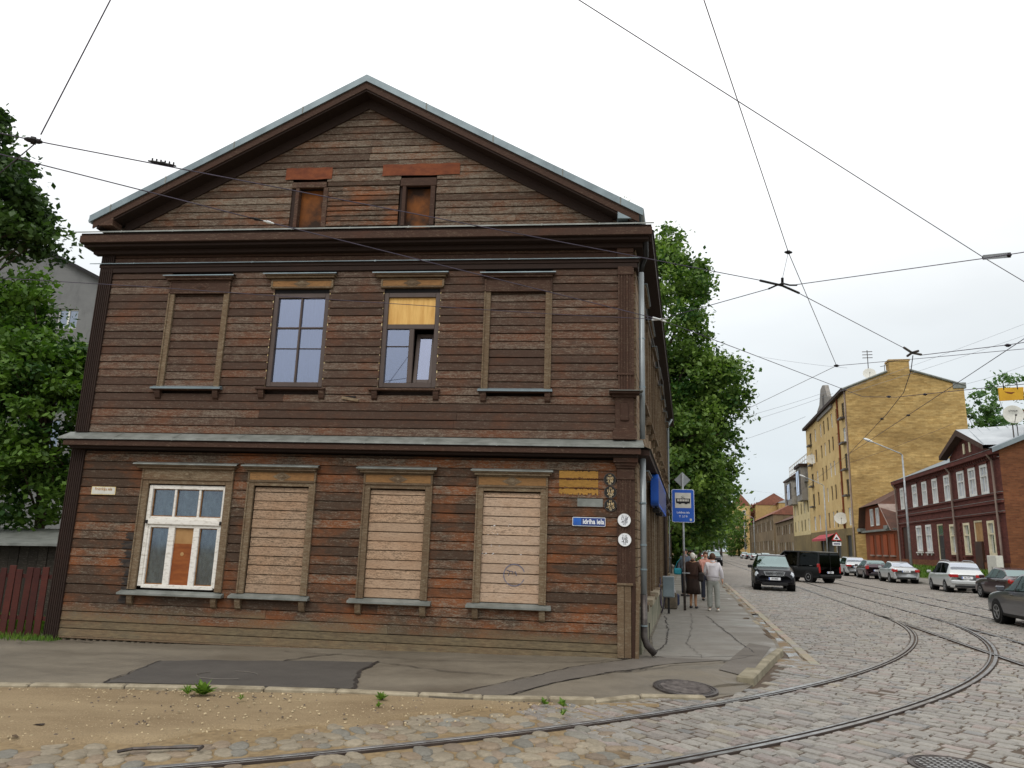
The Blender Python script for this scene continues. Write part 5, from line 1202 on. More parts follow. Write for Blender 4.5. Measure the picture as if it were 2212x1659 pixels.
# gable dormer over the right part
gl, ga, gr, gz0 = 50.9-RS0, 46.7-RS0, 41.9-RS0, 8.9
mb = MB(); mb.add([(-.05, gl-.6, gz0), (-.05, gr+.5, gz0), (-.05, gr+.5, 9.35), (-.05, ga, 10.75), (-.05, gl-.6, 9.35)], [(0, 1, 2, 3, 4)]); dg_ = mb.build('gable', 'red_brick', rb)
mb = MB()
for e0, e1 in (((gl, 9.55), (ga, 11.0)), ((gr, 9.25), (ga, 11.0))):
    mb.quad((-.6, e0[0], e0[1]), (-.6, e1[0], e1[1]), (5.5, e1[0], 11.5), (2.2 if e0[0] > 5 else 3.5, e0[0], e0[1]+.05))
mb.build('gable_roof', 'roof_metal', dg_)
for e0, e1 in (((gl, 9.55), (ga, 11.0)), ((gr, 9.25), (ga, 11.0))):
    q = MB(); d = Vector((0, e1[0]-e0[0], e1[1]-e0[1])); vs = [(-.62, e0[0], e0[1]-.02), (-.62, e1[0], e1[1]-.02), (-.62, e1[0], e1[1]-.45), (-.62, e0[0], e0[1]-.32), (-.05, e0[0], e0[1]-.02), (-.05, e1[0], e1[1]-.02), (-.05, e1[0], e1[1]-.45), (-.05, e0[0], e0[1]-.32)]; q.add(vs, [(0, 1, 2, 3), (4, 5, 6, 7), (0, 1, 5, 4), (3, 2, 6, 7)]); q.build('rake_board', 'wood_trim_dark', dg_)
for u in (ga+.15, ga-1.05): q = MB(); fbox(q, fnB, u, u+.28, 9.25, 10.0, -.12, .0); q.build('attic_light', 'cream_paint', dg_)
for k in range(9): q = MB(); q.tube([(-.55+k*.62, gr+.05+.12*k, 9.32+.0*k), (.2+k*.62, ga-.05, 11.03+.07*k)], .02, 4); q.build('roof_seam', 'roof_grey', dg_)
for (a, b, z) in ((3.2, 3.0, 11.9), (7.0, 14.5, 11.8)): q = MB(); q.box(a, a+1.2, b, b+.8, 9.5, z); q.box(a-.08, a+1.28, b-.08, b+.88, z, z+.16); q.build('chimney', 'orange_brick', rr_)
# --- yellow apartment block
YS0, YS1, YD = 86.0, 119.4, 13.5
yb = street_thing('apartment_block', 'tall yellow six-storey apartment block with a blank brick side wall and chimney', 'building', YS0, 21.0, 0)
cols = [(1.6, 3.2), (6.3, 7.3), (9.8, 10.9), (12.6, 13.7), (16.0, 17.1), (18.9, 20.0), (23.7, 25.0), (28.0, 29.9)]
fl = [(5.4, 7.6), (9.15, 11.15), (12.4, 14.4), (15.8, 17.75), (19.0, 21.0)]
hl = [(a, b, c, d) for a, b in cols for c, d in fl]+[(2.0, 5.0, 1.0, 4.2), (9, 12, 1, 3.9), (14, 19, 1, 3.9), (21.5, 24, 1, 4)]
mb = MB(); wall_holes(mb, fnB, 0, YS1-YS0, 5.1, 22.4, [h for h in hl if h[2] > 5], .22); wf = mb.build('front_wall', 'yellow_plaster', yb)
mb = MB(); wall_holes(mb, lambda u, z, d: (d-.06, u, z), 0, YS1-YS0, .5, 5.1, [h for h in hl if h[2] < 5], .3); mb.quad((-.06, 0, 5.1), (-.06, YS1-YS0, 5.1), (.05, YS1-YS0, 5.1), (.05, 0, 5.1)); mb.build('ground_floor', 'yellow_base', yb)
mb = MB(); mb.add([(0, 0, .5), (YD, 0, .5), (YD, 0, 22.5), (7.6, 0, 24.6), (5.0, 0, 24.5), (0, 0, 22.3)], [(0, 1, 2, 3, 4, 5)]); Ly = YS1-YS0; mb.quad((YD, 0, .5), (YD, Ly, .5), (YD, Ly, 22.4), (YD, 0, 22.4)); mb.quad((0, Ly, .5), (YD, Ly, .5), (YD, Ly, 22.4), (0, Ly, 22.4)); mb.build('side_wall', 'yellow_brick', yb)
mb = MB(); mb.quad((-.5, -.05, 22.3), (-.5, Ly, 22.3), (6, Ly, 24.7), (6, -.05, 24.72)); mb.quad((YD+.2, -.05, 22.45), (YD+.2, Ly, 22.45), (6, Ly, 24.7), (6, -.05, 24.72)); yr = mb.build('roof', 'roof_brown', yb)
for p, q_ in (((-.5, 22.3), (5, 24.55)), ((7.6, 24.65), (YD+.2, 22.55))):
    q = MB(); q.tube([(p[0], -.08, p[1]), (q_[0], -.08, q_[1])], .14, 6); q.build('verge', 'zinc_dull', yr)
q = MB(); q.box(5.3, 7.6, -.04, 1.6, 24, 25.8); q.box(5.2, 7.7, -.12, 1.7, 25.8, 26.05); q.build('chimney', 'yellow_brick', yr)
q = MB(); q.box(YD-1.2, YD+.25, -.12, .4, 22.2, 22.9); q.build('parapet_end', 'zinc_dull', yr)
q = MB(); fbox(q, fnB, -.1, Ly+.1, 22.1, 22.5, -.55, .05); q.build('eaves', 'wood_black', yb)
q = MB(); q.prism([(9.0, 21.6), (9.0, 23.2), (11, 23.6), (12.6, 25.6), (14.3, 25.9), (16, 25.6), (17.6, 23.6), (19.8, 23.0), (20.8, 21.6)], -.25, .3, lambda a, b, d: (d, a, b)); fg = q.build('front_gable', 'grey_render', yb)
q = MB(); fbox(q, fnB, 13.6, 14.9, 22.8, 24.4, -.27, -.2); q.build('attic_light', 'window_dark', fg)
for i, (a, b) in enumerate(cols):
    for j, (c, d) in enumerate(fl):
        fm = 'window_white' if (i*5+j*3) % 7 < 3 else 'window_dark'
        o = win(yb, a, b, c, d, fm, .12, (('v', .5, .1), ('h', .68, .1)), .18)
        if i in (0, 7) and j > 0: q = MB(); fbox(q, fnB, a-.2, b+.2, c-.15, c+.05, -.55, .02); q.build('flower_box', 'iron', o)
q = MB(); q.tube([(-.12, 5.4, 22.1), (-.12, 5.4, 5.1)], .12, 6); q.build('downpipe', 'rust_wood_wall', yb); q = MB(); q.tube([(-.12, .3, 22.1), (-.12, .25, 1)], .1, 6); q.build('downpipe', 'pipe_rust', yb)
for (a, b) in ((2.0, 5.0), (9, 12), (14, 19), (21.5, 24)): q = MB(); fbox(q, fnB, a, b, .9, 4.2, .1, .2); q.build('shopfront', 'door_black', yb)
q = MB(); q.add([(-.1, 12.5, 4.6), (-.1, 24.5, 4.6), (-1.3, 24.5, 3.9), (-1.3, 12.5, 3.9), (-1.3, 24.5, 3.6), (-1.3, 12.5, 3.6)], [(0, 1, 2, 3), (3, 2, 4, 5)]); aw = q.build('awning', 'awning_red', yb)
def dish(name, label, p, r, d, parent=None):
    """shallow bowl facing direction d"""
    d = Vector(d).normalized(); qq = d.to_track_quat('Z', 'Y').to_matrix().to_4x4(); t = thing(name, label, 'satellite dish', p)
    mb = MB(); mb.lathe([(0.001, 0), (r*.5, r*.05), (r, r*.2), (r*1.02, r*.2), (r, r*.17), (r*.5, r*.02), (.001, -.03)], 24); mb.v = [tuple(qq @ Vector(v)) for v in mb.v]; mb.build('bowl', 'sign_grey', t, True)
    mb = MB(); mb.tube([qq @ Vector((0, -r*.9, r*.2)), qq @ Vector((0, -r*.3, r*.9))], .02, 5); mb.box(-.05, .05, -.05, .05, -.05, .05, qq @ Matrix.Translation((0, -r*.3, r*.9))); mb.build('arm', 'iron', t)
    mb = MB(); mb.tube([Vector((0, 0, 0)), -d*.25, Vector((-d.x*.25, -d.y*.25, -r*1.3))], .03, 6); mb.build('mount', 'iron', t); return t
d_cam = Vector((-.35, -.9, .35))
dish('satellite_dish', 'white satellite dish low on the front of the yellow block', ST(YS0+4.8, 20.4, 6.3), .8, d_cam, yb); dish('satellite_dish', 'small white satellite dish high on the front of the yellow block', ST(YS0+26, 20.6, 16.4), .8, d_cam, yb)
dish('satellite_dish', 'round satellite dish under an antenna mast on the yellow block roof', ST(YS0+.3, 24.0, 24.3), .75, d_cam, yb)
t = thing('antenna', 'tall television antenna mast with crossbars on the yellow block roof', 'antenna', ST(YS0+.6, 24.0, 23.9)); q = MB(); q.tube([(0, 0, 0), (0, 0, 3.6)], .05, 6); q.build('mast', 'iron', t)
for z in (2.6, 3.0, 3.4): q = MB(); q.tube([ES*0-NS*.6+Vector((0, 0, z)), NS*.6+Vector((0, 0, z))], .05, 5); q.build('crossbar', 'iron', t)
t = thing('antenna', 'bent television antenna near the ridge of the yellow block', 'antenna', ST(YS0+.6, 25.9, 24.4)); q = MB(); q.tube([(0, 0, -.3), (0, 0, 1.1)], .04, 5); q.tube([-NS*.5+Vector((0, 0, .9)), NS*.9+Vector((0, 0, 1.15))], .035, 5); q.build('mast', 'iron', t)
# big dish on the red house roof with number lettering
dp_ = at_y(2188, 896, 49); t = dish('satellite_dish', 'large white satellite dish with a number on the red house roof', dp_, .62, (-.30, -.95, .12))
place_text(TXT['dish'], 'ink', t, lambda x, y: Vector((-.30, -.95, .12)).normalized()*.16+Vector((.95, -.30, 0))*(x*.75)+Vector((.0, .12, .99))*(y*.8+.22))
q = MB(); q.tube([(0, .15, -.6), (0, .15, -2.3)], .04, 6); q.tube([(.3, .15, -.6), (.3, .15, -2.3)], .03, 6); q.build('stand', 'iron', t)
# --- small gabled timber house between the red house and the yellow block
t = street_thing('timber_cottage', 'small rust-brown gabled timber house between the red house and the yellow block', 'house', 66.9, 21.0, 0)
mb = MB(); mb.quad((0, .2, .5), (0, 13.6, .5), (0, 13.6, 4.4), (0, .2, 4.4)); mb.quad((0, 13.6, .5), (11, 13.6, .5), (11, 13.6, 4.4), (0, 13.6, 4.4)); mb.build('wall', 'rust_wood_wall', t)
mb = MB(); mb.add([(0, .2, 4.4), (0, 13.9, 4.4), (0, 12.6, 7.1), (0, 4.8, 7.1)], [(0, 1, 2, 3)]); mb.build('gable', 'rust_wood_wall', t)
mb = MB(); mb.add([(-.6, 13.3, 7.1), (-.6, 4.2, 7.1), (4.5, 6.2, 10.0), (4.5, 10.8, 10.0), (-.6, 14.6, 4.2), (-.6, -.3, 4.2), (11, 14.6, 4.2), (11, -.3, 4.2), (11, 10.8, 10), (11, 6.2, 10), (11, 13.3, 7.1), (11, 4.2, 7.1)], [(0, 1, 2, 3), (0, 4, 6, 10), (0, 10, 8, 3), (1, 5, 7, 11), (1, 11, 9, 2), (2, 9, 8, 3)]); ro = mb.build('roof', 'roof_brown', t)
mb = MB(); mb.quad((-.66, 4.1, 7.05), (-.66, .0, 4.3), (1.4, -.05, 4.3), (1.4, 4.05, 7.05)); mb.build('metal_patch', 'pipe_rust', ro)
for (a, b) in ((6.6, 7.9), (9.2, 10.5)): win(t, a, b, 4.95, 6.8, 'window_white', .14, (('v', .5, .1),), .02, 'glass_far', .02)
for k, a in enumerate((1.2, 4.0, 6.9, 9.8)): q = MB(); fbox(q, fnB, a, a+1.5, 1.9, 3.95, -.08, .05); o = q.build('shutter', 'rust_door', t); q = MB(); fbox(q, fnB, a-.1, a+1.6, 1.75, 1.9, -.16, .05); q.build('sill', 'pipe_rust', o)
mb = MB(); fbox(mb, fnB, -.1, 14.0, 4.3, 4.5, -.4, .05); mb.build('string_course', 'zinc_dull', t)
for a in (13.4, 1.2): q = MB(); fbox(q, fnB, a, a+1.6, 4.45, 4.8, -.6, .05); q.build('eave_box', 'zinc_dull', t)
# --- further houses on the right side
def block(name, label, s0, s1, t0, depth, z1, mat, wins, ww, wh, rooft='flat', rm='roof_brown', fm='window_dark', z0=.5, ridge=2.5):
    t = street_thing(name, label, 'building', s0, t0, 0); L = s1-s0
    hl = [(a, a+ww, c, c+wh) for a, c in wins]
    mb = MB(); wall_holes(mb, fnB, 0, L, z0, z1, hl, .25); mb.quad((0, 0, z0), (depth, 0, z0), (depth, 0, z1), (0, 0, z1)); mb.quad((0, L, z0), (depth, L, z0), (depth, L, z1), (0, L, z1)); mb.quad((depth, 0, z0), (depth, L, z0), (depth, L, z1), (depth, 0, z1)); mb.build('wall', mat, t)
    mb = MB()
    if rooft == 'flat': mb.box(-.3, depth+.3, -.2, L+.2, z1, z1+.35)
    else: mb.add([(-.5, -.2, z1), (-.5, L+.2, z1), (depth/2, L+.2, z1+ridge), (depth/2, -.2, z1+ridge), (depth+.3, -.2, z1), (depth+.3, L+.2, z1)], [(0, 1, 2, 3), (3, 2, 5, 4), (0, 3, 4), (1, 5, 2)])
    mb.build('roof', rm, t)
    for i, (a, c) in enumerate(wins): win(t, a, a+ww, c, c+wh, fm if i % 3 else 'window_white', .15, (('v', .5, .12),), .2)
    return t
cw = [(a, c) for a in (1.2, 5.2, 9.0, 13.2, 17.2) for c in (5.6, 8.6)]
t = block('cream_tenement', 'cream plaster tenement with dark timber bays in its top storey', 119.6, 139.8, 21.0, 12, 13.6, 'cream_plaster', cw, 1.3, 1.9, 'gable', 'roof_grey', ridge=2.5)
for (a, b, z) in ((1.0, 6.5, 16.2), (13.5, 19.0, 15.0)):
    q = MB(); fbox(q, fnB, a, b, 10.6, z, -1.0, 3); o = q.build('bay', 'grey_render', t); q = MB(); fbox(q, fnB, a-.3, b+.3, z, z+.5, -1.3, 3.2); q.build('bay_roof', 'wood_black', o)
    for k in range(3): q = MB(); w = (b-a)/3; fbox(q, fnB, a+k*w+.3, a+(k+1)*w-.3, 11.6, z-.5, -1.08, -.9); q.build('bay_window', 'glass_far' if k else 'window_dark', o)
q = MB(); fbox(q, fnB, 7.5, 11.5, 11.4, 17.4, -.3, 3); q.build('tower', 'cream_plaster', t)
q = MB(); fbox(q, fnB, 0, 20.2, .5, 4.9, -.1, .1); q.build('ground_floor', 'yellow_base', t)
block('grey_office', 'grey modern block rising behind the cream tenement', 174, 226, 30, 14, 22.5, 'grey_render', [(a, c) for a in (3, 10, 17, 24, 31, 38, 45) for c in (11, 15, 19)], 4.0, 2.2)
t = thing('rooftop_sign_frame', 'long lattice frame standing on the grey office roof', 'frame', ST(176, 29.9, 22.8), TH); q = MB()
for z in (0.5, 1.6, 2.7): q.box(-.06, .06, 0, 36, z, z+.25)
q.build('rail', 'window_white', t)
for k in range(11): q = MB(); q.box(-.08, .08, k*3.6-.15, k*3.6+.15, 0, 2.9); q.build('post', 'window_white', t)
block('brown_house', 'low brown two-storey house with a dark pitched roof beyond the cream tenement', 140.2, 171, 21, 10, 8.2, 'brown_wood_wall', [(a, c) for a in (2, 6, 10, 14, 18, 22, 26) for c in (2.0, 5.5)], 1.5, 1.9, 'gable', 'roof_brown', ridge=2.6)
block('ochre_house', 'ochre blank-walled house standing behind the low brown house', 141, 174, 27, 12, 11.4, 'ochre_wall', [], 1, 1, 'gable', 'roof_grey', ridge=1.5)
block('long_house', 'long weathered two-storey timber house with a patchy tiled roof', 174.5, 247, 21, 11, 10.6, 'brown_wood_wall', [(a, c) for a in range(2, 70, 4) for c in (2.2, 7.0)], 1.8, 2.4, 'gable', 'roof_tile', ridge=3.2)
block('far_yellow_block', 'far yellow apartment house closing the view down the street', 262, 300, 16.4, 6.3, 17.6, 'yellow_plaster', [(a, c) for a in (3, 10, 17, 24, 31) for c in (3, 8, 13.5)], 2.2, 3.0, 'gable', 'roof_tile', ridge=4)
fy = bpy.data.objects['far_yellow_block']
for a in (1.6, 4.2):
    for c in (2.5, 6.5, 10.3, 14.0): q = MB(); q.box(a-.5, a+.5, -.08, .0, c, c+1.9); o = q.build('window', 'window_white', fy); q = MB(); q.box(a-.38, a+.38, -.1, -.08, c+.12, c+1.78); q.build('pane', 'glass_far', o)
block('far_ochre_block', 'far ochre house with red roof rising over the long house', 255, 290, 24, 12, 17.5, 'ochre_wall', [(a, c) for a in (3, 10, 17, 24) for c in (8, 13)], 2.2, 3, 'gable', 'roof_tile', ridge=4)
block('far_yellow_hall', 'far yellow gabled building over the brown roofs', 250, 275, 31, 18, 18, 'ochre_wall', [], 1, 1, 'gable', 'roof_metal', ridge=4)
block('dark_shed_house', 'small dark timber house at the far left kerb under the trees', 150, 166, -1.0, 3.5, 5.5, 'brown_wood_wall', [], 1, 1, 'gable', 'roof_grey', ridge=1.6)
t = block('pale_house', 'pale plastered house beyond the tree on the stop side', 44, 70, -9.0, 8.6, 6.2, 'cream_plaster', [(a, 2.0) for a in (3, 8, 13, 18)], 1.4, 2, 'gable', 'roof_grey', ridge=2)
# --- left: grey stucco block, shed, fence
def at(px, py, Y): return at_y(px, py, Y)
t = thing('grey_block', 'grey stucco building with a sloping roofline beyond the yard trees', 'building', (-38, 40, 0)); A, B = at(83, 535, 40), at(225, 610, 40); sl = (B.z-A.z)/(B.x-A.x)
x0, x1 = -50, -20.5; zf = lambda x: A.z+(x-A.x)*sl
hx0, hx1, hz0, hz1 = -25.75, -24.6, 12.95, 14.1
mb = MB(); o_ = Vector((-38, 40, 0)); hz = [(hx0, hx1, hz0, hz1), (-36, -34.4, 11, 12.8), (-31, -29.5, 9, 10.8), (-26, -24.6, 6, 7.8)]
wall_holes(mb, lambda u, z, d: (u-o_.x, d, z), x0, x1, -.5, 12.0 if False else zf(x1), [h for h in hz if h[3] < zf(x1)], .3); mb.add([(x0-o_.x, 0, zf(x1)), (x1-o_.x, 0, zf(x1)), (x0-o_.x, 0, zf(x0))], [(0, 1, 2)]); mb.quad((x1-o_.x, 0, -.5), (x1-o_.x, 14, -.5), (x1-o_.x, 14, zf(x1)), (x1-o_.x, 0, zf(x1))); mb.build('wall', 'grey_stucco', t)
q = MB(); q.add([(x0-o_.x, -.3, zf(x0)+.05), (x1+.3-o_.x, -.3, zf(x1)+.05), (x1+.3-o_.x, 14, zf(x1)+.05), (x0-o_.x, 14, zf(x0)+.05), (x0-o_.x, -.3, zf(x0)-.15), (x1+.3-o_.x, -.3, zf(x1)-.15)], [(0, 1, 2, 3), (0, 4, 5, 1)]); q.build('roof', 'black_metal', t)
for (a, b, c, d) in hz:
    if d >= zf(x1): continue
    q = MB(); f_ = lambda u, z, dd: (u-o_.x, dd, z)
    for r4 in ((a, a+.08, c, d), (b-.08, b, c, d), ((a+b)/2-.05, (a+b)/2+.05, c, d), (a, b, d-.08, d), (a, b, c, c+.08)): fbox(q, f_, *r4, .12, .2)
    o = q.build('window', 'window_white', t); q = MB(); fbox(q, f_, a, b, c, d, .16, .18); q.build('pane', 'glass_far', o)
t = thing('garden_shed', 'dark plank shed with a shallow roof behind the red fence', 'shed', (-10.6, 15.9, 0))
for k in range(19): q = MB(); a = -2.6+k*.2; q.box(a, a+.19, random.uniform(-.01, .01), .03, -.1, 1.52); q.build('plank', 'shed_wood', t)
q = MB(); q.add([(-3, -.35, 1.50), (1.35, -.35, 1.58), (1.35, 2.2, 1.90), (-3, 2.2, 1.85), (-3, -.35, 1.45), (1.35, -.35, 1.53)], [(0, 1, 2, 3), (0, 4, 5, 1)]); q.build('roof', 'zinc_dull', t)
q = MB(); q.quad((1.2, .0, -.1), (1.2, 2, -.1), (1.2, 2, 1.7), (1.2, 0, 1.55)); q.build('side_wall', 'shed_wood', t)
t = thing('picket_fence', 'red-brown plank fence with gaps beside the dark corner post', 'fence', house_mat @ Vector((-10.1, .12, 0)), AF)
for k in range(14):
    u = -.14-k*.168; q = MB(); w = random.uniform(.11, .135); h = 1.16+random.uniform(-.03, .03); q.cbox(u-w, u, -.012, .012, -.08, h, .004, Matrix.Rotation(random.uniform(-.02, .02), 4, 'Y')); q.build('picket', 'fence_red', t)
for z in (.25, .98): q = MB(); q.box(-2.6, 0, .014, .05, z, z+.07); q.build('rail', 'fence_red', t)
# tufts of grass: fence foot, kerb edge, bank
def grass_tuft(mb, cols, c, n, h, spread, w=.012):
    for _ in range(n):
        a = random.uniform(0, 6.28); r = spread*random.random()**.5; p = Vector((c[0]+r*math.cos(a), c[1]+r*math.sin(a), c[2])); L = h*random.uniform(.5, 1.1); b = random.uniform(0, 6.28); q = p+Vector((math.cos(b)*L*.4, math.sin(b)*L*.4, L)); e = Vector((math.cos(b+1.57), math.sin(b+1.57), 0))*w
        m_ = (p+q)/2+Vector((0, 0, L*.12)); mb.add([p-e, p+e, m_+e*.8, q, m_-e*.8], [(0, 1, 2, 3, 4)]); k = random.random(); cols += [(k, k, k, 1)]*5
mb = MB(); cols = []
for k in range(130):
    u = random.uniform(-13, -9.6); v = house_mat @ Vector((u, random.uniform(-.25, .15)-max(0, -u-10)*.12, -.07)); grass_tuft(mb, cols, v, 9, .14, .1, .006)
mb.col = cols; stuff(tag(mb.build('verge_grass', 'grass'), 'green grass growing along the foot of the red fence', 'grass'))
mb = MB(); cols = []
for k in range(900):
    s_ = random.uniform(36, 67); t_ = random.uniform(19.0, 20.9); z_ = np.interp(t_, [18.9, 19.3, 20.6, 22], [.22, .30, .92, 1.0]); grass_tuft(mb, cols, ST(s_, t_, z_), 6, .28, .25, .03)
mb.col = cols; stuff(tag(mb.build('bank_tufts', 'grass'), 'tall green grass on the bank before the red house', 'grass'))
mb = MB(); cols = []
for k in range(500):
    v = Vector((random.uniform(-22, -8.5), random.uniform(14, 15.6), -.06)); grass_tuft(mb, cols, v, 8, .3, .2, .012)
mb.col = cols; stuff(tag(mb.build('yard_grass', 'grass'), 'bright grass in the yard showing through the fence gaps', 'grass'))
# weeds at the kerb
def weed(p, r, n, label, lf=.1):
    t = thing('weed', label, 'plant', p, 0, 'weeds along the lane kerb'); mb = MB(); cols = []
    for _ in range(n):
        a = random.uniform(0, 6.28); el = random.uniform(.2, 1.2); L = r*random.uniform(.5, 1.0); tip = Vector((math.cos(a)*math.cos(el), math.sin(a)*math.cos(el), math.sin(el)))*L; w = Vector((-math.sin(a), math.cos(a), 0))*lf*random.uniform(.6, 1)*.5; m_ = tip*.6+Vector((0, 0, .02))
        mb.add([Vector((0, 0, 0)), m_+w, tip*1.25, m_-w], [(0, 1, 2, 3)]); k = random.uniform(.3, 1); cols += [(k, k, k, 1)]*4
    mb.col = cols; mb.build('leaves', 'grass', t); return t
for px, py, r, n, lf, lab in ((438, 1501, .16, 46, .10, 'large bright green weed against the lane kerb'), (405, 1500, .12, 30, .03, 'wispy grass clump beside the large weed at the kerb'), (822, 1513, .10, 28, .04, 'spreading green weed at the kerb beyond the dark asphalt patch'), (818, 1528, .06, 14, .03, 'tiny weed in the dirt just off the kerb'), (1175, 1522, .08, 16, .05, 'small leafy weed at the kerb end next to the setts'), (1215, 1526, .09, 20, .06, 'leafy weed where the lane kerb meets the setts'), (1216, 1546, .08, 24, .02, 'low grassy weed among the first setts'), (520, 1512, .07, 14, .02, 'thin grass blades at the kerb right of the large weed')):
    p = at_z(px, py, 0.02); weed(p, r, n, lab, lf)
# pebbles on the dirt
mb = MB(); cols = []; pr = random.Random(8)
for k in range(900):
    x = pr.uniform(-7.5, 1.0); y = lane_y(x)-pr.random()**1.5*2.4-.06
    if math.hypot(x-CX, y-CY) > R_IN-.5: continue
    vs, fs = field_geo((x, y, .016), pr.uniform(.006, .02), pr.uniform(.005, .013), pr.uniform(0, 3), pr.uniform(.004, .010), pr, 5, .004); mb.add(vs, fs); b = pr.uniform(.6, 1.25); c = lin((196, 180, 148)) if pr.random() < .7 else lin((110, 100, 92)); cols += [(*[v*b for v in c], 1)]*len(vs)
mb.col = cols; stuff(tag(mb.build('pebbles', 'field_stone'), 'pale pebbles scattered over the dirt lane', 'pebbles'))
# litter in the gutter
def debris(p, sz, mat, label, cat='litter'):
    q = MB(); n = 6; vs = [(random.uniform(-sz, sz), random.uniform(-sz*.6, sz*.6), random.uniform(0, sz*.35)) for _ in range(n*2)]
    bm = bmesh.new(); [bm.verts.new(v) for v in vs]; bmesh.ops.convex_hull(bm, input=bm.verts[:]); bm.verts.index_update(); me = bpy.data.meshes.new('litter'); bm.to_mesh(me); bm.free(); me.materials.append(M_[mat]); o = link('litter', me, None, p); return tag(o, label, cat)
debris(at_z(1581, 1297, .06), .16, 'litter_white', 'crumpled white paper lying in the gutter'); debris(at_z(1578, 1288, .06), .15, 'tar', 'dark sodden rag beside the white paper in the gutter'); debris(at_z(1629, 1330, .03), .16, 'tar', 'black clump of wet leaves against the kerb opposite the dark car'); debris(at_z(1611, 1337, .1), .12, 'soil', 'dark earth clod on the pavement edge by the gutter'); debris(at_z(36, 1591, .02), .05, 'soil', 'small dark clod on the dirt lane', 'stone'); debris(at_z(83, 1567, .02), .06, 'rail_side', 'flat dark stick lying on the dirt lane', 'stick')
# ------------------------------------------------------------------ vehicles
def paint(name, c, metal=0.4, rough=0.28):
    n = NT(name); n.set(rough, metal, 0.5); f = n.noise(n.coord(), 2.5, 4); n.base(n.mix(n.ramp(f, [(.3, 0.0), (.7, .25)]), lin(c), tuple(v*.75+.002 for v in lin(c)))); n.b.inputs['Coat Weight'].default_value = 0.6; n.b.inputs['Coat Roughness'].default_value = 0.08
def paint_matte(nm): M_[nm].node_tree.nodes['Principled BSDF'].inputs['Coat Weight'].default_value = 0.12; M_[nm].node_tree.nodes['Principled BSDF'].inputs['Specular IOR Level'].default_value = 0.22; M_[nm].node_tree.nodes['Principled BSDF'].inputs['Metallic'].default_value = 0.0
for nm, c in (('paint_black', (16, 16, 22)), ('paint_van', (14, 16, 18)), ('paint_silver', (190, 194, 196)), ('paint_silver2', (200, 203, 202)), ('paint_red', (62, 40, 48)), ('paint_burgundy', (58, 34, 40)), ('paint_grey', (96, 98, 104)), ('paint_white', (224, 224, 222)), ('paint_blue', (44, 56, 92)), ('paint_dark', (44, 48, 54))): paint(nm, c)
for nm in ('paint_black', 'paint_van'): paint_matte(nm)
pm('tyre', (34, 33, 33), (26, 25, 25), 8, rough=0.9); pm('rim', (170, 172, 174), (140, 142, 144), 6, rough=0.35, metal=0.7); pm('trim_black', (30, 30, 31), (24, 24, 25), 6, rough=0.6); pm('chrome', (206, 208, 210), (180, 182, 184), 5, rough=0.15, metal=0.9)
pm('tail_red', (176, 28, 26), (140, 22, 20), 8, rough=0.2, spec=.5); pm('head_lens', (206, 212, 218), (150, 156, 162), 12, rough=0.12, spec=.6); pm('amber', (206, 120, 40), (180, 100, 34), 8, rough=.2); pm('seat_dark', (40, 38, 38), (30, 29, 29), 3, rough=.9)
glass('car_glass', (0.45, 0.55, 0.52), 0.06, 0.03, 0.55, (0.5, 0.63, 0.62), 0.45); glass('car_glass_dark', (0.1, 0.1, 0.1), 0.03, 0.05, 0.4, (0.35, 0.38, 0.38), 0.15); glass('car_glass_light', (0.5, 0.55, 0.6), 0.14, 0.05, 0.5, (0.75, 0.8, 0.88), 0.5)
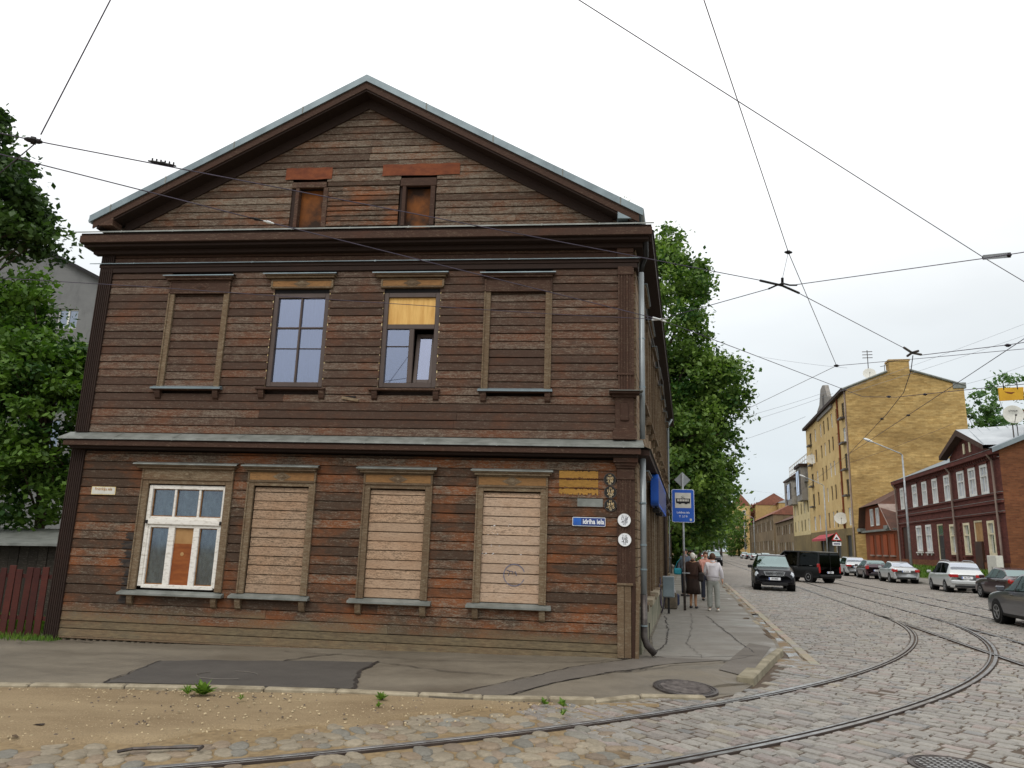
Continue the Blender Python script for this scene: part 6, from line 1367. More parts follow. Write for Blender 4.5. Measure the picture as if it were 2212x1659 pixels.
CARS = {
 'sedan': dict(st=[(-2.30,.42,.80,.86,.66,.70,.60),(-2.22,.28,.93,1.02,.82,.84,.70),(-1.85,.25,.98,1.08,.88,.88,.74),(-1.55,.25,.98,1.10,.89,.88,.72),(-.90,.24,.98,1.37,.89,.88,.60),(-.2,.22,.96,1.45,.89,.88,.62),(.35,.22,.95,1.42,.89,.88,.61),(1.05,.22,.94,1.01,.89,.87,.72),(1.9,.25,.82,.89,.87,.84,.70),(2.2,.28,.68,.75,.80,.78,.62),(2.31,.40,.58,.63,.64,.64,.52)], rear=(3,4), wind=(6,7), side=(3.35,6.75), wh=(1.35,-1.35), r=.32),
 'suv': dict(st=[(-2.36,.50,1.0,1.1,.74,.78,.68),(-2.30,.34,1.06,1.16,.90,.92,.76),(-2.12,.30,1.08,1.25,.95,.95,.78),(-1.75,.30,1.09,1.62,.96,.95,.70),(-.9,.28,1.08,1.71,.96,.95,.70),(.1,.28,1.06,1.70,.96,.95,.69),(.45,.28,1.05,1.64,.96,.95,.68),(1.20,.28,1.04,1.12,.96,.94,.80),(2.0,.30,.94,1.03,.94,.91,.76),(2.24,.32,.80,.90,.88,.86,.70),(2.37,.42,.64,.74,.72,.74,.60)], rear=(2,3), wind=(6,7), side=(3.0,6.75), wh=(1.42,-1.42), r=.38),
 'van': dict(st=[(-2.42,.42,.95,1.05,.84,.88,.86),(-2.40,.30,1.0,1.80,.93,.94,.80),(-2.30,.28,1.02,1.93,.95,.95,.78),(-1.2,.26,1.02,1.97,.95,.95,.78),(.4,.26,1.02,1.97,.95,.95,.78),(.9,.26,1.02,1.92,.95,.95,.76),(1.65,.26,1.0,1.26,.95,.93,.80),(2.1,.28,.92,1.05,.93,.90,.74),(2.35,.32,.76,.86,.86,.84,.64),(2.44,.42,.60,.68,.70,.70,.54)], rear=(1,2), wind=(5,6), side=(2.1,5.8), wh=(1.55,-1.5), r=.34),
 'mpv': dict(st=[(-2.28,.44,.84,.95,.70,.76,.68),(-2.22,.28,.98,1.05,.83,.85,.78),(-2.08,.25,1.0,1.20,.86,.85,.74),(-1.70,.24,1.0,1.56,.87,.85,.66),(-.8,.22,.99,1.63,.87,.85,.66),(.2,.22,.97,1.62,.87,.85,.65),(.75,.22,.96,1.52,.87,.85,.63),(1.55,.22,.95,1.06,.87,.84,.68),(2.0,.25,.84,.92,.85,.82,.64),(2.22,.28,.70,.78,.78,.76,.58),(2.32,.40,.58,.64,.62,.62,.5)], rear=(2,3), wind=(6,7), side=(3.05,6.8), wh=(1.4,-1.35), r=.31),
 'hatch': dict(st=[(-1.98,.42,.84,.92,.68,.74,.66),(-1.92,.28,.95,1.02,.81,.83,.74),(-1.75,.25,.97,1.15,.84,.84,.70),(-1.35,.24,.97,1.42,.85,.84,.62),(-.6,.22,.96,1.48,.85,.84,.62),(.1,.22,.95,1.46,.85,.84,.61),(.5,.22,.94,1.38,.85,.84,.60),(1.1,.22,.93,1.02,.85,.83,.70),(1.65,.25,.82,.90,.83,.81,.66),(1.92,.28,.68,.75,.76,.75,.58),(2.02,.40,.58,.63,.62,.62,.5)], rear=(2,3), wind=(6,7), side=(2.9,6.75), wh=(1.22,-1.2), r=.3)}
def crom(p0, p1, p2, p3, t): return 0.5*((2*p1)+(-p0+p2)*t+(2*p0-5*p1+4*p2-p3)*t*t+(-p0+3*p1-3*p2+p3)*t**3)
def cat1(P, x):
    n = len(P); i = max(0, min(n-2, int(x))); t = x-i
    return crom(P[max(i-1, 0)], P[i], P[i+1], P[min(i+2, n-1)], t)
def car_surface(st):
    rings = []
    for (y, zb, zt, zr, wl, wb, wr) in st:
        rings.append(np.array([(0, y, zb), (wl*.90, y, zb), (wl*.99, y, zb+.10), (max(wl, wb)*1.012, y, zb+(zt-zb)*.55), (wb*1.0, y, zt-.05), (wb*.975, y, zt), (wr, y, zr-.07 if zr-zt > .2 else zr-.03), (wr*.86, y, zr-.012), (0, y, zr)]))
    A = np.array(rings)
    def S(i, j, side=1, off=0.0):
        def P(i, j):
            col = np.array([cat1(A[:, k, :], i) for k in (max(0, min(8, int(j)-1)), max(0, min(8, int(j))), max(0, min(8, int(j)+1)), max(0, min(8, int(j)+2)))])
            t = j-int(j); 
            return col[1]*(1-t)+col[2]*t if (int(j) in (4, 5)) else crom(col[0], col[1], col[2], col[3], t)
        p = P(i, j)
        if off:
            e = .02; n1 = P(min(i+e, len(st)-1), j)-P(max(i-e, 0), j); n2 = P(i, min(j+e, 8))-P(i, max(j-e, 0)); nn = np.cross(n1, n2); L = np.linalg.norm(nn)
            if L > 1e-9:
                nn /= L; c = np.array([0, p[1], .8]); nn = nn if nn @ (p-c) > 0 else -nn; p = p+nn*off
        return Vector((p[0]*side, p[1], p[2]))
    return S
def patch(S, i0, i1, j0, j1, side, off, ni=6, nj=4):
    mb = MB(); mb.v = [tuple(S(i0+(i1-i0)*a/ni, j0+(j1-j0)*b/nj, side, off)) for a in range(ni+1) for b in range(nj+1)]
    for a in range(ni):
        for b in range(nj): k = a*(nj+1)+b; mb.f.append((k, k+1, k+nj+2, k+nj+1)); mb.mi.append(0)
    return mb
def wheel(car, x, y, r, side, rimm='rim', spokes=5, detail=True):
    mb = MB(); w = .20; x0 = x; pr = [(r*.62, 0), (r*.70, .012), (r*.92, .012), (r, -.02), (r, -w+.02), (r*.92, -w), (r*.5, -w)]
    mb.lathe([(a, side*b) for a, b in pr], 28, (x0, y, r), 0); t = mb.build('wheel', 'tyre', car, True)
    mb = MB(); mb.lathe([(.001, side*-.10), (r*.64, side*-.09), (r*.64, side*.006), (r*.60, side*.008), (r*.59, side*-.03)], 28, (x0, y, r), 0); mb.build('rim_bowl', 'trim_black' if spokes else rimm, t)
    mb = MB(); mb.lathe([(r*.66, side*.0), (r*.66, side*.014), (r*.58, side*.014), (r*.57, side*-.01)], 28, (x0, y, r), 0); mb.lathe([(.001, side*.012), (r*.16, side*.012), (r*.17, side*-.02)], 14, (x0, y, r), 0)
    for k in range(spokes):
        a = 2*math.pi*k/spokes; Mx = Matrix.Translation((x0+side*.0, y, r)) @ Matrix.Rotation(a, 4, 'X'); mb.box(-.012, .012, -r*.07, r*.07, r*.1, r*.6, Mx)
    if not spokes: mb.lathe([(.001, side*.0), (r*.6, side*.0)], 20, (x0, y, r), 0)
    mb.build('rim', rimm, t)
def car(kind, label, pos, rz, pmat, gm='car_glass', gside=None, detail=2, plate=None, group=None, cat='car', spokes=5, name=None, rg=None):
    D = CARS[kind]; st = D['st']; S = SURF[kind]; n = len(st)-1
    c = thing(name or {'sedan': 'saloon_car', 'suv': 'off_road_car', 'van': 'panel_van', 'mpv': 'people_carrier', 'hatch': 'hatchback'}[kind], label, cat, pos, rz, group)
    key = (kind, 'body')
    NI = 46 if detail > 1 else 24; mb = MB(); js = [0, .5, 1, 1.5, 2, 2.5, 3, 3.5, 4, 4.5, 5, 5.5, 6, 6.35, 6.7, 7, 7.5, 8]; full = [(j, 1) for j in js]+[(j, -1) for j in js[-2:0:-1]]; m_ = len(full)
    for a in range(NI+1):
        for j, sd_ in full: mb.v.append(tuple(S(n*a/NI, j, sd_)))
    for a in range(NI):
        for b in range(m_): mb.f.append((a*m_+b, a*m_+(b+1) % m_, (a+1)*m_+(b+1) % m_, (a+1)*m_+b)); mb.mi.append(0)
    mb.f.append(tuple(range(m_))); mb.f.append(tuple(NI*m_+b for b in range(m_))[::-1]); mb.mi += [0, 0]
    # openings for the glass are cut out of the shell
    body = None
    r0, r1 = D['rear']; w0, w1 = D['wind']; s0, s1 = D['side']
    def is_glass(i, j):
        if 6.55 < j <= 8.1 and (r0+.12 < i < r1-.08 or w0+.08 < i < w1-.1): return True
        return 5.1 < j < 5.95 and s0 < i < s1
    mb2 = MB(); mb2.v = mb.v
    for q, f in enumerate(mb.f[:-2]):
        a, b = divmod(q, m_); i = n*(a+.5)/NI; j = (full[b][0]+full[(b+1) % m_][0])/2
        if not is_glass(i, j): mb2.f.append(f); mb2.mi.append(0)
    mb2.f += mb.f[-2:]; mb2.mi += [0, 0]
    body = mb2.build('body', pmat, c, True)
    def P(nm, i0, i1, j0, j1, side, off, mat, ni=6, nj=4, lab=None): return patch(S, i0, i1, j0, j1, side, off, ni, nj).build(nm, mat, c, True, label=lab)
    def Pboth(nm, i0, i1, j0, off, mat, ni=6):
        mb = MB(); nj = 5
        for a in range(ni+1):
            for b in range(-nj, nj+1): j = 8-(8-j0)*abs(b)/nj; mb.v.append(tuple(S(i0+(i1-i0)*a/ni, j, 1 if b <= 0 else -1, off)))
        for a in range(ni):
            for b in range(2*nj): k = a*(2*nj+1)+b; mb.f.append((k, k+1, k+2*nj+2, k+2*nj+1)); mb.mi.append(0)
        return mb.build(nm, mat, c, True)
    Pboth('rear_window', r0+.06, r1-.02, 6.5, .004, rg or gm); Pboth('windscreen', w0+.02, w1-.04, 6.5, .004, gm)
    for sd_ in (1, -1):
        cuts = [s0-.04, (s0*2+s1)/3+.05, (s0+2*s1)/3-.05, s1+.05] if detail > 1 else [s0-.04, s1+.05]
        for a, b in zip(cuts[:-1], cuts[1:]): P('side_window', a+.02, b-.02, 5.06, 5.98, sd_, .003, gside or gm)
        for a in cuts[1:-1]: P('pillar', a-.05, a+.05, 5.0, 6.0, sd_, .006, 'trim_black', 2, 3)
        P('sill_trim', 1.2, n-1.2, 1.0, 2.0, sd_, .006, 'trim_black', 10, 2)
        W = st[5][4]
        for y in D['wh']:
            q = MB(); q.lathe([(D['r']*1.16, sd_*(W*1.012+.004)), (D['r']*1.16, sd_*(W-.35)), (.001, sd_*(W-.35))], 24, (0, y, D['r']*1.02), 0); q.lathe([(D['r']*1.16, sd_*(W*1.012+.004)), (D['r']*1.02, sd_*(W*1.012+.003))], 24, (0, y, D['r']*1.02), 0); q.build('wheel_arch', 'trim_black', c, True)
            q = MB(); q.disc((sd_*(W*1.012+.001), y, D['r']*1.02), (sd_, 0, 0), D['r']*1.13, 24, .002); q.build('wheel_shade_disc', 'tyre', c)  # flat dark disc on the body: shade of the wheel opening put into colour
            wheel(c, sd_*(W*1.0+.012), y, D['r'], sd_, 'rim', spokes if detail > 1 else 5)
        # lamps and mirrors
        ft = 1.0
        P('headlight', n-1.55, n-.75, 3.6, 5.6, sd_, .006, 'head_lens')
        zl = st[1][2]; wl_ = st[1][4]; yl = st[1][0]
        tb = {'van': (.80, .945, .62, 1.2), 'mpv': (.40, .84, .80, .97), 'suv': (.66, .93, .82, 1.12), 'hatch': (.58, .83, .74, 1.02), 'sedan': (.54, .86, .74, .93)}[kind]
        q = MB(); q.cbox(min(sd_*tb[0], sd_*tb[1]), max(sd_*tb[0], sd_*tb[1]), st[0][0]-.01 if kind != 'van' else yl-.04, yl+.16, tb[2], tb[3], .025); q.build('tail_lamp', 'tail_red', c)
        if kind == 'van': P('tail_light', .7, 1.25, 3.3, 4.9, sd_, .01, 'tail_red')
        elif kind == 'mpv': P('tail_light', .55, 1.55, 3.75, 4.7, sd_, .008, 'tail_red')
        else: P('tail_light', .55, 1.6, 3.55, 5.2, sd_, .008, 'tail_red')
        if detail > 1:
            ym = st[D['wind'][1]][0]-.42; zm = st[D['wind'][1]][2]+.07; q = MB(); q.cbox(sd_*(W+.02) if sd_ > 0 else -(W+.24), sd_*(W+.24) if sd_ > 0 else -(W+.02), ym-.05, ym+.06, zm-.07, zm+.08, .03); q.build('mirror', pmat if kind != 'suv' else 'trim_black', c)
            for hy in ((.25, -.75) if kind != 'van' else (.7,)): q = MB(); q.cbox(min(sd_*W*.99, sd_*(W*1.03)), max(sd_*W*.99, sd_*(W*1.03)), hy-.1, hy+.1, .86, .89, .008); q.build('door_handle', pmat, c)
    # bumpers and plates
    yr, yf = st[0][0], st[-1][0]
    q = MB(); q.cbox(-.62, .62, yr-.02, yr+.2, .28, .40, .03); q.build('rear_valance', 'trim_black' if detail > 1 else pmat, c); q = MB(); q.cbox(-.6, .6, yf-.2, yf+.02, .26, .42, .03); q.build('front_valance', 'trim_black', c)
    for yy, zz, sg in ((yr-.012, .80 if kind in ('sedan', 'mpv') else .66, -1), (yf+.02, .48 if kind != 'suv' else .58, 1)):
        q = MB(); q.cbox(-.27, .27, min(yy, yy+sg*.02), max(yy, yy+sg*.02), zz-.065, zz+.065, .005); p_ = q.build('number_plate', 'sign_white', c)
        if detail > 1:
            q = MB(); q.box(-.27*(-sg)-.0 if False else (-sg*.265 if sg < 0 else -.265), 0, 0, 0, 0, 0) if False else None
            q = MB(); x0 = .225 if sg > 0 else -.265; q.box(x0, x0+.04, yy+sg*.021-.001, yy+sg*.021+.001, zz-.06, zz+.06); q.build('plate_band', 'sign_blue', p_)
            place_text(TXT[plate or 'plate2'], 'ink', p_, lambda x, y, yy=yy, zz=zz, sg=sg: (-sg*x*1.0, yy+sg*.0225, zz+y))
    q = MB(); W = st[5][4]; q.box(-W*.8, W*.8, yr+.5, yf-.6, .3, .75); q.build('underbody', 'tyre', c)
    if detail > 1:
        for sx in (-.36, .36): 
            for sy in (.1, -.8): q = MB(); q.cbox(sx-.22, sx+.22, sy-.1, sy+.05, .6, 1.12, .05); q.cbox(sx-.1, sx+.1, sy-.08, sy+.02, 1.12, 1.3, .03); q.build('seat', 'seat_dark', c)
    return c, S, n
SURF = {k: car_surface(v['st']) for k, v in CARS.items()}
RZ_AWAY = AS-math.pi/2            # parked facing up the street
RZ_TO = AS+math.pi/2
# dark off-road car coming down the street
c, S, n = car('suv', 'black off-road car driving towards the corner with a chrome grille', ST(28.6, 5.35), RZ_TO+R(-3), 'paint_black', 'car_glass', None, 2, 'plate1', spokes=5)
yf = CARS['suv']['st'][-1][0]
q = MB()
for (a, b, z0, z1) in ((-.5, .5, .90, .93), (-.42, .42, .72, .745)): q.box(a, b, yf-.02, yf+.035, z0, z1)
for s_ in (-1, 1): q.add([(s_*.5, yf+.035, .93), (s_*.46, yf+.035, .93), (s_*.38, yf+.035, .72), (s_*.42, yf+.035, .72)], [(0, 1, 2, 3)])
q.build('grille_frame', 'chrome', c)
q = MB(); q.box(-.45, .45, yf-.05, yf+.015, .73, .91); g = q.build('grille', 'trim_black', c)
for z in (.78, .85): q = MB(); q.box(-.44, .44, yf+.012, yf+.028, z, z+.018); q.build('grille_bar', 'chrome', g)
q = MB(); q.lathe([(.085, 0), (.085, .012), (.07, .012), (.07, 0)], 20, (0, yf+.032, .825), 1); em = q.build('emblem', 'chrome', c); place_text(TXT['v'], 'chrome', em, lambda x, y: (-x, yf+.05, .855+y*.9)); place_text(TXT['vw'], 'chrome', em, lambda x, y: (-x*.9, yf+.05, .80+y*.8))
q = MB(); q.box(-.8, .8, yf-.12, yf-.0, .44, .50); q.build('intake', 'trim_black', c)
for s_ in (-.72, .72): q = MB(); q.tube([(s_, -1.7, 1.73), (s_, .2, 1.75)], .025, 6); q.build('roof_rail', 'trim_black', c)
me = skin_mesh([(.38, -.12, .78), (.38, -.08, 1.0), (.38, -.04, 1.16), (.38, 0, 1.24), (.38, .04, 1.31), (.38, .05, 1.40), (.20, .0, 1.13), (.56, .0, 1.13), (.18, .22, .98), (.58, .22, .98), (.28, .48, 1.04), (.48, .48, 1.04), (.29, .25, .74), (.47, .25, .74)], [(0, 1), (1, 2), (2, 3), (3, 4), (4, 5), (2, 6), (2, 7), (6, 8), (7, 9), (8, 10), (9, 11), (0, 12), (0, 13)], [(.16, .12), (.15, .11), (.15, .10), (.05, .05), (.08, .09), (.06, .07), .06, .06, .045, .045, .03, .03, .08, .08], 2); me.materials.append(M_['seat_dark'])
dr = tag(link('person', me), 'driver in dark clothes sitting in the black off-road car', 'person'); dr.location = c.location; dr.rotation_euler = c.rotation_euler
# black van turning across the tracks
c, S, n = car('van', 'black van with dark windows turning across the tram tracks', Vector((20.0, 51.3, 0)), R(23), 'paint_van', 'car_glass_dark', 'car_glass_dark', 2, 'plate2', cat='van', spokes=0, rg='car_glass_dark')
q = MB(); q.box(-.86, .86, -2.47, -2.43, 1.02, 1.75); q.build('rear_glass', 'car_glass_dark', c); q = MB(); q.box(-.012, .012, -2.475, -2.42, .5, 1.85); q.build('door_seam', 'trim_black', c); q = MB(); q.cbox(-.9, .9, -2.52, -2.38, .36, .52, .03); q.build('bumper', 'trim_black', c)
# parked row on the right side of the street
TP_ = 15.0
car('mpv', 'silver people carrier parked with roof rails and wide rear window', ST(35.1, TP_+.85), RZ_AWAY+R(-2), 'paint_silver2', 'car_glass', 'car_glass_dark', 2, 'plate3', 'cars parked in front of the red house', rg='car_glass_light'); pc = bpy.data.objects['people_carrier']
for s_ in (-.58, .58): q = MB(); q.tube([(s_, -1.6, 1.62), (s_, -1.2, 1.69), (s_, .2, 1.69), (s_, .5, 1.60)], .022, 6); q.build('roof_rail', 'rim', pc)
q = MB(); q.tube([(.05, -2.12, 1.13), (-.35, -2.03, 1.22)], .014, 5); q.build('wiper', 'trim_black', pc); q = MB(); q.cbox(-.8, .8, -2.34, -2.18, .44, .66, .05); q.build('bumper', 'paint_silver2', pc)
car('sedan', 'silver saloon parked behind the lamp post with red tail lamps', ST(47.5, TP_+.95), RZ_AWAY, 'paint_silver', 'car_glass', None, 2, 'plate2', 'cars parked in front of the red house', rg='car_glass_light')
car('hatch', 'dark wine-red hatchback parked in front of the silver saloon', ST(54.4, TP_+.7), RZ_AWAY, 'paint_red', 'car_glass', None, 2, 'plate1', 'cars parked in front of the red house')
car('mpv', 'small silver estate parked beyond the wine-red hatchback', ST(61.2, TP_+.5), RZ_AWAY, 'paint_silver', 'car_glass', None, 2, 'plate1', 'cars parked in front of the red house', name='estate_car', rg='car_glass_light')
car('sedan', 'dark burgundy saloon parked behind the silver people carrier', ST(27.3, TP_+.85), RZ_AWAY, 'paint_burgundy', 'car_glass', None, 2, 'plate3', 'cars parked in front of the red house')
p = at_z(2160, 1345, 0); s_, t_ = to_st(p.x, p.y)
car('sedan', 'dark grey saloon driving over the far tram track', ST(s_-1.38, t_+.86), RZ_AWAY+R(1), 'paint_grey', 'car_glass', None, 2, 'plate3', name='saloon_car')
# distant parked and moving cars
frow = [(68.5, 'hatch', 'paint_white', 0), (75, 'sedan', 'paint_silver', 0), (82, 'suv', 'paint_silver', 0), (90, 'sedan', 'paint_blue', 1), (98, 'mpv', 'paint_silver', 1), (107, 'suv', 'paint_dark', 1), (116, 'hatch', 'paint_silver2', 1), (126, 'sedan', 'paint_silver', 1), (137, 'mpv', 'paint_white', 0), (149, 'sedan', 'paint_white', 0), (162, 'hatch', 'paint_silver', 0), (176, 'sedan', 'paint_dark', 0), (192, 'mpv', 'paint_silver', 0)]
cn = {'paint_white': 'white', 'paint_silver': 'silver', 'paint_silver2': 'pale silver', 'paint_blue': 'dark blue', 'paint_dark': 'dark grey'}; kn = {'hatch': 'hatchback', 'sedan': 'saloon', 'suv': 'off-road car', 'mpv': 'people carrier'}
bld = ['the timber cottage', 'the timber cottage', 'the near end of the yellow block', 'the middle of the yellow block', 'the awning of the yellow block', 'the far end of the yellow block', 'the near part of the cream tenement', 'the middle of the cream tenement', 'the far end of the cream tenement', 'the low brown house', 'the far half of the low brown house', 'the near end of the long timber house', 'the long timber house']
for (s_, k, pmx, fl_), b in zip(frow, bld): car(k, '%s %s parked far off before %s' % (cn[pmx], kn[k], b), ST(s_, TP_+.4+random.uniform(-.2, .2)), RZ_TO if fl_ else RZ_AWAY, pmx, 'car_glass', None, 1, None, 'distant cars along the right kerb')
for (s_, t_, k, pmx, lab, toward) in ((86, 4.3, 'suv', 'paint_black', 'black off-road car standing far off beside the stop-side kerb', 1), (97, 4.0, 'mpv', 'paint_white', 'white people carrier far off behind the black off-road car at the kerb', 1), (108, 5.2, 'sedan', 'paint_silver', 'silver saloon far down the stop side of the street', 0), (128, 4.2, 'mpv', 'paint_silver', 'silver people carrier last in line on the stop side', 0), (118, 4.1, 'hatch', 'paint_white', 'white hatchback far down the stop-side kerb', 0)): car(k, lab, ST(s_, t_), RZ_TO if toward else RZ_AWAY, pmx, 'car_glass', None, 1, None, 'distant cars along the stop-side kerb')
# ------------------------------------------------------------------ people at the stop
pm('skin', (206, 160, 134), (190, 142, 118), 8, rough=.6); pm('hair_brown', (92, 62, 44), (70, 46, 34), 20, (1, 1, .3), .7, .004); pm('hair_white', (228, 224, 214), (200, 194, 182), 20, (1, 1, .3), .7, .004); pm('hair_dark', (40, 34, 32), (30, 26, 24), 20, rough=.7)
pm('cloth_white', (222, 218, 220), (198, 194, 198), 5, rough=.85, bump=.01); pm('cloth_grey', (148, 150, 144), (128, 130, 124), 6, rough=.9, bump=.006); pm('cloth_brown', (72, 52, 44), (58, 42, 36), 6, rough=.9, bump=.008); pm('cloth_skirt', (52, 40, 34), (42, 32, 28), 6, rough=.9, bump=.006); pm('cloth_bluegrey', (120, 132, 146), (96, 108, 124), 5, rough=.9, bump=.008); pm('cloth_navy', (44, 46, 58), (36, 38, 48), 5, rough=.9); pm('cloth_pink', (214, 160, 146), (196, 140, 128), 5, rough=.9); pm('bag_cyan', (44, 150, 166), (36, 128, 146), 4, rough=.7); pm('bag_navy', (40, 50, 84), (32, 40, 68), 4, rough=.7); pm('bag_dark', (46, 40, 38), (36, 32, 30), 5, rough=.6); pm('shoe_dark', (40, 36, 40), (30, 28, 30), 6, rough=.5); pm('shoe_white', (224, 218, 206), (204, 198, 186), 6, rough=.6); pm('stocking', (176, 136, 104), (160, 120, 92), 6, rough=.7); pm('face_dark', (70, 44, 38), (60, 38, 32), 4, rough=.5)
def person(label, pos, rz, h, P):
    k = h/1.70; t = thing('person', label, 'person', pos, rz, P.get('group'))
    arms = P['arms']   # (elbow L, wrist L, elbow R, wrist R) in 1.70 m body space
    st_ = P.get('stance', .10); fwd = P.get('fwd', (.0, .0))
    V = [(0,0,.95),(0,0,1.12),(0,-.005,1.32),(0,.0,1.455),(0,.015,1.53),(0,.03,1.60),(0,.02,1.665)]; E = [(0,1),(1,2),(2,3),(3,4),(4,5),(5,6)]; Rr = [(.15,.105),(.135,.10),(.155,.105),(.052,.05),(.068,.078),(.078,.092),(.058,.068)]
    def add(p, par, r): V.append(p); E.append((par, len(V)-1)); Rr.append(r); return len(V)-1
    for sd_, fy in ((-1, fwd[0]), (1, fwd[1])):
        a = add((sd_*.095, 0, .86), 0, (.088, .092)); b = add((sd_*(st_-.005), .015+fy*.5, .48), a, (.055, .058)); c = add((sd_*st_, -.02+fy, .10), b, (.036, .038)); d = add((sd_*(st_+.01), .03+fy, .045), c, (.036, .032)); add((sd_*(st_+.015), .14+fy, .03), d, (.032, .022))
    jn = {}
    for i, sd_ in enumerate((-1, 1)):
        a = add((sd_*.165, -.005, 1.395), 2, (.058, .055)); e = arms[2*i]; w = arms[2*i+1]; b = add(e, a, (.042, .042)); c = add(w, b, (.027, .029)); we = Vector(w)-Vector(e); we.normalize(); pl_ = Vector(w)+we*.07; d = add(tuple(pl_), c, (.032, .02)); jn[sd_] = pl_
        side = we.cross(Vector((1, 0, 0)) if abs(we.x) < .8 else Vector((0, 1, 0))).normalized()
        for f in range(4):
            o = side*(f-1.5)*.019; m_ = pl_+we*.035+o; tip = pl_+we*(.075+.012*(1.5-abs(f-1.3)))+o+Vector((-sd_*.015, 0, 0)); x = add(tuple(m_), d, .0095); add(tuple(tip), x, .008)
        th = Vector(w)+we*.03+side*.045; x = add(tuple(th), c, .011); add(tuple(th+we*.035+side*.008), x, .009)
    sc_ = lambda L: [tuple(c*k for c in v) for v in L]
    me = skin_mesh(sc_(V), E, [tuple(q*k for q in r) if isinstance(r, tuple) else r*k for r in Rr], 1); me.materials.append(M_['stocking' if P.get('legs') == 'stocking' else 'skin']); link('body', me, t)
    # jacket with sleeves
    jz = P.get('jhem', .84); V2 = [(0,0,1.18),(0,0,1.02),(0,.0,jz),(0,-.005,1.34),(0,0,1.43)]; E2 = [(0,1),(1,2),(0,3),(3,4)]; f = P.get('bulk', 1.0); R2 = [(.175*f,.135*f),(.185*f,.145*f),(.20*f,.15*f),(.185*f,.135*f),(.08,.075)]
    for i, sd_ in enumerate((-1, 1)):
        V2.append((sd_*.175, -.005, 1.385)); E2.append((3, len(V2)-1)); R2.append((.078, .075)); V2.append(arms[2*i]); E2.append((len(V2)-2, len(V2)-1)); R2.append((.060, .060)); w = Vector(arms[2*i+1]); e = Vector(arms[2*i]); V2.append(tuple(e.lerp(w, .92))); E2.append((len(V2)-2, len(V2)-1)); R2.append((.048, .048))
    me = skin_mesh(sc_(V2), E2, [tuple(q*k for q in r) for r in R2], 2); me.materials.append(M_[P['jacket']]); j = link('jacket', me, t)
    q = MB(); q.lathe([(.062*k, 1.43*k), (.075*k, 1.47*k), (.066*k, 1.50*k), (.055*k, 1.46*k)], 14); q.v = [(x, y*.95+.002, z) for x, y, z in q.v]; q.build('collar', P['jacket'], j, True)
    if P.get('skirt'):
        q = MB(); prof = [(.16, .98), (.19, .86), (.215, .66), (.235, P['skirt']), (.225, P['skirt']), (.15, .9)]; q.lathe([(a*k, z*k) for a, z in prof], 28); q.v = [(x*(1+.05*math.sin(9*math.atan2(y, x))*(z < .8*k)), y*.82*(1+.05*math.sin(9*math.atan2(y, x))*(z < .8*k)), z) for x, y, z in q.v]; q.build('skirt', P['lower'], t, True)
    else:
        V3 = [(0,0,.97),(0,0,.88)]; E3 = [(0,1)]; R3 = [(.16,.12),(.165,.13)]
        for sd_, fy in ((-1, fwd[0]), (1, fwd[1])):
            V3.append((sd_*.095, 0, .80)); E3.append((1, len(V3)-1)); R3.append((.098, .105)); V3.append((sd_*(st_-.002), .012+fy*.5, .48)); E3.append((len(V3)-2, len(V3)-1)); R3.append((.080, .085)); V3.append((sd_*st_, -.01+fy, .07)); E3.append((len(V3)-2, len(V3)-1)); R3.append((.075, .085))
        me = skin_mesh(sc_(V3), E3, [tuple(q*k for q in r) for r in R3], 2); me.materials.append(M_[P['lower']]); link('trousers', me, t)
    for sd_, fy in ((-1, fwd[0]), (1, fwd[1])):
        q = MB(); q.sphere((sd_*(st_+.012)*k, (.05+fy)*k, .038*k), .05*k, 12, 8, (.95, 2.6, .85)); q.v = [(x, y, max(z, .002)) for x, y, z in q.v]; q.build('shoe', P['shoes'], t, True)
    # hair and face
    q = MB(); q.sphere((0, .012*k, 1.615*k), .098*k, 16, 12, (.93, 1.08, 1.12)); q.v = [(x*(1+.03*math.sin(40*z+9*x)), min(y, .075*k+(z-1.63*k)*.9 if z > 1.6*k else .03*k) if y > 0 else y*(1+.03*math.sin(50*z)), max(z, (1.52 if y < .02*k else 1.58)*k)) for x, y, z in q.v]; q.build('hair', P['hair'], t, True)
    for sd_ in (-1, 1):
        q = MB(); q.sphere((sd_*.088*k, .025*k, 1.60*k), .022*k, 8, 6, (.5, .8, 1.4)); q.build('ear', 'skin', t, True); q = MB(); q.sphere((sd_*.032*k, .113*k, 1.615*k), .011*k, 8, 6); q.build('eye', 'face_dark', t, True)
    q = MB(); q.sphere((0, .122*k, 1.585*k), .016*k, 8, 6, (.8, 1.1, 1.7)); q.build('nose', 'skin', t, True); q = MB(); q.sphere((0, .108*k, 1.548*k), .02*k, 8, 6, (1.3, .5, .35)); q.build('mouth', 'sign_red' if False else 'face_dark', t, True)
    return t, jn
dn = ((-.25, .0, 1.14), (-.27, .05, .90), (.25, .0, 1.14), (.29, .06, .92))
RZP = RZ_AWAY
zw = .108
person('grey-trousered person in a white jacket standing at the pavement edge, back turned', Vector((6.12, 22.5, zw)), RZP+R(4), 1.64, dict(arms=((-.24, .03, 1.14), (-.16, .20, 1.02), (.26, .0, 1.14), (.28, .08, .93)), jacket='cloth_white', lower='cloth_grey', shoes='shoe_white', hair='hair_brown', jhem=.84, bulk=1.06, stance=.11, fwd=(.04, -.04)))
person('white-haired person in brown coat and skirt waiting behind the sign pole', Vector((5.72, 23.3, zw)), RZP+R(-16), 1.63, dict(arms=((-.24, .02, 1.14), (-.10, .24, 1.08), (.25, .04, 1.15), (.12, .25, 1.12)), jacket='cloth_brown', lower='cloth_skirt', skirt=.44, shoes='shoe_dark', hair='hair_white', legs='stocking', jhem=.80, bulk=1.10, stance=.075))
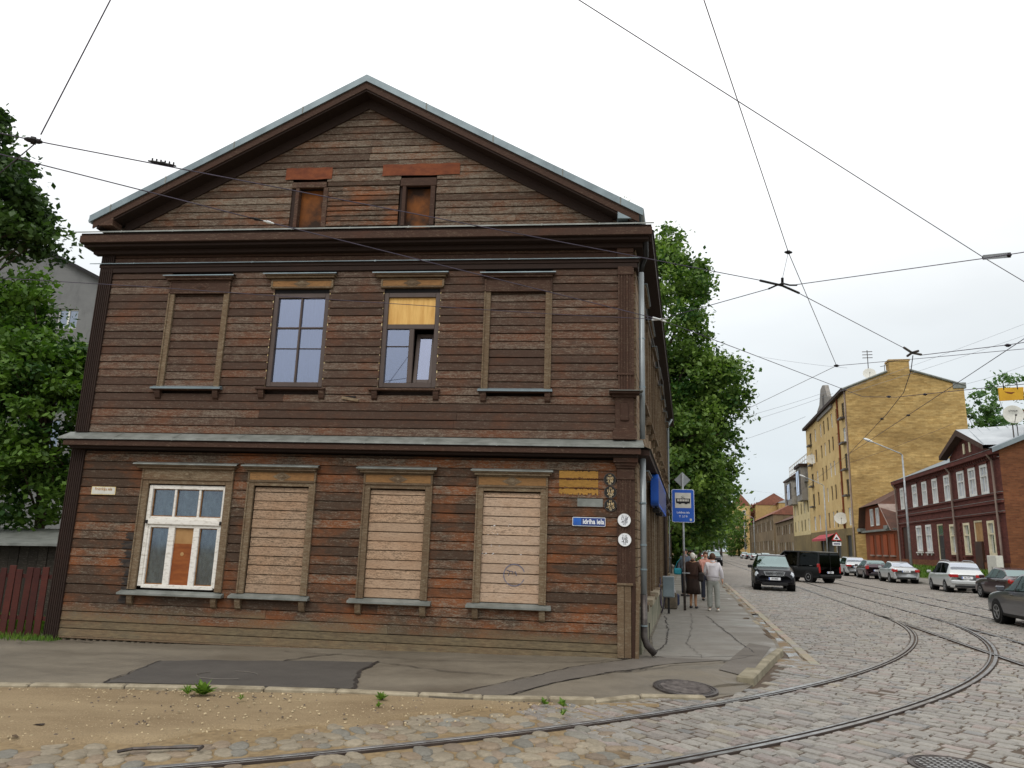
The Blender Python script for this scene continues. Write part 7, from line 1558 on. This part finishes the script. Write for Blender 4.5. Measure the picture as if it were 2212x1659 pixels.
t = thing('handbag', 'dark handbag hanging from the arm of the brown-coated person', 'bag', Vector((5.98, 23.35, 1.05)), RZP); q = MB(); q.cbox(-.09, .09, -.2, .2, -.15, .13, .04); q.build('bag', 'bag_dark', t); q = MB(); q.tube([(0, -.14, .12), (0, -.08, .30), (0, .08, .30), (0, .14, .12)], .014, 6); q.build('strap', 'bag_dark', t)
s_ = 17.2; pC = ST(s_, 1.05, zw); person('dark-haired person in a blue-grey jacket standing close to the house wall', pC, RZP+R(150), 1.76, dict(arms=((-.25, .02, 1.13), (-.22, .2, 1.0), (.25, .0, 1.14), (.28, .06, .9)), jacket='cloth_bluegrey', lower='cloth_navy', shoes='shoe_dark', hair='hair_dark', jhem=.88, stance=.10))
t = thing('shoulder_bag', 'turquoise shoulder bag at the hip of the blue-grey jacket wearer', 'bag', pC+NS*-.30+ES*-.06+Vector((0, 0, .92))); q = MB(); q.cbox(-.15, .15, -.05, .05, -.13, .11, .045); q.build('bag', 'bag_cyan', t); q = MB(); q.tube([(-.1, 0, .1), (0, 0, .35), (.15, 0, .5)], .012, 5); q.build('strap', 'bag_cyan', t)
pD = ST(15.2, 1.75, zw); person('person in a pale pink top standing past the sign pole', pD, RZP+R(190), 1.66, dict(arms=((-.24, .05, 1.16), (-.1, .2, 1.3), (.25, .02, 1.14), (.2, .2, 1.05)), jacket='cloth_pink', lower='cloth_navy', shoes='shoe_dark', hair='hair_brown', jhem=.86, stance=.10))
pE = ST(19.5, 1.3, zw); person('person in pale clothes farthest along the queue at the stop', pE, RZP+R(100), 1.70, dict(arms=dn, jacket='cloth_white', lower='cloth_grey', shoes='shoe_dark', hair='hair_dark', jhem=.86, stance=.10))
t = thing('tote_bag', 'dark blue travel bag with light handles standing on the stone block', 'bag', Vector((5.28, 24.3, zw)), RZP); q = MB(); q.cbox(-.24, .24, -.14, .14, .0, .36, .05); q.build('bag', 'bag_navy', t)
t['label'] = 'dark blue travel bag with light handles standing on the pavement near the stone block'
for y in (-.1, .1): q = MB(); q.tube([(-.12, y, .34), (-.09, y, .48), (.09, y, .48), (.12, y, .34)], .014, 6); q.build('handle', 'cloth_white', t)
# ------------------------------------------------------------------ trees
def leaf_mesh(C, size, rg, tone, aspect=.62, up=.35):
    """C: (n,3) leaf centres; one folded diamond per leaf"""
    n = len(C); N = rg.normal(size=(n, 3)); N[:, 2] = np.abs(N[:, 2])+up; N /= np.linalg.norm(N, axis=1)[:, None]
    A = np.cross(N, rg.normal(size=(n, 3))); A /= np.linalg.norm(A, axis=1)[:, None]; B = np.cross(N, A); L = size*rg.uniform(.45, 1.35, n)[:, None]
    v = np.stack([C-A*L*.5, C+B*L*aspect*.5-N*L*.07, C+A*L*.5-N*L*.12, C-B*L*aspect*.5-N*L*.07], 1).reshape(-1, 3)
    me = bpy.data.meshes.new('crown'); me.vertices.add(4*n); me.vertices.foreach_set('co', v.ravel().astype(np.float32)); me.loops.add(4*n); me.loops.foreach_set('vertex_index', np.arange(4*n, dtype=np.int32)); me.polygons.add(n); me.polygons.foreach_set('loop_start', np.arange(0, 4*n, 4, dtype=np.int32)); me.polygons.foreach_set('loop_total', np.full(n, 4, dtype=np.int32))
    a = me.color_attributes.new('Col', 'FLOAT_COLOR', 'POINT'); col = np.repeat(np.clip(tone, 0, 1), 4); a.data.foreach_set('color', np.stack([col, col, col, np.ones_like(col)], 1).astype(np.float32).ravel()); me.update(); return me
def tree(name, label, base, ells, nclus, nleaf, lsize, mat, trunk_r, seed, clus_r=.5, group=None, shell=.55, trunk_top=None):
    rg = np.random.default_rng(seed); t = thing(name, label, 'tree', base, 0, group); cen = []; tot = sum(e[2] for e in ells)
    for (c, r, w) in ells:
        m_ = int(nclus*w/tot); d = rg.normal(size=(m_, 3)); d /= np.linalg.norm(d, axis=1)[:, None]; rad = shell+(1-shell)*rg.random(m_)**.6; rad *= rg.uniform(.82, 1.08, m_); cen.append(np.array(c)+d*rad[:, None]*np.array(r))
    cen = np.concatenate(cen); k = nleaf//len(cen); tone_c = np.clip(rg.normal(.40, .27, len(cen)), .0, 1)
    cr = clus_r*rg.uniform(.55, 1.3, len(cen)); P = np.repeat(cen, k, 0)+rg.normal(size=(len(cen)*k, 3))*np.repeat(cr, k)[:, None]*np.array([.47, .47, .34]); tone = np.repeat(tone_c, k)+rg.normal(0, .13, len(P))
    me = leaf_mesh(P, lsize, rg, tone); me.materials.append(M_[mat]); link('crown', me, t)
    top = trunk_top or np.mean([e[0][2] for e in ells]); mb = MB(); tp = [Vector((0, 0, -.2)), Vector((rg.normal(0, .05), rg.normal(0, .05), top*.35)), Vector((rg.normal(0, .15), rg.normal(0, .15), top*.7)), Vector((rg.normal(0, .3), rg.normal(0, .3), top*1.1))]; mb.tube(tp, [trunk_r*1.25, trunk_r, trunk_r*.7, trunk_r*.3], 10); tr = mb.build('trunk', 'bark', t, True)
    for i in rg.choice(len(cen), min(26, len(cen)), False):
        c = Vector(cen[i]); f = rg.uniform(.3, .85); j = f*3; a = tp[int(j)].lerp(tp[min(3, int(j)+1)], j-int(j)); m_ = a.lerp(c, .5)+Vector((0, 0, .12*(c-a).length)); q = MB(); q.tube([a, m_, c], [trunk_r*.32, trunk_r*.2, trunk_r*.06], 6); q.build('limb', 'bark', tr, True)
    return t
def E(px, py, Y, base): return tuple(at_y(px, py, Y)-Vector(base))
# big lime on the stop side beyond the house
b = ST(30.5, -1.2); bx = lambda x, y, z: (x-b.x, y-b.y, z-b.z)
tree('lime_tree', 'tall full-crowned green tree rising beside the house over the tram stop', b, [(bx(8.6, 42, 14.6), (3.0, 3.6, 5.8), 3), (bx(10.4, 42, 9.8), (3.0, 3.2, 4.6), 3), (bx(8.6, 41, 7.0), (3.6, 3.6, 4.0), 2), (bx(11.0, 42.5, 5.2), (2.1, 2.6, 2.6), 1.6), (bx(11.3, 42, 11.2), (2.4, 2.8, 2.6), 1.4), (bx(9.2, 42, 20.0), (.7, .9, 1.1), .35), (bx(10.9, 42, 17.6), (.9, 1, 1.2), .4)], 600, 58000, .28, 'leaf_lime', .42, 4, .80, shell=.45)
b = ST(44, -.4); tree('lime_tree', 'second green street tree just beyond the tall full-crowned one', b, [((1.6, 0, 6.2), (3.2, 3.5, 3.6), 1), ((.6, 0, 9.5), (3, 3, 3), .6)], 200, 16000, .34, 'leaf_lime', .3, 9, .85)
for i, (s_, t_, h_, r_, lab) in enumerate(((62, .2, 8.5, 3.0, 'low green tree behind the people at the stop'), (82, 1.0, 10, 3.6, 'green tree far down the stop-side pavement'), (102, 1.8, 11, 4.2, 'broad green tree next in line on the far stop-side pavement'), (124, 3.0, 12, 4.6, 'green tree before the far dark timber house'), (150, 4.2, 13, 5.0, 'fifth green tree down the stop side, past the dark timber house'), (185, 7.0, 15, 6.0, 'distant green tree beyond the far dark timber house'), (228, 11.0, 17, 7.0, 'distant broad green tree near the far yellow house'))):
    b = ST(s_, t_); tree('street_tree', lab, b, [((0, 0, h_*.56), (r_, r_, h_*.45), 1)], 100, 5600, .55, 'leaf_lime' if i % 2 else 'leaf_bush', .3, 20+i, 1.2, 'trees far down the street')
b = ST(247, 17.5); tree('garden_tree', 'slim dark green tree at the end of the long timber house', b, [((0, 0, 8), (3.2, 3.2, 8), 1)], 70, 3600, .6, 'leaf_lime', .3, 31, 1.2); b = ST(246, 15.0); tree('shrub', 'bright green round bush at the far end of the parked row', b, [((0, 0, 1.8), (1.9, 1.9, 1.8), 1)], 40, 1500, .4, 'leaf_bush', .1, 32, .7)
b = ST(262, 27); tree('rowan_tree', 'reddish-leaved round tree over the long timber house roof', b, [((0, 0, 15.5), (5, 5, 4), 1)], 70, 3000, .7, 'roof_tile', .3, 33, 1.2)
# left yard: dark maple overhead, lighter bush
b = Vector((-15.4, 18.0, 0)); bb = lambda x, y, z: (x-b.x, y-b.y, z-b.z)
tree('maple_tree', 'dark green maple reaching in over the yard from the left', b, [(bx_, r, w) for bx_, r, w in ((bb(-13.9, 18, 11.6), (.75, 1.2, .65), 1), (bb(-13.45, 18, 10.35), (1.15, 1.3, .6), 1.3), (bb(-13.15, 18, 9.45), (1.15, 1.2, .55), 1.2), (bb(-14.6, 18.3, 10.6), (1.2, 1.6, 1.7), 1.5), (bb(-14.35, 18, 12.6), (.35, .6, .5), .3))], 150, 13000, .19, 'leaf_maple', .2, 5, .42)
b = Vector((-11.6, 18.6, 0)); bb = lambda x, y, z: (x-b.x, y-b.y, z-b.z)
tree('ash_tree', 'bright green bushy young tree between the grey block and the house', b, [(bb(-11.9, 18.2, 4.5), (1.7, 1.9, 2.2), 3), (bb(-12.5, 18.2, 7.3), (.55, .8, 1.0), .5), (bb(-11.0, 18.2, 5.7), (.85, 1.2, .85), .8), (bb(-13.7, 18.5, 5.0), (1.5, 2, 2.5), 1.6), (bb(-13.6, 18.3, 7.7), (.5, .8, .7), .35), (bb(-11.4, 18.0, 2.9), (1.3, 1.4, 1.1), .8), (bb(-12.2, 18.2, 5.9), (1.3, 1.3, .9), 1.0)], 360, 38000, .17, 'leaf_bush', .12, 6, .42)
# birches behind the red house
for px, py, Y, r, lab in ((2125, 935, 92, (4.2, 4.2, 6.5), 'loose birch between the yellow block and the red house roof'), (2205, 905, 95, (5.5, 5, 8.5), 'birch standing behind the yellow hanging sign and the dish')):
    c = at_y(px, py, Y); b = Vector((c.x, c.y, 0)); tree('birch_tree', lab, b, [((0, 0, c.z-1.0), r, 1), ((.8, 0, c.z-6), (r[0]*1.3, r[1], 4), .5)], 120, 6000, .5, 'leaf_birch', .22, int(px), .9)
t = thing('roof_sapling', 'tiny sapling sprouting from the roof gutter of the timber house', 'plant', house_mat @ Vector((.20, .15, 7.9))); rg = np.random.default_rng(2); P = rg.normal(size=(40, 3))*np.array([.05, .05, .09])+np.array([0, 0, .22]); me = leaf_mesh(P, .05, rg, rg.random(40)); me.materials.append(M_['leaf_bush']); link('leaves', me, t); q = MB(); q.tube([(0, 0, 0), (.01, 0, .22)], .006, 5); q.build('stem', 'bark', t)
# ------------------------------------------------------------------ street furniture
# tram stop sign
sp = Vector((5.26, 22.46, zw)); t = thing('tram_stop_sign', 'blue tram stop sign on a grey pole with a diamond plate above', 'sign', sp, TH+R(4))
q = MB(); q.tube([(0, 0, -.05), (0, 0, 3.98)], .032, 10); q.build('pole', 'lamp_grey', t, True); q = MB(); q.tube([(0, 0, 0), (0, 0, 1.7)], .038, 10); q.build('pole_sleeve', 'iron', t, True)
q = MB(); q.prism(roundrect(.66, .98, .05), -.04, -.052, lambda a, b, d: (a, d, b+3.02)); pl = q.build('panel', 'sign_white', t); q = MB(); q.prism(roundrect(.635, .955, .045), -.052, -.056, lambda a, b, d: (a, d, b+3.02)); q.build('panel_face', 'sign_blue', pl)
q = MB(); q.box(-.235, .235, -.060, -.055, 2.955, 3.405); q.build('pictogram_field', 'sign_grey', pl)
q = MB(); Y0, Y1 = -.064, -.059
for (a, b, c, d) in ((-.20, .20, 3.09, 3.15), (-.21, .21, 3.215, 3.235), (-.205, -.17, 3.12, 3.22), (.17, .205, 3.12, 3.22), (-.11, -.10, 3.15, 3.22), (-.03, -.02, 3.15, 3.22), (.05, .06, 3.15, 3.22), (.12, .13, 3.15, 3.22), (-.13, -.05, 3.07, 3.09), (.05, .13, 3.07, 3.09)): q.box(a, b, Y0, Y1, c, d)
q.tube([(-.05, -.062, 3.235), (0, -.062, 3.27), (.05, -.062, 3.235)], .005, 4); q.tube([(-.05, -.062, 3.285), (0, -.062, 3.255), (.05, -.062, 3.285), (0, -.062, 3.315), (-.05, -.062, 3.285)], .004, 4); q.build('tram_pictogram', 'ink', pl)
place_text(TXT['stop'], 'sign_white', pl, lambda x, y: (x, -.058, y+2.82)); place_text(TXT['stop2'], 'sign_white', pl, lambda x, y: (x, -.058, y+2.70)); q = MB(); q.box(.19, .25, -.060, -.057, 2.575, 2.645); q.build('sticker', 'sign_grey', pl)
q = MB(); q.prism([(0, -.24), (.24, 0), (0, .24), (-.24, 0)], .034, .042, lambda a, b, d: (a, d, b+3.80)); q.build('diamond_plate', 'sign_back', t)
for z in (1.06, 2.65, 3.4): q = MB(); q.box(-.06, .16 if z < 2 else .06, -.045, .02, z-.012, z+.012); q.build('clamp', 'lamp_grey', t)
# electricity box on legs by the wall, stone block
t = thing('meter_box', 'grey metal service box on a short post against the street wall', 'box', Vector((4.52, 21.2, zw)), TH)
q = MB(); q.cbox(-.16, .16, -.10, .10, .43, 1.0, .015); q.build('cabinet', 'sign_back', t); q = MB(); q.cbox(-.15, .15, -.112, -.098, .45, .98, .006); q.build('door', 'zinc', t); q = MB(); q.box(-.03, .03, -.03, .03, -.05, .43); q.build('post', 'black_metal', t); q = MB(); q.tube([(-.1, 0, .43), (-.14, .02, .2), (-.2, .1, 0)], .02, 6); q.build('cable', 'wire', t)
t = thing('stone_block', 'low grey stone block standing beside the sign pole', 'block', Vector((4.96, 22.95, zw)), TH); q = MB(); q.cbox(-.19, .19, -.16, .16, -.02, .46, .05); q.build('block', 'stone_rubble', t)
# street lamps
def lamp(s_, t_, hgt, label, arm=2.2, scale=1.0):
    t = thing('street_lamp', label, 'street lamp', ST(s_, t_, .15), TH, 'street lamps along the right pavement'); q = MB(); q.tube([(0, 0, 0), (0, 0, hgt*.45), (0, 0, hgt)], [.11, .09, .06], 10); q.build('pole', 'lamp_grey', t, True); q = MB(); q.tube([(0, 0, hgt-.05), (-.15, 0, hgt+.12), (-arm, -.1, hgt+arm*.48)], .045, 8); q.build('arm', 'lamp_grey', t, True)
    q = MB(); q.sphere((0, 0, 0), .42, 14, 8, (1.0, .38, .28)); Mx = Matrix.Translation((-arm-.35, -.1, hgt+arm*.48+.15)) @ Matrix.Rotation(R(24), 4, 'Y'); q.v = [tuple(Mx @ Vector(v)) for v in q.v]; q.build('lantern', 'lamp_head', t, True); q = MB(); q.box(-.16, .16, -.16, .16, 0, .5); q.build('base', 'lamp_grey', t); return t
lamp(54.0, 18.6, 9.9, 'street lamp post standing on the pavement before the red house'); lamp(s_for(1790, 18.6), 18.6, 10.4, 'street lamp before the front of the yellow block'); lamp(s_for(1633, 18.6), 18.4, 10.4, 'street lamp before the long timber house'); lamp(s_for(1612, 18.6), 18.4, 10.4, 'street lamp past the long timber house')
for i, px in enumerate((1571, 1553, 1540)): lamp(s_for(px, 2.0) if False else (112+38*i), 5.2+2.2*i, 9.5, ('street lamp under the far trees on the stop side', 'second street lamp under the far trees on the stop side', 'third street lamp under the far trees on the stop side')[i], -1.8)
# warning sign
P_ = at_y(1808, 1180, 78); s_, t_ = to_st(P_.x, P_.y); t = thing('warning_sign', 'red-bordered triangular warning sign with a plate below, past the black van', 'sign', ST(s_, t_, .15), TH)
q = MB(); q.tube([(0, 0, 0), (0, 0, 3.9)], .04, 8); q.build('pole', 'lamp_grey', t); tri = lambda r, z: [(r*math.sin(R(a)), z+r*math.cos(R(a))) for a in (0, 120, 240)]
q = MB(); q.prism(tri(.58, 3.35), -.05, -.06, lambda a, b, d: (a, d, b)); f = q.build('border', 'sign_red', t); q = MB(); q.prism(tri(.40, 3.35), -.06, -.066, lambda a, b, d: (a, d, b)); q.build('field', 'sign_white', f); q = MB(); q.box(-.14, .14, -.07, -.066, 3.2, 3.33); q.box(-.05, .05, -.07, -.066, 3.33, 3.42); q.build('pictogram', 'ink', f); q = MB(); q.box(-.42, .42, -.06, -.05, 2.55, 2.9); q.build('plate', 'sign_white', t); q = MB(); q.box(-.32, .32, -.066, -.06, 2.65, 2.8); q.build('plate_mark', 'ink_faint', t)
# utility cabinet by the red house corner
t = street_thing('utility_cabinet', 'pale utility cabinet standing at the corner of the red house', 'cabinet', 40.6, 20.2, .6); q = MB(); q.cbox(-.2, .2, 0, 1.5, -.1, 1.45, .02); q.build('cabinet', 'sign_grey', t); q = MB(); q.box(-.215, -.2, .72, .78, .4, .75); q.build('handle', 'black_metal', t)
# ------------------------------------------------------------------ overhead wires
def V_(px, py, z): return at_z(px, py, z)
def wire(label, pts, r=.011, mat='wire', sag=0.0, name='overhead_wire', group='overhead tram wires'):
    P = []
    for a, b in zip(pts[:-1], pts[1:]):
        n = 8 if sag else 2
        for k in range(n): f = k/n; p = a.lerp(b, f); p.z -= sag*4*f*(1-f); P.append(p)
    P.append(pts[-1]); q = MB(); q.tube(P, r*.54, 6); return tag(q.build(name, mat), label, 'wire', group)
def fit(label, a, b, r, mat='black_metal', name='wire_clamp', n=8):
    a = Vector(a); b = Vector(b); t = thing(name, label, 'wire fitting', (a+b)/2, 0, 'fittings on the tram wires'); o = (a+b)/2; q = MB(); q.tube([a-o, (a-o)*.6, (b-o)*.6, b-o], [r*.5, r, r, r*.5], n); q.build('body', mat, t); q = MB(); d = (b-a).normalized(); q.tube([-d*.02, d*.02], r*1.5, n); q.build('collar', mat, t); return t
zc = 5.75
A0, A1, A2 = V_(-60, 275, zc), V_(106, 310, zc), V_(1645, 606, zc)
wire('contact wire running from the left maple over the gable to the dark crossing bar', [A0, A1, A2], .011, 'wire', .0)
J = V_(1425, 690, zc)
wire('lower contact wire crossing the gable diagonally to the white junction', [V_(-80, 312, zc), V_(15, 337, zc), V_(540, 470, zc), V_(853, 548, zc), J], .012)
wire('feeder wire crossing the upper windows to the white junction', [V_(-60, 597, 5.2), V_(310, 619, 5.25), V_(683, 645, 5.35), V_(1184, 678, 5.6), J], .009)
wire('short wire from the white junction up to the crossing bar', [J, V_(1667, 622, zc)], .011)
wire('wire from the white junction down towards the yellow block', [J, V_(1590, 752, zc), V_(1864, 857, zc)], .012)
wire('wire from the crossing bar on to the right-hand frog', [V_(1725, 633, zc), V_(1953, 752, zc)], .011)
wire('wire from the crossing bar rising to the right edge', [V_(1719, 615, zc), V_(2126, 558, zc), V_(2230, 542, zc)], .011)
wire('long span wire slanting from overhead down to the right', [V_(1243, -5, 7.6), V_(2126, 557, 6.2), V_(2230, 619, 6.0)], .011)
wire('steep span wire coming down from overhead to the far knot', [V_(1519, -5, 7.6), V_(1703, 545, 6.4), V_(1807, 790, 6.0)], .011)
wire('thin hanger between the steep span wire and the crossing bar', [V_(1703, 545, 6.4), V_(1690, 602, zc+.25)], .006)
wire('thick span wire rising from the left maple clamp out of view', [V_(88, 291, zc+.1), V_(241, -5, 7.2)], .013)
wire('cross wire from the left clamp into the maple', [V_(88, 300, zc), V_(-20, 390, 5.6)], .012)
wire('wire from the right-hand frog to the right edge', [V_(1991, 767, zc), V_(2177, 745, zc), V_(2230, 737, zc)], .013)
wire('slack feeder cable curving down from the right-hand frog', [V_(1972, 768, zc), V_(1968, 800, 5.85), V_(1952, 848, 5.9), V_(1915, 895, 5.95), V_(1836, 978, 6.0)], .016)
wire('wire rising to the right past the yellow gable', [V_(1700, 1082, 6.6), V_(1837, 979, 6.2), V_(2100, 806, 6.0), V_(2230, 720, 5.9)], .014)
wire('contact wire with the hanging yellow plate', [V_(1935, 858, 6.0), V_(2078, 843, 6.0), V_(2230, 828, 6.0)], .016)
wire('thin span wire from the far knot to the right edge', [V_(1807, 790, 6.0), V_(1980, 775, 6.0), V_(2230, 752, 6.0)], .011)
wire('thin wire from the far knot back to the tall tree', [V_(1807, 790, 6.0), V_(1600, 890, 6.1)], .011, 'wire_light')
wire('wire from the fittings chain past the yellow roof to the left', [V_(1864, 857, zc), V_(1935, 858, 5.85)], .014)
for i, (a, b, lab) in enumerate((((1590, 905), (1790, 845), 'faint telephone wire from the tall tree to the yellow block roof'), ((1585, 920), (1800, 850), 'second faint telephone wire below the first towards the yellow block'), ((1590, 955), (1740, 900), 'faint wire from the tree to the far eaves of the yellow block'), ((1640, 770), (1830, 795), 'faint wire passing behind the far knot'), ((1580, 1052), (1690, 1068), 'faint span wire low over the far street'), ((1660, 1100), (1720, 1046), 'faint slanting wire beside the cream tenement'), ((1835, 1000), (2060, 915), 'thin service wire across the yellow side wall'), ((1815, 845), (2212, 700), 'faint telephone wire over the yellow chimney'), ((1830, 850), (2212, 725), 'second faint telephone wire over the yellow chimney'), ((2085, 830), (2212, 790), 'faint wire from the corner of the yellow roof'))):
    Y = 34 if i not in (4, 5) else 70; wire(lab, [at_y(*a, Y*1.1), at_y(*b, Y)], .012, 'wire_faint' if i != 6 else 'wire', .05, 'service_wire', 'thin service wires over the street')
# fittings
d_ = (A2-A1).normalized(); fit('black clamp at the left maple where the thick span wire starts', A1-d_*.06, A1-d_*.22, .028); c_ = A1.lerp(A2, .108)
t = fit('black toothed splice on the gable contact wire near the left eave', c_-d_*.06+Vector((0, 0, .02)), c_+d_*.22+Vector((0, 0, .02)), .016)
for k in range(6): q = MB(); q.box(-.006, .006, -.006, .006, 0, .04); o = q.build('bolt', 'black_metal', t); o.location = d_*(-.10+k*.042)
e1, e2 = V_(540, 470, zc), V_(592, 483, zc); fit('white insulated splice on the lower contact wire before the gable', e1.lerp(e2, .55), e2, .014, 'lamp_head'); fit('dark toothed splice next to the white one on the lower contact wire', e1, e1.lerp(e2, .5), .014)
t = thing('wire_junction', 'white four-way wire junction beside the house eave', 'wire fitting', J, 0, 'fittings on the tram wires')
for p in ((1408, 691), (1410, 686), (1441, 688), (1438, 695)): q = MB(); d = V_(*p, zc)-J; q.tube([Vector((0, 0, 0)), d], .016, 6); q.build('sleeve', 'lamp_head', t)
t = thing('crossing_bar', 'dark wire crossing bar hanging under the steep span wire', 'wire fitting', V_(1690, 617, zc), 0, 'fittings on the tram wires'); o_ = t.location
for pts, r in ((((1642, 606), (1690, 617), (1726, 633)), .018), (((1660, 624), (1676, 617), (1690, 612), (1706, 616), (1722, 616)), .013)): q = MB(); q.tube([V_(*p, zc)-o_ for p in pts], r, 6); q.build('bar', 'black_metal', t)
q = MB(); q.tube([Vector((0, 0, 0)), V_(1690, 600, zc+.1)-o_], .02, 6); q.build('stem', 'black_metal', t)
t = thing('wire_frog', 'grey wire frog joining two contact wires above the yellow chimney', 'wire fitting', V_(1970, 762, zc), 0, 'fittings on the tram wires'); o_ = t.location
for pts in (((1953, 751), (1970, 762), (1990, 766)), ((1960, 769), (1970, 762), (1984, 758))): q = MB(); q.tube([V_(*p, zc)-o_ for p in pts], .024, 6); q.build('bar', 'iron', t)
for px, py, z, lab in ((1703, 545, 6.4, 'small black knot on the steep span wire above the crossing bar'), (1807, 790, 6.0, 'black knot where the steep span wire meets the thin ones'), (1905, 905, 5.95, 'small black clip on the slack feeder cable'), (1962, 897, 6.1, 'small black clip on the wire rising past the yellow gable'), (2177, 746, zc, 'round clamp on the right-hand contact wire'), (1998, 852, 6.0, 'clamp on the contact wire with the yellow plate'), (1920, 857, 5.85, 'dark insulator in the fittings chain before the yellow wall')): p = V_(px, py, z); fit(lab, p-Vector((.06, 0, 0)), p+Vector((.06, 0, 0)), .022)
p = V_(2126, 556, 6.1); t = thing('section_insulator', 'long grey section insulator at the crossing of wires near the right edge', 'wire fitting', p, 0, 'fittings on the tram wires'); q = MB(); e_ = V_(2180, 551, zc)-p; q.box(0, e_.length, -.02, .02, -.035, .035, Matrix.Translation((0, 0, 0)) @ e_.to_track_quat('X', 'Z').to_matrix().to_4x4()); q.build('bar', 'sign_back', t)
for f in (0, 1): q = MB(); q.sphere(tuple(e_*f), .03, 8, 6); q.build('clamp', 'black_metal', t)
# hanging yellow plate with a rust streak
pm('plate_yellow', (214, 168, 44), (196, 148, 36), 3, rough=.5)
c0 = V_(2158, 832, 6.0); Yp = c0.y; t = thing('hanging_plate', 'yellow plate with a rusty streak hanging from the tram wire', 'sign', at_y(2186, 850, Yp)); o_ = t.location; a, b, c, d = (at_y(x, y, Yp)-o_ for x, y in ((2157, 838), (2211, 836), (2211, 863), (2160, 866)))
q = MB(); q.add([a, b, c, d]+[v+Vector((0, .03, 0)) for v in (a, b, c, d)], [(0, 1, 2, 3), (7, 6, 5, 4), (0, 4, 5, 1), (1, 5, 6, 2), (2, 6, 7, 3), (3, 7, 4, 0)]); q.build('plate', 'wood_yellow' if False else 'plate_yellow', t); q = MB(); q.add([v+Vector((0, -.006, 0)) for v in (a.lerp(c, .3)+(b-a)*-.08, a.lerp(c, .38)+(b-a)*.1, b.lerp(d, .36), b.lerp(d, .45), a.lerp(c, .52), a.lerp(c, .44)+(b-a)*-.1)], [(0, 1, 2, 3, 4, 5)]); q.build('rust_streak', 'rust_sheet', t)
for f in (.2, .75): q = MB(); p = a.lerp(b, f); q.tube([p+Vector((0, 0, -.05)), p+Vector((0, 0, .14))], .012, 5); q.build('hook', 'black_metal', t)
